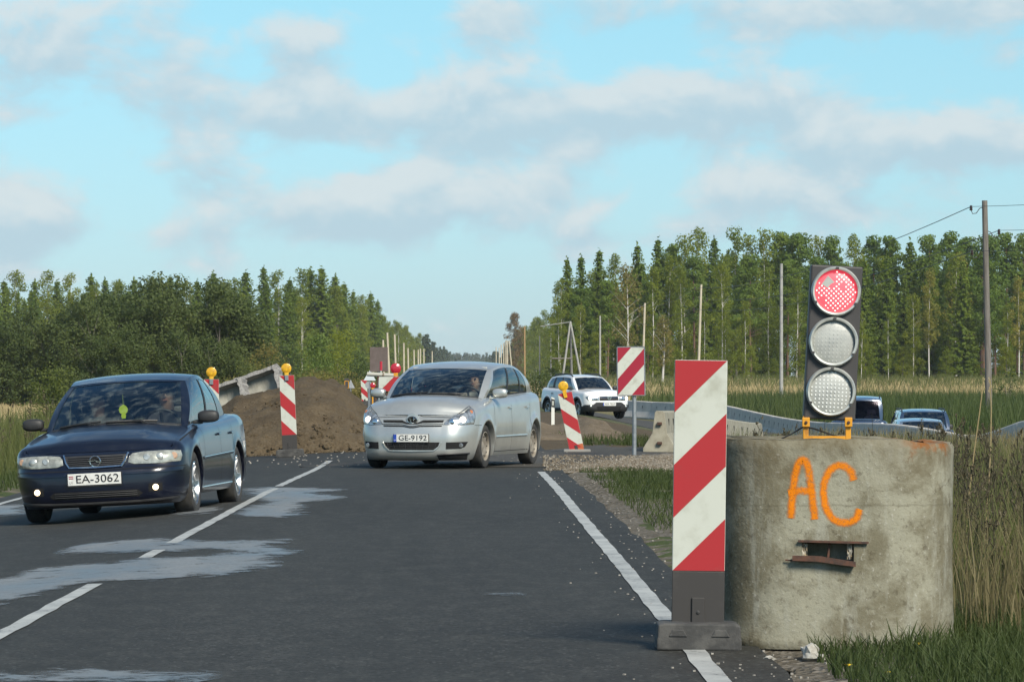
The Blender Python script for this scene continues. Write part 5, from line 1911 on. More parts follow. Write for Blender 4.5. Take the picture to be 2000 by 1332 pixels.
# ---- three cars beyond the barrier, seen from behind ------------------------
def tail_car(paint, label, px, ytop, Yrear, H, W, belt, glass, rails=False, mirrors=True, xroof=.58, rz=PI, yrr=3.85):
    c = empty('car'); tag(c, label, 'car', 'cars beyond the concrete barrier')
    L = 4.4
    k = H
    S = dict(L=L, W=W, rx=.30, ry=.36, bow=.10, rrx=.2, rry=.2, wy=(.86, 3.5), wr=.32, ra=.375, tw=.2, track=W - .24, flare=.012, clear=.2,
             nose=[(.2, .12), (.3, .02), (.6, 0), (.8, .1)], tail=[(.2, .08), (.4, 0), (.7, 0), (1.1, .04)],
             belt=[(0, belt - .22), (.4, belt - .14), (1.2, belt - .04), (2.5, belt), (4.4, belt + .03)],
             rho=[(0, .06), (.5, .12), (4.5, .12)], side=[(.2, .92), (.4, 1.0), (.7, 1.0), (belt, .95)],
             taper=[(0, .95), (.4, .98), (.8, 1.0), (3.6, 1.0), (4.4, .96)], sill=[(0, .22), (4.4, .28)],
             crown=[(0, 0), (.12, .035), (1, .045)], ya=1.25, wbow=.2, yh=1.25, yrf=1.95, tbow=.1, xroof=xroof, yrr=yrr, yc=4.18, yd=4.12,
             roof=[(1.8, H - .14), (1.95, H - .10), (2.4, H - .05), (3.2, H - .05), (3.85, H - .09), (4.0, H - .13)], inset=.035, wrise=.05, rcrown=.015)
    C = Car(S, c)
    C.body(paint)
    C.greenhouse(paint, MBLK, [(1.08, 1.40, .05, .89), (1.435, 1.68, .05, .88), (1.72, 1.93, .05, .86)], glass)
    C.underside(); C.wheels('steel', MALU)
    C.interior(belt - .12)
    C.seats([(2.3, (.36, -.36)), (3.1, (.4, -.4))], belt + .16)
    if mirrors: C.mirror_pair(MBLK, 1.5, belt + .08, W / 2 - .06, (.22, .13, .16))
    for sg in (1, -1):
        if rails:
            mb = MB(); z0 = H - .06
            mb.tube([(sg * (xroof - .03), 2.05, z0), (sg * (xroof - .03), 2.15, z0 + .06), (sg * (xroof - .03), 3.55, z0 + .06), (sg * (xroof - .03), 3.7, z0)], .018, 6)
            mb.build('roof_rail', MBLK, c, smooth=True)
        t = C.t_side(4.1)
        C.patch('tail_lamp', [(4.02, belt - .28), (4.14, belt - .28), (4.14, belt - .04), (4.05, belt - .04)], M('tail_red', (.35, .02, .02), .25, coat=1), .006, mode='side', side=sg)
    x = (px - 1000) * Yrear / FPX
    zr = EYE + (HZ - ytop) * Yrear / FPX
    c.location = (x, Yrear + L, min(zr - H, gz(x, Yrear + 2) + .05))
    c.location.z = gz(x, Yrear + 2) + .02
    c.rotation_euler = (0, 0, rz)
    return c
tail_car(P_BLUE, 'tall dark blue van with purple-tinted rear window beyond the barrier', 1702, 768, 133, 1.90, 1.84, 1.12, GLASSP, True, False, .66, PI - R(5), 4.08)
tail_car(P_BLUE, 'dark blue estate car with roof bars and wing mirror beyond the barrier', 1808, 795, 120, 1.60, 1.78, 1.00, GLASSD, True, True, .62)
tail_car(P_BLU2, 'low pale blue car nearest behind the barrier, only its roof showing', 1803, 818, 112.5, 1.36, 1.66, .92, GLASSD, False, False, .54)
# ------------------------------------------------------------------ road-work furniture
def worn(name, c, c2, rough=.5, vs=7, con=(.55, .75), bump=0.0):
    return M(name, c, rough, col2=c2, vscale=vs, contrast=con, bump=bump, bscale=60)
M_RED = worn('sign_red', (0.36, 0.018, 0.022), (0.28, 0.035, 0.032), .45)
M_WHT = worn('sign_white', (0.50, 0.52, 0.46), (0.36, 0.365, 0.30), .5, 7, (.48, .80))
M_BLK = worn('board_black', (0.035, 0.032, 0.030), (0.055, 0.05, 0.046), .6, 6)
M_RUB = worn('rubber_base', (0.045, 0.045, 0.044), (0.085, 0.083, 0.078), .85, 9, (.4, .65), .003)
M_YEL = M('flasher_yellow', (0.70, 0.40, 0.015), .35, coat=.4, col2=(0.52, 0.28, 0.012), vscale=25)
M_YPT = M('yellow_steel', (0.62, 0.28, 0.015), .5, col2=(0.40, 0.17, 0.02), vscale=14, contrast=(.55, .7))
M_GAL = M('galvanised', (0.36, 0.38, 0.39), .45, .6, col2=(0.26, 0.28, 0.29), vscale=12)
M_GRY = M('sign_back_grey', (0.34, 0.35, 0.36), .6, col2=(0.26, 0.27, 0.28), vscale=5)
M_BRN = M('sign_back_brown', (0.10, 0.075, 0.065), .7, col2=(0.13, 0.10, 0.09), vscale=5)
M_RST = M('rusty_steel', (0.10, 0.045, 0.028), .85, col2=(0.045, 0.028, 0.022), vscale=30, bump=.002, bscale=90)
M_RLMP = M('red_lamp', (0.42, 0.012, 0.03), .3, coat=.8)


def clip_poly(poly, keep):
    """Sutherland-Hodgman against a half-plane function keep(p) >= 0"""
    out = []
    for i, p in enumerate(poly):
        q = poly[(i + 1) % len(poly)]
        a, b = keep(p), keep(q)
        if a >= 0: out.append(p)
        if (a >= 0) != (b >= 0):
            t = a / (a - b); out.append((p[0] + (q[0] - p[0]) * t, p[1] + (q[1] - p[1]) * t))
    return out


def striped_panel(parent, w, h, z0, up_right, thick=.02, band=None, white=M_WHT, red=M_RED, y=0.0, slant=None, start=None):
    """white panel with slanted red bands; front faces -Y"""
    band = band or w
    slant = slant or w
    mb = MB(); mb.box((0, y, z0 + h / 2), (w, thick, h)); pn = mb.build('panel', white, parent)
    bevel(pn, .004)
    s0 = start if start is not None else -band
    while s0 > -slant: s0 -= 2 * band
    while s0 < h:
        a, b = s0, s0 + band
        s0 += 2 * band
        def cc(p):
            xr_ = (p[0] + w / 2) / w
            if not up_right: xr_ = 1 - xr_
            return (z0 + h - p[1]) - slant * (1 - xr_)
        poly = [(-w / 2 + .002, z0 + .002), (w / 2 - .002, z0 + .002), (w / 2 - .002, z0 + h - .002), (-w / 2 + .002, z0 + h - .002)]
        poly = clip_poly(poly, lambda p: cc(p) - a)
        if len(poly) > 2: poly = clip_poly(poly, lambda p: b - cc(p))
        if len(poly) > 2:
            mb = MB(); mb.prism(poly, y - thick / 2 - .0022, y - thick / 2 + .001); mb.build('red_stripe', red, pn)
    return pn


def flasher(parent, x, z, r=.078, mat=M_YEL, y=0.0, body=M_YEL):
    mb = MB(); mb.lathe([(.001, -.032), (r * .6, -.031), (r * .9, -.026), (r, -.016), (r * 1.10, -.014), (r * 1.10, .014), (r, .016), (r * .9, .026), (r * .6, .031), (.001, .032)], 28, 'Y', (x, y, z + r * 1.25))
    o = mb.build('warning_lamp', mat, parent, smooth=True)
    mb = MB(); mb.lathe([(r * .62, -.004), (r * .70, 0), (r * .62, .004)], 24, 'Y', (x, y - .031, z + r * 1.25), closed=True); mb.build('lens_ring', mat, o)
    mb = MB(); mb.box((x, y, z), (r * .9, .05, r * .7)); bevel(mb.build('lamp_foot', body, o), .006)
    return o


def beacon_board(label, loc, up_right, rz=0.0, lean=0.0, black=.25, stripes=1.0, base=True, lamp=False, w=.25, base_w=.40, orange=False):
    r = empty('beacon_board', loc, 0); tag(r, label, 'beacon board')
    r.rotation_euler = (0, lean, rz)
    z0 = .115 if base else .05
    if black:
        mb = MB(); mb.box((0, 0, z0 + black / 2), (w, .02, black)); bevel(mb.build('foot_panel', M_BLK, r), .004)
        mb = MB(); mb.box((0, -.016, z0 + .06), (.06, .012, .13)); bevel(mb.build('foot_bracket', M_BLK, r), .003)
        MB().lathe([(.001, -.008), (.008, -.004), (.010, 0)], 10, 'Y', (0, -.022, z0 + .055)).build('bolt', M_RUB, r)
    pn = striped_panel(r, w, stripes, z0 + black, up_right)
    if orange:
        mb = MB(); mb.box((0, -.002, z0 - .0), (w * .98, .02, .12)); mb.build('foot_panel', M('orange_foot', (.40, .10, .03), .6), r)
        mb = MB(); mb.box((0, -.016, z0 + .01), (.05, .012, .08)); mb.build('foot_bracket', M_BLK, r)
    if base:
        mb = MB()
        hw = base_w / 2
        # moulded rubber foot with two hand hollows
        prof = [(-hw, 0), (hw, 0), (hw, .05), (hw * .98, .062), (hw * .97, .118), (hw * .84, .125), (-hw * .84, .125), (-hw * .97, .118), (-hw * .98, .062), (-hw, .05)]
        mb.prism(prof, -.20, .13)
        b = mb.build('rubber_foot', M_RUB, r); bevel(b, .008, 2)
        for sx in (-1, 1):
            mb = MB(); mb.prism([(sx * hw * .5 - .045, .064), (sx * hw * .5 + .045, .064), (sx * hw * .5 + .026, .098), (sx * hw * .5 - .026, .098)], -.206, -.19)
            bevel(mb.build('grip', M_RUB, b), .005)
        b.location.z = -.0
    if lamp:
        flasher(r, 0, z0 + black + stripes + .02)
        mb = MB(); mb.box((0, -.022, z0 + black + stripes - .04), (.06, .03, .09)); mb.build('lamp_bracket', M_GAL if not orange else M_YEL, r)
    return r


# foreground board with rubber foot
beacon_board('large red and white striped board on black rubber foot, nearest of all', (.880, 20.66, .012), True, 0.0, R(.75))
# board in front of the earth heap, board behind the sedan, leaning board
g0 = G(567, 893)
beacon_board('striped board with yellow flasher standing before the earth heap', (g0.x, g0.y, g0.z + .01), False, 0, -R(2.6), lamp=True, base_w=.46)
Yb = 72.5
x = (413 - 1000) * Yb / FPX
beacon_board('striped board with yellow flasher half hidden behind the dark blue sedan', (x, Yb, gz(x, Yb) + .01), False, 0, 0, lamp=True)
lb = G(1127, 884)
beacon_board('leaning striped board with yellow flasher between silver car and hazard sign', (lb.x, lb.y, lb.z + .03), False, 0, -R(12), black=0, stripes=.97, base=False, lamp=True, orange=True)
mb = MB(); mb.box((0, 0, .03), (.46, .3, .06)); o = mb.build('board_foot', worn('concrete_foot', (.25, .24, .22), (.18, .17, .15)), None); bevel(o, .01)
o.location = (lb.x, lb.y, lb.z); tag(o, 'low grey slab under the leaning striped board', 'slab')

# hazard sign on a post
hs = G(1239, 891)
r = empty('hazard_sign', (hs.x, hs.y, hs.z)); tag(r, 'rectangular red and white hazard sign on grey steel post', 'sign')
s_ = FPX / hs.y
zt = EYE + (HZ - 678) / s_ - hs.z; zb = EYE + (HZ - 772) / s_ - hs.z
off = (1234 - 1239) / s_
f = empty('sign_face'); f.parent = r; f.location = (off, -.05, 0); f.rotation_euler = (0, -R(.6), 0)
M_RED2 = worn('sign_dark_red', (0.30, 0.012, 0.030), (0.25, 0.02, 0.03), .4)
striped_panel(f, 52 / s_, zt - zb, zb, True, .012, band=(zt - zb) * .33, red=M_RED2, slant=(zt - zb) * .63, start=(zt - zb) * .03)
mb = MB(); w_ = 26.6 / s_
for a, b in (((-w_, zb), (w_, zb)), ((w_, zb), (w_, zt)), ((w_, zt), (-w_, zt)), ((-w_, zt), (-w_, zb))):
    mb.tube([(a[0], -.0, a[1]), (b[0], -.0, b[1])], .011, 6)
mb.build('rim', M_GAL, f)
mb = MB(); mb.tube([(0, 0, -.1), (0, 0, zt - .05)], .035, 14); mb.build('post', M_GAL, r, smooth=True)

# delineator post on the dirt bank
Yd = 96
x = (1080 - 1000) * Yd / FPX
zt = EYE + (HZ - 775) * Yd / FPX
r = empty('delineator_post', (x, Yd, gz(x, Yd))); tag(r, 'white plastic delineator post with black band by the white SUV', 'delineator')
h = zt - gz(x, Yd)
mb = MB(); mb.prism([(-.035, 0), (.035, 0), (.035, h - .03), (-.035, h)], -.03, .03); mb.build('post', M('delineator_white', (.66, .66, .60), .5), r)
mb = MB(); mb.prism([(-.037, h - .22), (.037, h - .24), (.037, h - .06), (-.037, h - .04)], -.033, .032); mb.build('black_band', M_BLK, r)
mb = MB(); mb.box((0, -.036, h - .14), (.03, .006, .10)); mb.build('reflector', M_WHT, r)

# ------------------------------------------------------------------ concrete ring
RC = Vector((1.565, 21.30, 0)); RR = .578; RH = 1.0
def ring_material():
    m = bpy.data.materials.new('weathered_concrete'); m.use_nodes = True
    T = NT(m.node_tree); b = m.node_tree.nodes['Principled BSDF']
    v = T.n('ShaderNodeTexCoord').outputs['Object']
    sep = T.n('ShaderNodeSeparateXYZ'); T.link(v, sep.inputs[0])
    n1 = T.noise(v, 3.2, 7, .65, .3)
    st = T.noise(T.mapping(v, (7, 7, 1.4)), 1.0, 6, .68, .2)
    fi = T.noise(v, 46, 4, .7)
    sp = T.noise(v, 16, 5, .65)
    c = T.mix(T.ramp(n1, .40, .60), (0.285, 0.276, 0.212), (0.160, 0.146, 0.100))
    c = T.mix(T.math('MULTIPLY', T.ramp(st, .50, .66), .65), c, (0.31, 0.31, 0.26))
    c = T.mix(T.math('MULTIPLY', T.ramp(sp, .57, .68), .55), c, (0.075, 0.062, 0.04))
    c = T.mix(T.math('MULTIPLY', T.ramp(fi, .58, .74), .75), c, (0.40, 0.39, 0.34))
    c = T.mix(T.math('MULTIPLY', T.ramp(fi, .44, .30), .55), c, (0.12, 0.105, 0.07))
    # dark algae along the top edge and rust runs near the broken corner
    top = T.math('MULTIPLY', T.ramp(T.math('ADD', sep.outputs[2], T.math('MULTIPLY', n1, .5)), 1.0, 1.30), .65)
    c = T.mix(top, c, (0.12, 0.095, 0.055))
    # pour seam lines
    seam = T.math('ABSOLUTE', T.math('SUBTRACT', T.math('ADD', sep.outputs[2], T.math('MULTIPLY', sp, .03)), .70))
    c = T.mix(T.math('MULTIPLY', T.ramp(seam, .008, .0), .35), c, (0.10, 0.09, 0.06))
    rust = T.math('MULTIPLY', T.math('MULTIPLY', T.ramp(sep.outputs[0], .26, .40), T.ramp(sep.outputs[0], .56, .50)), T.ramp(T.math('ADD', sep.outputs[2], T.math('MULTIPLY', sp, .35)), 1.09, 1.18))
    c = T.mix(T.math('MULTIPLY', rust, .9), c, (0.22, 0.075, 0.015))
    T.link(c, b.inputs['Base Color'])
    b.inputs['Roughness'].default_value = .92; b.inputs['Specular IOR Level'].default_value = .15
    bp = T.n('ShaderNodeBump'); bp.inputs['Distance'].default_value = .008
    T.link(T.math('ADD', T.math('MULTIPLY', fi, .5), n1), bp.inputs['Height']); T.link(bp.outputs[0], b.inputs['Normal'])
    return m
M_RING = ring_material()
ring = empty('concrete_ring', RC); tag(ring, 'weathered concrete well ring sprayed with orange letters AC', 'concrete ring')


def ring_xy(px, py):
    """photo pixel -> angle and height on the ring face (local)"""
    Y = RC.y - RR
    for _ in range(20):
        X = (px - 1000) * Y / FPX - RC.x
        X = max(-RR * .999, min(RR * .999, X))
        Y = RC.y - RR * (1 - (abs(X) / RR) ** REX) ** (1 / REX)
    return math.atan2(X, RC.y - Y), EYE + (HZ - py) * Y / FPX
REX = 3.3          # flattened, slightly squared plan
def rk(a):
    return RR / (abs(math.sin(a)) ** REX + abs(math.cos(a)) ** REX) ** (1 / REX)
def rbump(a, z):
    return .006 * mnoise.noise((math.sin(a) * 2.5, math.cos(a) * 2.5, z * 2.5)) + .003 * mnoise.noise((math.sin(a) * 9, math.cos(a) * 9, z * 9)) + .0015 * mnoise.noise((math.sin(a) * 25, math.cos(a) * 25, z * 25))
def ring_pt(a, z, off=0.0):
    k = rk(a) + off
    return Vector((k * math.sin(a), -k * math.cos(a), z))
a0, zt = ring_xy(1566, 1058); a1, zb = ring_xy(1668, 1097)
angs = sorted(set([2 * PI * i / 120 - PI for i in range(120)] + [a0, a1, (a0 + a1) / 2]))
zs = sorted(set([RH * i / 40 for i in range(41)] + [zb, zt]))
def rtop(a):
    t = RH + .012 * mnoise.noise((math.sin(a) * 3, math.cos(a) * 3, 2)) + .006 * mnoise.noise((math.sin(a) * 11, math.cos(a) * 11, 5))
    t -= .022 * ss(.42, .75, math.sin(a)) + .018 * max(0, mnoise.noise((math.sin(a) * 16, 3, 1))) * ss(.25, .5, math.sin(a))
    return t
mb = MB()
V = []; idx = {}
for i, a in enumerate(angs):
    for j, z in enumerate(zs):
        n = rbump(a, z)
        zz = z if j < len(zs) - 3 else z / RH * rtop(a)
        if j == len(zs) - 1: n -= .012
        if j == 0: n -= .012
        idx[i, j] = len(V); V.append(ring_pt(a, zz, n))
F = []
na = len(angs)
for i in range(na):
    for j in range(len(zs) - 1):
        i2 = (i + 1) % na
        am = (angs[i] + angs[i2]) / 2
        if a0 - 1e-6 < angs[i] < a1 - 1e-6 and zb - 1e-6 <= zs[j] < zt - 1e-6 and i2 > i: continue
        F.append((idx[i, j], idx[i2, j], idx[i2, j + 1], idx[i, j + 1]))
mb.add(V, F)
# rim and inner wall
rows = []
for dr, dz in ((.012, 0), (.05, .004), (.095, -.004), (.10, -.4), (.10, -1.0)):
    rows.append([((rk(a) - dr) * math.sin(a), -(rk(a) - dr) * math.cos(a), max(0, rtop(a) + dz)) for a in angs])
mb.grid(rows, close_u=True)
# sides of the slot
q = [(a0, zb), (a1, zb), (a1, zt), (a0, zt)]
for (p1, p2) in zip(q, q[1:] + q[:1]):
    mb.add([ring_pt(*p1), ring_pt(*p2), ring_pt(*p2, -.10), ring_pt(*p1, -.10)], [(0, 1, 2, 3)])
mb.build('wall', M_RING, ring, smooth=True)
# rubble packed behind the slot, reinforcing steel
mb = MB()
mb.grid([[ring_pt(a0 - .05 + (a1 - a0 + .1) * k / 10, z, -.135 + .04 * mnoise.noise((k * .7, z * 30, 0))) for k in range(11)] for z in [zb - .04 + (zt - zb + .08) * t / 6 for t in range(7)]])
mb.build('rubble_fill', worn('rubble', (.14, .12, .09), (.05, .045, .035), .9, 20, (.4, .6)), ring, smooth=True)
def plate_bar(name, pts, w, th, mat, offs):
    P_ = [ring_pt(*ring_xy(*p), offs) for p in pts]
    mb = MB(); rows = []
    for p in P_:
        d = Vector((p.x, p.y, 0)).normalized()
        rows.append([p + Vector((0, 0, w / 2)) - d * th, p + Vector((0, 0, w / 2)), p - Vector((0, 0, w / 2)), p - Vector((0, 0, w / 2)) - d * th])
    mb.grid(rows, close_u=True); mb.add(rows[0], [(0, 1, 2, 3)]); mb.add(rows[-1], [(3, 2, 1, 0)])
    return mb.build(name, mat, ring)
plate_bar('slot_lintel', [(1561, 1056), (1600, 1057), (1650, 1058.5), (1694, 1059.5)], .010, .09, M_RST, .022)
plate_bar('slot_ledge', [(1553, 1089), (1600, 1091), (1632, 1096), (1668, 1101)], .024, .08, M_RST, .045)
mb = MB(); mb.tube([ring_pt(*ring_xy(1536, 1093), .016), ring_pt(*ring_xy(1556, 1094), .016)], .004, 6); mb.build('steel_bar', M_RST, ring)
mb = MB(); mb.tube([ring_pt(*ring_xy(1620, 1060), -.02), ring_pt(*ring_xy(1617, 1090), -.01)], .006, 6); mb.build('steel_bar', M_RST, ring)
# broken concrete at both jambs
for px, w, sd in ((1571, 10, 4), (1660, 9, 9)):
    a, z = ring_xy(px, 1076)
    mb = MB()
    rows = []
    for k in range(7):
        zz = z + .035 - k * .0125
        rows.append([ring_pt(a + (i - 2) * .010, zz, -.012 + .02 * mnoise.noise((i * 1.3, k * 1.1, sd))) for i in range(5)])
    mb.grid(rows); mb.build('broken_edge', worn('broken_concrete', (.50, .47, .40), (.22, .17, .10), .9, 25, (.4, .6)), ring)

# spray-painted letters: soft-edged ribbons of paint on the face
def spray_material():
    m = bpy.data.materials.new('orange_spray'); m.use_nodes = True
    T = NT(m.node_tree); b = m.node_tree.nodes['Principled BSDF']
    uv = T.n('ShaderNodeUVMap'); uv.uv_map = 'u'
    sep = T.n('ShaderNodeSeparateXYZ'); T.link(uv.outputs[0], sep.inputs[0])
    ob = T.n('ShaderNodeTexCoord').outputs['Object']
    e = T.math('ABSOLUTE', T.math('SUBTRACT', sep.outputs[0], .5))
    n = T.math('MULTIPLY', T.math('SUBTRACT', T.noise(ob, 70, 5, .75), .5), .42)
    al = T.ramp(T.math('ADD', e, n), .47, .12)
    al = T.math('MULTIPLY', al, T.math('MULTIPLY_ADD', T.noise(ob, 9, 3), .35, .72), clamp=True)
    al = T.math('MULTIPLY', al, T.math('MULTIPLY_ADD', T.ramp(T.noise(ob, 90, 4, .7), .36, .5), .45, .55))
    b.inputs['Base Color'].default_value = (0.72, 0.21, 0.012, 1)
    b.inputs['Roughness'].default_value = .95
    b.inputs['Specular IOR Level'].default_value = .0
    T.link(al, b.inputs['Alpha'])
    return m
M_SPRAY = spray_material()
def spray(name, strokes, width):
    vs, fs, us = [], [], []
    for st in strokes:
        sp_ = spline([(float(a), float(b)) for a, b in st], 16)
        b0 = len(vs)
        for i, p in enumerate(sp_):
            d = (sp_[min(i + 1, len(sp_) - 1)] - sp_[max(i - 1, 0)]).normalized()
            nn = Vector((-d.y, d.x)) * width
            for k in range(5):
                q = p + nn * ((k - 2) / 2)
                aa, zz = ring_xy(q.x, q.y)
                vs.append(ring_pt(aa, zz, rbump(aa, zz) + .0022)); us.append((k / 4, i / len(sp_)))
        n = len(sp_)
        for i in range(n - 1):
            for k in range(4):
                a = b0 + i * 5 + k
                fs.append((a, a + 1, a + 6, a + 5))
    o = mk(name, vs, fs, M_SPRAY, ring, smooth=True)
    ul = o.data.uv_layers.new(name='u')
    for lp in o.data.loops: ul.data[lp.index].uv = us[lp.vertex_index]
    return o
spray('sprayed_letter', [[(1545, 1012), (1549, 960), (1555, 918), (1566, 898), (1577, 908), (1584, 950), (1592, 1014)], [(1540, 963), (1565, 958), (1590, 960)]], 11)
spray('sprayed_letter', [[(1667, 938), (1660, 918), (1640, 909), (1620, 920), (1609, 950), (1613, 990), (1630, 1015), (1655, 1020), (1672, 1012), (1679, 994)]], 11)

# ------------------------------------------------------------------ traffic light on the ring
tl = empty('traffic_light', (RC.x + .035, RC.y - .50, RH - .005)); tag(tl, 'tilted portable traffic light showing red, standing on the concrete ring', 'traffic light')
Yt = tl.location.y
s_ = FPX / Yt
hd = empty('head'); hd.parent = tl
c0 = Vector(((1627.5 - 1000) / s_ - tl.location.x, 0, EYE + (HZ - 669.5) / s_ - tl.location.z))
hd.location = c0; hd.rotation_euler = (0, R(2.9), 0)
W_, H_ = 101 / s_, 301 / s_
M_TLB = worn('signal_housing', (0.045, 0.042, 0.042), (0.07, 0.066, 0.064), .55, 5)
mb = MB(); mb.box((0, .05, 0), (W_, .10, H_)); bevel(mb.build('housing', M_TLB, hd), .008)
M_RIM = M('signal_rim', (0.55, 0.56, 0.52), .35, .3, col2=(0.40, 0.41, 0.38), vscale=18)
M_LENS = M('signal_lens_grey', (0.44, 0.45, 0.42), .35, col2=(0.36, 0.37, 0.35), vscale=16, bump=.001, bscale=60)
M_LENSR = M('signal_lens_red', (0.45, 0.12, 0.14), .35, emit=(1.0, 0.06, 0.10), estr=.45)
M_LED = M('led_red', (1, .3, .3), .3, emit=(1.0, 0.34, 0.30), estr=3.0)
M_LEDW = M('led_clear', (0.80, 0.81, 0.78), .2, spec=.9)
M_LEDG = M('led_dull', (0.52, 0.53, 0.50), .3)
for k, dz in enumerate((100.5, 2.0, -95.5)):
    z = dz / s_; rl = 41.5 / s_
    u = bpy.data.objects.new('signal_lamp', None); link(u, hd); u.location = (0, 0, z)
    mb = MB(); mb.lathe([(rl * 1.00, -.006), (rl * 1.02, -.030), (rl * 1.10, -.032), (rl * 1.16, -.022), (rl * 1.17, .002)], 48, 'Y'); mb.build('rim', M_RIM, u, smooth=True)
    mb = MB(); mb.lathe([(.0005, -.024), (rl * .5, -.021), (rl * .85, -.014), (rl, -.006)], 48, 'Y'); mb.build('lens', M_LENSR if k == 0 else M_LENS, u, smooth=True)
    # dead patch on the lit lamp and led grid
    vs = []; fs = []; lit = []
    st = 8.1 / s_
    ang = R(45) if k == 0 else 0
    for i in range(-7, 8):
        for j in range(-7, 8):
            x, y_ = i * st * (.82 if k == 0 else .92), j * st * (.82 if k == 0 else .92)
            x, y_ = x * math.cos(ang) - y_ * math.sin(ang), x * math.sin(ang) + y_ * math.cos(ang)
            if math.hypot(x, y_) > rl * .93: continue
            if k == 0 and ((x < -rl * .10 and y_ > rl * .18 and y_ < .9 * rl and x > -.75 * rl and y_ - x < rl * 1.35 and y_ + x > -.3 * rl) or (abs(x - rl * .32) < .10 * rl and abs(y_ - rl * .25) < .16 * rl) or math.hypot(x + rl * .65, y_ + rl * .45) < rl * .16): continue
            rad = (1.75, 1.2, 1.7)[k] / s_
            d = -.024 + .018 * (math.hypot(x, y_) / rl) ** 2 - .003
            b0 = len(vs)
            vs += [(x + rad * math.cos(t * PI / 3), d, y_ + rad * math.sin(t * PI / 3)) for t in range(6)]
            fs.append(tuple(b0 + t for t in range(6)))
    o = mk('led_array', vs, fs, (M_LED, M_LEDG, M_LEDW)[k], u); o['kind'] = 'stuff'
    if k == 0:
        pp = [(-.70, .30), (-.42, .72), (-.10, .42), (-.38, .12)]
        mk('dead_led_patch', [(a * rl, -.0215, b * rl) for a, b in pp] + [(a * rl, -.012, b * rl) for a, b in pp], [(0, 1, 2, 3), (4, 5, 1, 0), (5, 6, 2, 1), (6, 7, 3, 2), (7, 4, 0, 3)], M_LENS, u)
    for t in (90, 210, 330):
        mb = MB(); mb.box((rl * 1.09 * math.cos(R(t)), -.034, rl * 1.09 * math.sin(R(t))), (.014, .006, .010)); mb.build('clip', M_TLB, u)
# yellow stand
zf = EYE + (HZ - 858) / s_ - tl.location.z
mb = MB()
for px in (1574, 1657):
    x = (px - 1000) / s_ - tl.location.x
    zt_ = EYE + (HZ - 812) / s_ - tl.location.z
    mb = MB(); mb.box((x, .02, (zt_ + .0) / 2), (.026, .03, zt_)); bevel(mb.build('leg', M_YPT, tl), .003)
    mb = MB(); mb.box((x, -.002, zt_ - .030), (.036, .02, .045)); k = mb.build('clamp', M_YPT, tl); bevel(k, .003)
    mb = MB(); mb.lathe([(.001, -.008), (.007, -.006), (.008, 0)], 10, 'Y', (x, -.012, zt_ - .032)); mb.build('bolt', M_RST, k)
mb = MB(); x0 = (1574 - 1000) / s_ - tl.location.x; x1 = (1657 - 1000) / s_ - tl.location.x
mb.box(((x0 + x1) / 2, .02, .011), (x1 - x0 - .026, .025, .018)); mb.build('cross_bar', M_YPT, tl)
mb = MB(); pts = [(1528, 857), (1550, 846), (1570, 834), (1590, 837), (1625, 849), (1653, 857)]
mb.tube([((a - 1000) / s_ - tl.location.x, .05, max(.004, EYE + (HZ - b) / s_ - tl.location.z)) for a, b in pts], .004, 6); mb.build('cable', MBLK, tl)

# ------------------------------------------------------------------ concrete barriers
M_BAR = M('barrier_concrete', (0.60, 0.55, 0.48), .85, col2=(0.48, 0.44, 0.385), vscale=1.6, bump=.004, bscale=30, contrast=(.35, .7))
M_BARN = M('near_barrier_concrete', (0.33, 0.31, 0.24), .85, col2=(0.24, 0.22, 0.165), vscale=5, bump=.004, bscale=40)
def barrier_proto(L=3.9, H=.78, mat=M_BAR):
    r = empty('concrete_barrier')
    prof = [(-.29, 0), (.29, 0), (.29, .07), (.13, .33), (.085, H - .03), (.06, H), (-.06, H), (-.085, H - .03), (-.13, .33), (-.29, .07)]
    mb = MB(); mb.prism(prof, 0, L); o = mb.build('block', mat, r); bevel(o, .012, 2)
    for sx in (-1, 1):
        for y in (L * .28, L * .72):
            mb = MB(); mb.box((sx * .107, y, .52), (.02, .05, .12)); mb.build('lifting_slot', MDRK, r)
    for z in (.16, .50):
        mb = MB(); mb.box((0, -.03, z), (.085, .07, .05)); bevel(mb.build('coupling', M_RST, r), .008)
    return r
def row_of_barriers(proto, path, L, gap, label_fn, group, first=[True]):
    sp_ = spline(path, 30)
    # walk along
    i = 0; out = []
    p = sp_[0].copy(); k = 0; dist = 0; n = 0
    pts = [sp_[0]]
    while k < len(sp_) - 1:
        d = (sp_[k + 1] - p).length
        if dist + d >= L + gap:
            p = p + (sp_[k + 1] - p).normalized() * (L + gap - dist); dist = 0; pts.append(p.copy())
        else:
            dist += d; k += 1; p = sp_[k].copy()
    for a, b in zip(pts, pts[1:]):
        o = proto if first[0] else copy_tree(proto)
        first[0] = False
        d = (b - a)
        o.location = (a.x, a.y, min(gz(a.x, a.y), gz(b.x, b.y)) + .004)
        o.rotation_euler = (math.asin(max(-1, min(1, (gz(b.x, b.y) - gz(a.x, a.y)) / max(.1, d.length)))), 0, -math.atan2(d.x, d.y))
        o.location.z = gz(a.x, a.y) + .004
        tag(o, label_fn(n, a), 'barrier', group); n += 1
    return n
def far_lab(n, a):
    px = 1000 + a.x * FPX / a.y
    if px < 1310: w = 'just right of the white SUV'
    elif px < 1430: w = 'behind the hazard sign and large board'
    elif px < 1570: w = 'between the large board and the traffic light'
    elif px < 1700: w = 'behind the traffic light foot'
    elif px < 1880: w = 'in front of the parked dark blue cars'
    else: w = 'at the right picture edge'
    return 'grey curved-row barrier ' + w
pr = barrier_proto(3.9, .78)
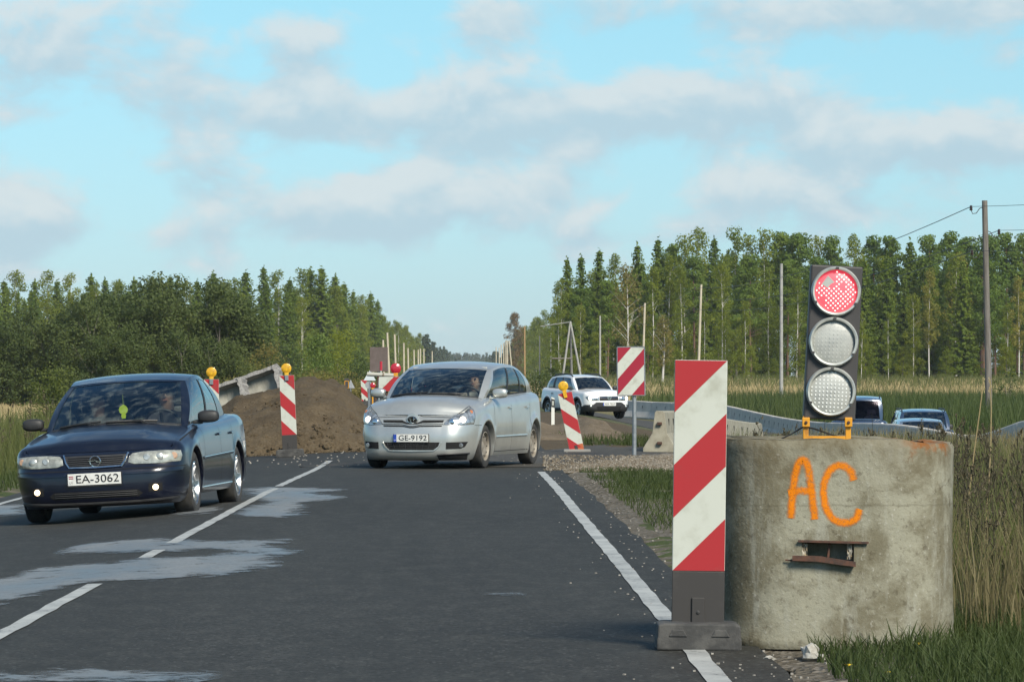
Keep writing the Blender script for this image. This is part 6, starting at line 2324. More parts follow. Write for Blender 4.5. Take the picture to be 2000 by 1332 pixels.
row_of_barriers(pr, [(5.0, 198), (6.4, 194), (8.5, 180), (9.5, 162), (9.8, 140), (9.4, 110), (8.8, 85), (8.3, 68), (8.0, 58)], 3.9, .06, far_lab, 'concrete barriers along the detour', [True])
pn = barrier_proto(3.9, .72, M_BARN)
bx_ = G(1290, 889)
row_of_barriers(pn, [(2.56, 75.5), (3.75, 89), (5.3, 101), (6.2, 108)], 3.9, .05,
                lambda n, a: 'pale stained concrete barrier end-on beside the hazard sign' if n == 0 else 'pale barrier of the short row behind the large striped board', 'short row of pale barriers', [True])

# ------------------------------------------------------------------ broken concrete troughs on the heap
M_TRO = M('trough_concrete', (0.36, 0.35, 0.30), .9, col2=(0.26, 0.25, 0.21), vscale=5, bump=.006, bscale=30)
M_TRB = M('trough_broken', (0.33, 0.32, 0.30), .95, col2=(0.20, 0.19, 0.18), vscale=22, bump=.012, bscale=30)
def trough(name, px, py, Y, L, W, D, tilt, label, seed):
    c = P(px, py, Y)
    r = empty(name, c); tag(r, label, 'concrete trough')
    r.rotation_euler = (R(-14), -tilt, R(-12))
    t = .07
    def wall(nm, x0, x1, y0, y1, z0, z1, mat):
        mb = MB(); nx = max(2, int((x1 - x0) / .05))
        rows = []
        for i in range(nx + 1):
            x = x0 + (x1 - x0) * i / nx
            e = .018 * mnoise.noise((x * 6, seed, z0)) if True else 0
            f = .022 * mnoise.noise((x * 9, seed + 4, z1))
            rows.append([(x, y0 + e, z0), (x, y1, z0), (x, y1, z1 + f * .5), (x, y0 + e * 1.5, z1 + f)])
        mb.grid(rows, close_u=True); mb.add(rows[0], [(0, 1, 2, 3)]); mb.add(rows[-1], [(3, 2, 1, 0)])
        return mb.build(nm, mat, r)
    wall('floor_slab', -L / 2, L / 2, D - t, D, -W / 2 + t, W / 2 - t, M_TRO)
    wall('side_wall', -L / 2, L / 2, 0, D, W / 2 - t, W / 2, M_TRB)
    wall('side_wall', -L / 2, L / 2, 0, D, -W / 2, -W / 2 + t, M_TRO)
    mb = MB(); rows = []
    for k in range(9):
        z = -W / 2 + W * k / 8
        e = .04 * mnoise.noise((k * .9, seed, 7))
        rows.append([(L / 2 - .05 + e, -.02 + e * .5, z), (L / 2 + .05 + e, -.01, z), (L / 2 + .04 - e, D, z), (L / 2 - .07, D, z)])
    mb.grid(rows, close_u=True); mb.add(rows[0], [(0, 1, 2, 3)]); mb.add(rows[-1], [(3, 2, 1, 0)]); mb.build('broken_end', M_TRB, r)
    return r
trough('concrete_trough', 503, 752, 84.5, .86, .56, .32, R(19), 'broken grey concrete trough, upper of two lying on the earth heap', 3)
trough('concrete_trough', 442, 770, 84.0, .66, .50, .32, R(17), 'broken grey concrete trough, lower of two, next to the dark blue sedan roof', 8)

# ------------------------------------------------------------------ far end of the works
def post_thing(name, label, cat, px, Y, r0=.03, mat=M_GAL, top=None):
    x = (px - 1000) * Y / FPX
    e = empty(name, (x, Y, gz(x, Y))); tag(e, label, cat)
    if top is not None:
        h = EYE + (HZ - top) * Y / FPX - gz(x, Y)
        mb = MB(); mb.tube([(0, 0, -.1), (0, 0, h)], r0, 10); mb.build('post', mat, e, smooth=True)
    return e
def hz_(py, Y, e): return EYE + (HZ - py) * Y / FPX - e.location.z
# brown sign back
Y = 150; e = post_thing('road_sign', 'brown back of a rectangular sign above the far works', 'sign', 740, Y, .03, M_GAL, 690)
z1, z0 = hz_(678, Y, e), hz_(726, Y, e)
mb = MB(); mb.box((0, -.04, (z0 + z1) / 2), (35 * Y / FPX, .02, z1 - z0)); bevel(mb.build('sign_plate', M_BRN, e), .006)
# grey pipe with red beacon tube, on trestle legs
Y = 108; e = post_thing('pipe_barrier', 'grey horizontal pipe with upright red tube left of the silver car', 'barrier', 744, Y)
s_ = FPX / Y; z = hz_(731, Y, e)
mb = MB(); mb.tube([(-27 / s_, .02, z + .005), (26 / s_, 0, z - .03)], .052, 16); mb.build('pipe', worn('pipe_grey', (.40, .39, .34), (.30, .28, .24)), e, smooth=True)
mb = MB(); mb.tube([(3 / s_, 0, z - .02), (6 / s_, 0, z - .025)], .058, 16); mb.build('joint_band', worn('band_brown', (.16, .12, .08), (.10, .08, .06)), e, smooth=True)
mb = MB(); mb.tube([(0, 0, z + .10), (0, 0, z + .32)], .036, 14); mb.build('red_tube', M_RLMP, e, smooth=True)
mb = MB(); mb.tube([(0, 0, z + .03), (0, 0, z + .11)], .02, 10); mb.build('tube_neck', M_WHT, e, smooth=True)
for sx in (-.22, .22):
    mb = MB(); mb.tube([(sx, .10, -.05), (sx * .3, 0, z)], .022, 8); mb.build('leg', M_RST, e)
    mb = MB(); mb.tube([(sx, -.12, -.05), (sx * .3, 0, z)], .022, 8); mb.build('leg', M_RST, e)
# big striped barrier board with large red lamp behind the silver car
Y = 104; e = post_thing('barrier_board', 'wide red and white barrier board with large red lamp behind the silver car', 'barrier', 806, Y)
s_ = FPX / Y; z0 = hz_(764, Y, e); z1 = hz_(736, Y, e)
striped_panel(e, 1.62, z1 - z0, z0, True, .03, band=.34, start=.1)
lx = (773 - 806) / s_
flasher(e, lx, hz_(733, Y, e) + .02, .115, M_RLMP, -.01, M_YPT)
for sx in (-.62, .62):
    mb = MB(); mb.box((sx, .05, z1 / 2 - .02), (.05, .05, z1)); mb.build('leg', M_RST, e)
    mb = MB(); mb.box((sx, .05, .03), (.08, .6, .06)); mb.build('foot', M_RST, e)
# small red lamp on a dark box
Y = 165; e = post_thing('lamp_box', 'small red warning lamp on a dark box at the far works', 'lamp', 728, Y)
s_ = FPX / Y; z = hz_(771, Y, e)
mb = MB(); mb.box((0, 0, z + .10), (10.5 / s_, .12, .22)); bevel(mb.build('battery_box', M_BLK, e), .008)
mb = MB(); mb.box((0, 0, z / 2), (.05, .05, z)); mb.build('post', M_YPT, e)
flasher(e, 0, z + .235, .095, M_RLMP, -.01, M_YPT)
# small striped board, triangular sign, round sign back, small signal
Y = 176; x = (713 - 1000) * Y / FPX
beacon_board('small far striped board right of the earth heap', (x, Y, gz(x, Y) + .16), False, 0, -R(3), black=.05, stripes=.85, base=True)
Y = 170; e = post_thing('road_sign', 'pale triangular sign beside the grey pipe at the far works', 'sign', 722, Y, .025, M_GAL, 742)
mb = MB(); s_ = FPX / Y; z = hz_(743, Y, e)
mb.prism([(-12 / s_, z), (12 / s_, z), (1 / s_, z + 21 / s_)], -.05, -.035); mb.build('sign_plate', M('sign_pale', (.55, .60, .62), .5), e)
Y = 172; e = post_thing('road_sign', 'grey back of a round sign under the pale triangular sign', 'sign', 720, Y, .025, M_GAL, 752)
mb = MB(); mb.lathe([(.001, -.05), (7.0 * Y / FPX, -.05), (7.0 * Y / FPX, -.035), (.001, -.035)], 28, 'Y', (0, 0, hz_(752, Y, e))); mb.build('sign_plate', M_GRY, e)
Y = 190; e = post_thing('signal_back', 'small dark portable signal with orange outline above the earth heap', 'traffic light', 677, Y, .02, M_YPT, 757)
s_ = FPX / Y; z0, z1 = hz_(758, Y, e), hz_(739, Y, e)
mb = MB(); mb.box((0, 0, (z0 + z1) / 2), (9.5 / s_, .1, z1 - z0)); mb.build('housing', M_TLB, e)
mb = MB(); a = 3.6 / s_
for p, q in (((-a, z0), (a, z0)), ((a, z0), (a, z1 - .12)), ((a, z1 - .12), (-a, z1 - .12)), ((-a, z1 - .12), (-a, z0))): mb.tube([(p[0], -.06, p[1]), (q[0], -.06, q[1])], .016, 6)
mb.build('orange_frame', M_YPT, e)
Y = 195; e = post_thing('road_sign', 'grey back of a triangular sign beside the small dark signal', 'sign', 685, Y, .025, M_GAL, 758)
mb = MB(); s_ = FPX / Y
mb.prism([(-8 / s_, hz_(758, Y, e)), (8 / s_, hz_(758, Y, e)), (0, hz_(741, Y, e))], -.05, -.035); mb.build('sign_plate', M_GRY, e)

# ------------------------------------------------------------------ utility poles and wires
M_POLE = M('weathered_pole', (0.115, 0.10, 0.085), .9, col2=(0.19, 0.175, 0.155), vscale=3, stretch=(6, 6, .5), bump=.006, bscale=20, contrast=(.3, .7))
M_POLC = M('concrete_pole', (0.34, 0.34, 0.32), .85, col2=(0.26, 0.26, 0.25), vscale=4)
M_POLP = M('pale_pole', (0.50, 0.46, 0.36), .85, col2=(0.38, 0.34, 0.26), vscale=4, stretch=(5, 5, .5))
M_POLB = M('ochre_pole', (0.36, 0.24, 0.11), .85, col2=(0.26, 0.17, 0.08), vscale=4, stretch=(5, 5, .5))
M_INS = M('insulator_brown', (0.05, 0.022, 0.016), .25, coat=.8)
def insulator(parent, x, z, side, k=1.0):
    mb = MB()
    mb.lathe([(.02 * k, -.10 * k), (.06 * k, -.09 * k), (.065 * k, -.05 * k), (.035 * k, -.04 * k), (.06 * k, -.02 * k), (.06 * k, .02 * k), (.03 * k, .03 * k), (.05 * k, .05 * k), (.05 * k, .09 * k), (.001, .10 * k)], 14, 'Z', (x + side * .42 * k, 0, z))
    o = mb.build('insulator', M_INS, parent, smooth=True)
    mb = MB(); mb.tube([(x, 0, z + .02 * k), (x + side * .10 * k, 0, z - .02 * k), (x + side * .22 * k, 0, z - .20 * k), (x + side * .36 * k, 0, z - .22 * k), (x + side * .42 * k, 0, z - .08 * k)], .015 * k, 6); mb.build('hook', M_INS, o)
    return Vector((x + side * .42 * k, 0, z + .05 * k))
def pole(name, label, px, top, Y, r0, r1, mat, lean=0.0, ins=0, group=None):
    x = (px - 1000) * Y / FPX
    e = empty(name, (x - lean * 0, Y, gz(x, Y))); tag(e, label, 'pole', group)
    h = EYE + (HZ - top) * Y / FPX - gz(x, Y)
    mb = MB(); n = 7
    mb.tube([(lean * h * (k / n), .012 * math.sin(k * 1.7), -.3 * (k == 0) + h * k / n) for k in range(n + 1)], [r0 + (r1 - r0) * k / n for k in range(n + 1)], 12); mb.build('shaft', mat, e, smooth=True)
    return e, h
big, bh = pole('utility_pole', 'tall dark weathered wooden utility pole near the right picture edge', 1933, 392, 165, .14, .105, M_POLE, -.021)
bp_ = big.location
W1 = []
for dz, sd in ((.28, -1), (1.18, 1), (1.96, -1)):
    z = bh - dz; W1.append(bp_ + insulator(big, -.021 * z + sd * .10, z, sd) )
poles = [(1526, 515, 283, 'grey concrete pole between striped board and traffic light', M_POLC, 0.0, .13),
         (1362, 556, 350, 'pale leaning pole above the large striped board', M_POLP, .032, .12),
         (1254, 592, 425, 'pale leaning pole above the hazard sign', M_POLP, .030, .13),
         (1172, 617, 480, 'pale straight pole above the white SUV', M_POLC, 0.0, .13),
         (1025, 637, 560, 'ochre wooden pole just right of the silver car roof', M_POLB, -.004, .13),
         (1054, 655, 640, 'thin grey pole left of the A-frame pole', M_POLC, 0.0, .11),
         (1076, 650, 650, 'thin grey pole beside the A-frame pole', M_POLC, 0.0, .11)]
WP = []
for px, top, Y, lab, mat, lean, r0 in poles:
    e, h = pole('utility_pole', lab, px, top, Y, r0, r0 * .75, mat, lean)
    if lean > .01:
        pts = []
        for dz, sd in ((.3, -1), (1.2, 1), (2.0, -1)): pts.append(e.location + insulator(e, lean * (h - dz) + sd * .08, h - dz, sd))
        WP.append(pts)
# A-frame pole
Y = 460; x = (1106 - 1000) * Y / FPX
e = empty('utility_pole', (x, Y, gz(x, Y))); tag(e, 'A-frame wooden pole with cross-bar behind the white SUV', 'pole')
s_ = FPX / Y; h = EYE + (HZ - 628) / s_ - e.location.z
for bx, by in ((-11, 0), (34, 0), (12, 2.0)):
    mb = MB(); mb.tube([(bx / s_, by, -.2), (8 / s_, 0, h)], [.13, .10], 10); mb.build('shaft', M_POLC, e, smooth=True)
mb = MB(); zb_ = EYE + (HZ - 700) / s_ - e.location.z
mb.tube([(-28 / s_, 0, zb_), (12 / s_, 0, zb_)], .08, 8); mb.build('cross_bar', M_POLE, e)
mb = MB(); mb.tube([(-50 / s_, 1, h - .5), (8 / s_, 0, h - .05)], .05, 8); mb.build('cross_arm', M_POLC, e)
# thin pale poles receding, left and right of the silver car roof
GPL = 'pale poles receding left of the silver car'
for i, (px, top, Y, lean) in enumerate([(729, 678, 560, -.02), (750, 664, 620, -.02), (761, 650, 640, -.045), (774, 653, 700, -.035), (789, 670, 800, -.006), (798, 680, 860, -.02), (809, 683, 950, -.008), (817, 683, 1010, -.005), (821, 681, 1060, 0), (828, 681, 1150, -.004), (844, 686, 1350, 0)]):
    pole('utility_pole', ('first', 'second', 'third', 'fourth', 'fifth', 'sixth', 'seventh', 'eighth', 'ninth', 'tenth', 'eleventh')[i] + ' from the left of the pale poles behind the silver car', px, top, Y, .15 + Y * .00006, .11 + Y * .00005, M_POLP, lean, group=GPL)
for i, (px, top, Y, lean) in enumerate([(969, 678, 1180, 0), (975, 679, 1150, 0), (979, 673, 1080, 0), (984, 670, 1030, -.006), (988, 665, 960, 0), (991, 665, 950, 0), (1002, 665, 930, -.095)]):
    pole('utility_pole', ('first', 'second', 'third', 'fourth', 'fifth', 'sixth', 'slanting seventh')[i] + ' from the left of the pale poles right of the silver car roof', px, top, Y, .17, .13, M_POLP, lean, group='pale poles right of the silver car roof')

M_WIRE = M('wire', (0.05, 0.055, 0.06), .6)
def wire(a, b, sag, label, r=.012):
    mb = MB(); pts = []
    for k in range(17):
        t = k / 16
        p = Vector(a).lerp(Vector(b), t); p.z -= sag * 4 * t * (1 - t); pts.append(p)
    mb.tube(pts, r, 4)
    tag(mb.build('overhead_wire', M_WIRE), label, 'wire', 'overhead wires')
WN = ('top', 'middle', 'lowest')
for k in range(3):
    a = W1[k]
    wire(a, (a.x + 14, a.y - 60, a.z + .1), .5, WN[k] + ' wire running right from the big utility pole')
    wire(a, WP[0][k], .9, WN[k] + ' wire from the big utility pole to the leaning pole', .016)
    wire(WP[0][k], WP[1][k], .6, WN[k] + ' wire between the two pale leaning poles', .016)
# ------------------------------------------------------------------ grass, reeds, weeds
def blades(name, pts, hmin, hmax, w, mat, seed, lean=.35, label=None, cat=None, seg=2):
    """bent blades rooted at pts (N,3)"""
    rg = np.random.default_rng(seed)
    n = len(pts)
    h = rg.uniform(hmin, hmax, n)
    a = rg.uniform(0, 2 * PI, n); ln = rg.uniform(.05, lean, n) * h
    d = np.stack([np.cos(a) * ln, np.sin(a) * ln, np.zeros(n)], 1)
    b = rg.uniform(0, 2 * PI, n)
    sd = np.stack([np.cos(b), np.sin(b), np.zeros(n)], 1) * (w * rg.uniform(.6, 1.3, n))[:, None] * .5
    up = np.zeros((n, 3)); up[:, 2] = h
    p0 = pts; p1 = pts + up * .55 + d * .35; p2 = pts + up + d
    V = np.stack([p0 - sd, p0 + sd, p1 + sd * .8, p1 - sd * .8, p2 + sd * .15, p2 - sd * .15], 1).reshape(-1, 3)
    base = np.arange(n)[:, None] * 6
    Q = np.concatenate([base + np.array([0, 1, 2, 3]), base + np.array([3, 2, 4, 5])], 0)
    me = np_mesh(name, V, Q, mat)
    o = link(bpy.data.objects.new(name, me))
    tag(o, label, cat, kind='stuff')
    return o


def scatter(n, fx, seed, mask=None):
    """fx(u,v)->(x,y); returns rooted points"""
    rg = random.Random(seed)
    out = []
    tries = 0
    while len(out) < n and tries < n * 8:
        tries += 1
        x, y = fx(rg.random(), rg.random())
        if mask and not mask(x, y, rg): continue
        if math.hypot(x - RC.x, y - RC.y) < rk(math.atan2(x - RC.x, RC.y - y)) + .02: continue
        out.append((x, y, gz(x, y) - .01))
    return np.array(out)


G_GRN = leaf_mat('grass_green', (0.032, 0.056, 0.017), (0.076, 0.098, 0.028), .35)
G_DRY = leaf_mat('grass_dry', (0.16, 0.135, 0.065), (0.28, 0.24, 0.12), .4)
G_WEED = leaf_mat('weed_brown', (0.095, 0.080, 0.048), (0.19, 0.16, 0.095), .3)
G_REED = leaf_mat('reed_green', (0.055, 0.085, 0.024), (0.12, 0.145, 0.045), .35)
G_STRW = leaf_mat('straw', (0.34, 0.26, 0.13), (0.50, 0.41, 0.22), .3)
G_OLV = leaf_mat('grass_olive', (0.085, 0.11, 0.032), (0.16, 0.17, 0.055), .4)

def nz(x, y, s, o=0): return mnoise.noise((x * s, y * s, o))

# right verge beside the foreground board and ring
def verge_mask(x, y, rg):
    d = x - xr(y)
    if d < .55: return False
    if d < 1.5: return nz(x, y, 1.3, 2) > (.18 if y < 36 else -.25) + .25 * (1.5 - d)
    return nz(x, y, 1.1, 4) > -.35
blades('verge_grass', scatter(34000, lambda u, v: (xr(18 + 44 * u) + .5 + 4.2 * v, 18 + 44 * u), 1, verge_mask), .03, .10, .010, G_GRN, 1, .8, 'short green grass on the right-hand verge', 'grass')
blades('short_grass', scatter(9000, lambda u, v: (1.40 + 2.2 * v, 17.5 + 3.3 * u), 22, lambda x, y, rg: x > 1.42 + .12 * nz(x, y, 2.5, 7) + .25 * max(0, 19.6 - y) * 0), .03, .12, .008, G_GRN, 22, .9, 'short grass before the foot of the concrete ring', 'grass')
blades('lush_grass', scatter(22000, lambda u, v: (1.35 + 2.3 * v + .2 * u, 18 + 12 * u), 2, lambda x, y, rg: x - xr(y) > .95 and ((x - RC.x) ** 2 + (y - RC.y) ** 2 > .34 or True) and (x > 1.75 or y < 20.6 and nz(x, y, 3, 1) > -.1)), .05, .17, .009, G_GRN, 2, .8, 'lush green grass around the foot of the concrete ring', 'grass')
blades('dry_grass', scatter(16000, lambda u, v: (2.15 + 2.6 * v + .03 * 20 * u, 21.5 + 22 * u), 3, lambda x, y, rg: x > 2.25), .20, .70, .007, G_DRY, 3, .45, 'dry brown grass right of the concrete ring', 'grass')
blades('tall_grass', scatter(15000, lambda u, v: (2.2 + 3.5 * v, 23 + 30 * u), 4, lambda x, y, rg: x > 2.3), .3, .8, .009, G_OLV, 4, .4, 'tall olive grass right of the concrete ring', 'grass')
blades('field_grass', scatter(30000, lambda u, v: (2.0 + 6.5 * v, 44 + 62 * u), 5, lambda x, y, rg: x - xr(y) > 2.2 and not (y > 64 and x < 4.0 + (y - 64) * .12) and nz(x, y, .5, 9) > -.3), .15, .65, .016, G_DRY, 5, .5, 'dry grass on the ground behind the concrete ring', 'grass')
blades('gravel_edge_grass', scatter(3500, lambda u, v: (.7 + 3.2 * v, 50 + 12 * u), 6, lambda x, y, rg: x - xr(y) > .8 and nz(x, y, 1.0, 12) > -.1), .03, .10, .014, G_GRN, 6, .6, 'green grass before the gravel ramp', 'grass')
blades('bank_grass', scatter(2200, lambda u, v: (.6 + 3.4 * v, 79 + 14 * u), 7, lambda x, y, rg: nz(x, y * .6, .9, 15) + .22 * ss(1.0, 2.2, x) > .26), .05, .20, .018, G_GRN, 7, .6, 'tufts of green grass on the dirt beside the leaning board', 'grass')
blades('left_verge_grass', scatter(15000, lambda u, v: (xl(38 + 80 * u) - .8 - 5.0 * v ** 1.3, 38 + 80 * u), 8, None), .06, .22, .016, G_GRN, 8, .6, 'short green grass on the left-hand verge', 'grass')
blades('left_tall_grass', scatter(20000, lambda u, v: (xl(44 + 85 * u) - 2.0 - 7.5 * v, 44 + 85 * u), 9, lambda x, y, rg: nz(x, y, .4, 3) > -.4), .35, 1.05, .016, G_OLV, 9, .5, 'tall olive weeds left of the dark blue sedan', 'grass')
blades('left_straw', scatter(16000, lambda u, v: (-9.5 - 22 * v - u * 14, 78 + 180 * u), 10, None), .25, .6, .03, G_STRW, 10, .5, 'straw-coloured meadow at the left picture edge', 'grass')
# meadow and reeds beyond the barriers
blades('reeds', scatter(46000, lambda u, v: (10.8 + 34 * v * (.35 + u), 118 + 175 * u), 11, lambda x, y, rg: nz(x, y, .06, 1) > -.5 and x > 12.9 and not (x < 13.6 and y < 142)), .9, 1.9, .045, G_REED, 11, .35, 'tall green reeds beyond the concrete barriers', 'reeds')
blades('reed_fringe', scatter(16000, lambda u, v: (8 + 26 * v * (.6 + u), 205 + 110 * u), 12, lambda x, y, rg: x > 7.5), .7, 1.6, .06, G_REED, 12, .4, 'reeds along the edge of the straw meadow', 'reeds')
blades('meadow', scatter(46000, lambda u, v: (4 + 80 * v, 300 + 280 * u), 13, lambda x, y, rg: x > 6), .5, 1.2, .09, G_STRW, 13, .5, 'straw-coloured meadow in front of the right wood', 'grass')
blades('meadow_olive', scatter(16000, lambda u, v: (4 + 80 * v, 430 + 165 * u), 16, lambda x, y, rg: x > 6), .6, 1.8, .10, G_OLV, 16, .5, 'olive grass along the foot of the right wood', 'grass')
blades('left_meadow', scatter(34000, lambda u, v: (-14 - 60 * v, 200 + 140 * u), 14, None), .3, .7, .07, G_STRW, 14, .5, 'pale meadow in front of the left thicket', 'grass')
blades('heap_scrub', scatter(15000, lambda u, v: (-1.0 - 12 * v - u * 6, 100 + 130 * u), 15, lambda x, y, rg: x < xl(y) - 1.2), .4, 1.2, .035, G_OLV, 15, .5, 'yellow-green tall grass behind the earth heap', 'grass')


# branching dry weeds behind and beside the ring
def weeds(name, spots, hmin, hmax, mat, seed, label):
    rg = random.Random(seed)
    mb = MB()
    for (x, y) in spots:
        h = rg.uniform(hmin, hmax); a = rg.uniform(0, 6.28); l = h * rg.uniform(.02, .2)
        b = Vector((x, y, gz(x, y) - .02)); t = b + Vector((math.cos(a) * l, math.sin(a) * l, h))
        m = b.lerp(t, .5) + Vector((rg.uniform(-.03, .03), 0, 0))
        r = .0045 * (y / 24) ** .35
        mb.tube([b, m, t], [r, r * .8, r * .35], 3, caps=False)
        for k in range(rg.randint(6, 11)):
            s = rg.uniform(.35, .98); p = b.lerp(t, s)
            aa = rg.uniform(0, 6.28); ll = h * rg.uniform(.10, .24) * (1.25 - s)
            q = p + Vector((math.cos(aa) * ll * .6, math.sin(aa) * ll * .6, ll))
            mb.tube([p, p.lerp(q, .5) + Vector((math.cos(aa) * ll * .12, 0, -ll * .05)), q], [r * .6, r * .5, r * .9], 3, caps=False)
            # seed heads
            for _ in range(3):
                c = p.lerp(q, rg.uniform(.5, 1.05)); e = .012 * (y / 24) ** .5
                mb.add([c + Vector((rg.uniform(-e, e), rg.uniform(-e, e), rg.uniform(-e, e) * 1.6)) for _ in range(4)], [(0, 1, 2, 3)])
    o = mb.build(name, mat, fix=False)
    return tag(o, label, 'weeds', kind='stuff')
rw = random.Random(5)
weeds('dry_weeds', [(2.05 + rw.random() * 1.2 + .05 * i / 20, 22.5 + rw.random() * 9) for i in range(130)], .6, 1.12, G_WEED, 31, 'branching dry brown weeds right of the concrete ring')
weeds('dry_weeds', [(yy * (.053 + .075 * rw.random()), yy) for yy in [30 + rw.random() * 22 for i in range(190)]], .45, .95, G_WEED, 32, 'thin bare weeds behind the concrete ring')
weeds('dry_weeds', [(-8.2 - rw.random() * 3.5, 52 + rw.random() * 34) for i in range(120)], .7, 1.4, G_WEED, 33, 'dark dry weeds left of the dark blue sedan')
# two tall straw stalks in front of the big pole
for i, pts in enumerate(([(1921, 742), (1914, 800), (1903, 880), (1890, 985)], [(1934, 742), (1936, 800), (1935, 880), (1928, 985)])):
    Y = 27.0
    x, y = (pts[-1][0] - 1000) * Y / FPX, Y
    b = Vector((x, y, gz(x, y)))
    W = [P(px, py, Y) for px, py in pts]
    r = empty('straw_stalk', b); tag(r, ('left' if i == 0 else 'right') + ' of two tall straw stalks rising before the big pole', 'stalk', 'straw stalks')
    mb = MB(); mb.tube([w - b for w in W] + [Vector((-.02, 0, -.02))], [.003, .004, .0045, .005, .006], 5); mb.build('stem', G_STRW, r)
    mb = MB(); t = W[0] - b
    for k in range(16):
        c = t + Vector((rw.uniform(-.008, .008), 0, -k * .006)); mb.add([c, c + Vector((.005 * rw.choice((-1, 1)), 0, .012)), c + Vector((.002, .004, .02))], [(0, 1, 2)])
    mb.build('seed_head', G_STRW, r, fix=False)


# ------------------------------------------------------------------ stones, rubble, flowers
def stone(name, px, py, size, mat, label, seed, group=None, squash=.7):
    g = G(px, py)
    mb = MB()
    bm = bmesh.new(); bmesh.ops.create_icosphere(bm, subdivisions=2, radius=size / 2)
    for v in bm.verts:
        k = 1 + .55 * mnoise.noise(v.co.normalized() * 1.6 + Vector((seed, 0, 0))) + .2 * mnoise.noise(v.co.normalized() * 4 + Vector((0, seed, 0)))
        v.co *= k; v.co.z *= squash
    me = bpy.data.meshes.new(name); bm.to_mesh(me); bm.free(); me.materials.append(mat)
    o = link(bpy.data.objects.new(name, me)); o.location = (g.x, g.y, g.z + size * squash * .34)
    return tag(o, label, 'stone', group)
M_STN = M('pale_stone', (0.46, 0.45, 0.41), .9, col2=(0.30, 0.28, 0.24), vscale=25, bump=.006, bscale=60)
M_CLOD = MDIRT
stone('stone', 1582, 1286, .095, M_STN, 'largest pale stone chip at the foot of the concrete ring', 3, squash=.9)
stone('stone', 1607, 1288, .045, M_STN, 'small pale stone right of the largest chip by the ring', 5)
stone('stone', 1502, 1290, .055, M_STN, 'flat pale stone left of the largest chip by the ring', 8, squash=.5)
stone('stone', 1228, 1032, .035, M_STN, 'white scrap lying on the verge left of the striped board', 9, squash=.4)
stone('clod', 618, 884, .22, M_CLOD, 'rounded earth clod at the foot of the earth heap, right of the board', 11)
rs = random.Random(3)
GC = 'loose pebbles on the road edge'
vs = MB()
for i in range(260):
    y = 18.5 + rs.random() ** 1.6 * 42; x = xr(y) + rs.gauss(.18, .28)
    e = rs.uniform(.004, .009)
    vs.box((x, y, gz(x, y) + .012 + e * .3), (e * 1.4, e * 1.4, e), Matrix.Rotation(rs.random() * 3, 3, 'Z'))
for i in range(240):
    y = 64 + rs.random() * 12; x = -6 + rs.random() * 7
    e = rs.uniform(.008, .02); vs.box((x, y, gz(x, y) + .012 + e * .3), (e * 1.4, e * 1.4, e), Matrix.Rotation(rs.random() * 3, 3, 'Z'))
o = vs.build('pebbles', M('grit', (.24, .22, .19), .9, col2=(.36, .34, .30), vscale=9), fix=False); tag(o, 'scattered pebbles and grit along the road edge', 'pebbles', kind='stuff')
vs = MB()
for i in range(2600):
    u, v = rs.random(), rs.random()
    g = G(1060 + 400 * u, 892 + 30 * v)
    e = rs.uniform(.007, .019); vs.box((g.x, g.y, g.z + .024 + e * .2), (e * 1.3, e * 1.3, e), Matrix.Rotation(rs.random() * 3, 3, 'Z') @ Matrix.Rotation(rs.random(), 3, 'X'))
o = vs.build('gravel_stones', gravel_material('gravel_stone', (.17, .14, .10), (.24, .20, .15), (.36, .33, .28), 9), fix=False); tag(o, 'pale gravel stones on the ramp beside the detour', 'gravel', kind='stuff')
vs = MB()
for i in range(700):
    x = -6.6 + rs.random() * 4.7; y = 74.7 + abs(rs.gauss(0, 1.5))
    hh = hp(x) * math.sin(PI * min(1, max(0, (y - 75.0) / 12.0))) ** .75 if y > 75.0 else 0
    e = rs.uniform(.012, .045); vs.box((x, y, gz(x, y) + max(hh, 0) + .02), (e * 1.3, e, e), Matrix.Rotation(rs.random() * 3, 3, 'Z') @ Matrix.Rotation(rs.random(), 3, 'X'))
rc = random.Random(12)
for i in range(110):
    x = -6.4 + rc.random() * 4.4; y = 75.0 + abs(rc.gauss(0, 1.1))
    hh = hp(x) * math.sin(PI * min(1, max(0, (y - 75.0) / 12.0))) ** .75
    e = rc.uniform(.03, .085)
    bm = bmesh.new(); bmesh.ops.create_icosphere(bm, subdivisions=1, radius=e)
    for v in bm.verts: v.co *= 1 + .5 * mnoise.noise(v.co.normalized() * 1.7 + Vector((i, 0, 0)))
    vs.add([v.co + Vector((x, y, gz(x, y) + max(hh, 0) + .02)) for v in bm.verts], [tuple(v.index for v in f.verts) for f in bm.faces]); bm.free()
o = vs.build('earth_clods', MDIRT, fix=False); tag(o, 'small clods of earth lying on and before the heap', 'clods', kind='stuff')
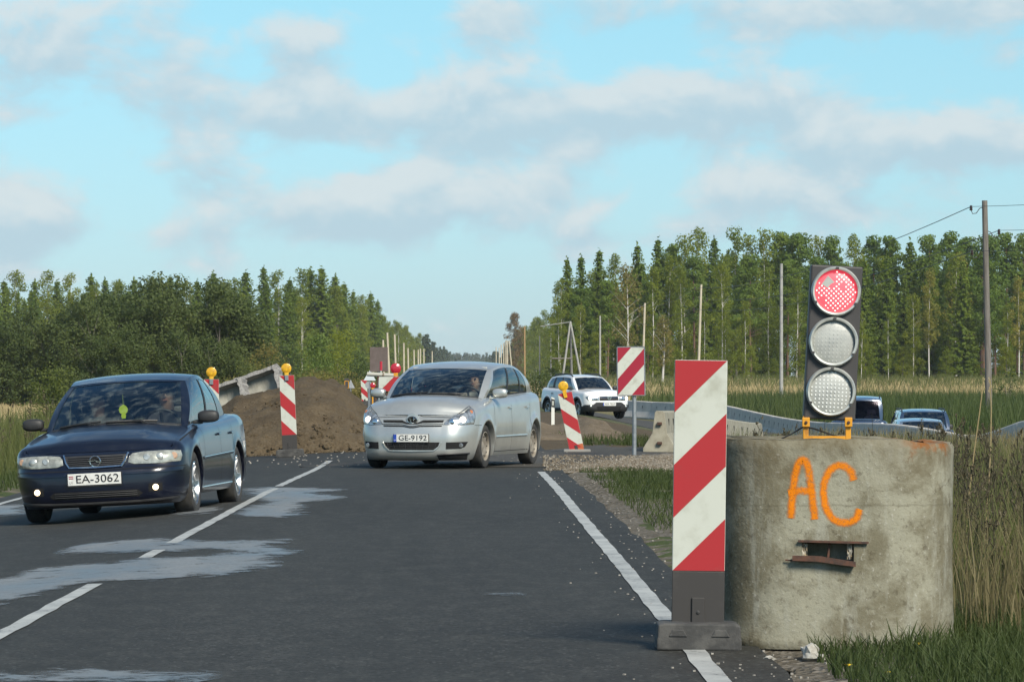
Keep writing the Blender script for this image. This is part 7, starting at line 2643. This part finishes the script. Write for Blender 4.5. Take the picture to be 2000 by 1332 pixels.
M_PET = M('dandelion_yellow', (0.75, 0.52, 0.02), .6)
for i, (px, py, top) in enumerate(((1792, 1284, 1258), (1733, 1330, 1314), (1655, 1318, 1300))):
    g = G(px, py); h = (py - top) * g.y / FPX
    r = empty('dandelion', g); tag(r, ('dandelion in flower against the concrete ring foot', 'dandelion in flower in the grass near the bottom edge', 'small dandelion in the grass right of the pale stones')[i], 'flower', 'dandelions')
    mb = MB(); mb.tube([(0, 0, 0), (.004, 0, h)], .0025, 5); mb.build('stem', G_GRN, r)
    mb = MB()
    for k in range(14):
        a = 2 * PI * k / 14
        mb.add([(.004, 0, h), (.004 + .018 * math.cos(a), .018 * math.sin(a), h + .006), (.004 + .018 * math.cos(a + .4), .018 * math.sin(a + .4), h + .009)], [(0, 1, 2)])
    mb.build('petals', M_PET, r, fix=False)

# ------------------------------------------------------------------ haze
def haze():
    mb = MB(); mb.box((0, 2350, 13.5), (760, 4900, 36))
    m = bpy.data.materials.new('haze'); m.use_nodes = True
    T = NT(m.node_tree); m.node_tree.nodes.clear()
    out = T.n('ShaderNodeOutputMaterial'); v = T.n('ShaderNodeVolumePrincipled')
    v.inputs['Color'].default_value = (0.80, 0.90, 1.0, 1)
    v.inputs['Density'].default_value = 0.00006
    v.inputs['Anisotropy'].default_value = 0.0
    T.link(v.outputs[0], out.inputs['Volume'])
    o = mb.build('haze', m); tag(o, 'pale bluish haze over the far road', 'haze', kind='stuff')
HAZE = True
if HAZE: haze()

# ------------------------------------------------------------------ ordinal words for look-alike trees that share a place
ORD = ('leftmost', 'second', 'third', 'fourth', 'fifth', 'sixth', 'seventh', 'eighth')
by = {}
for o in bpy.data.objects:
    if o.parent is None and o.get('label') and o.get('category') in ('tree', 'bush', 'barrier', 'wire'):
        by.setdefault(o['label'], []).append(o)
for lab, os_ in by.items():
    if 1 < len(os_) <= 8 and len(lab.split()) <= 13:
        os_.sort(key=lambda o: o.location.x / max(1.0, o.location.y))
        for i, o in enumerate(os_):
            o['label'] = lab + ', ' + ORD[i] + (' from left' if i else ' such')
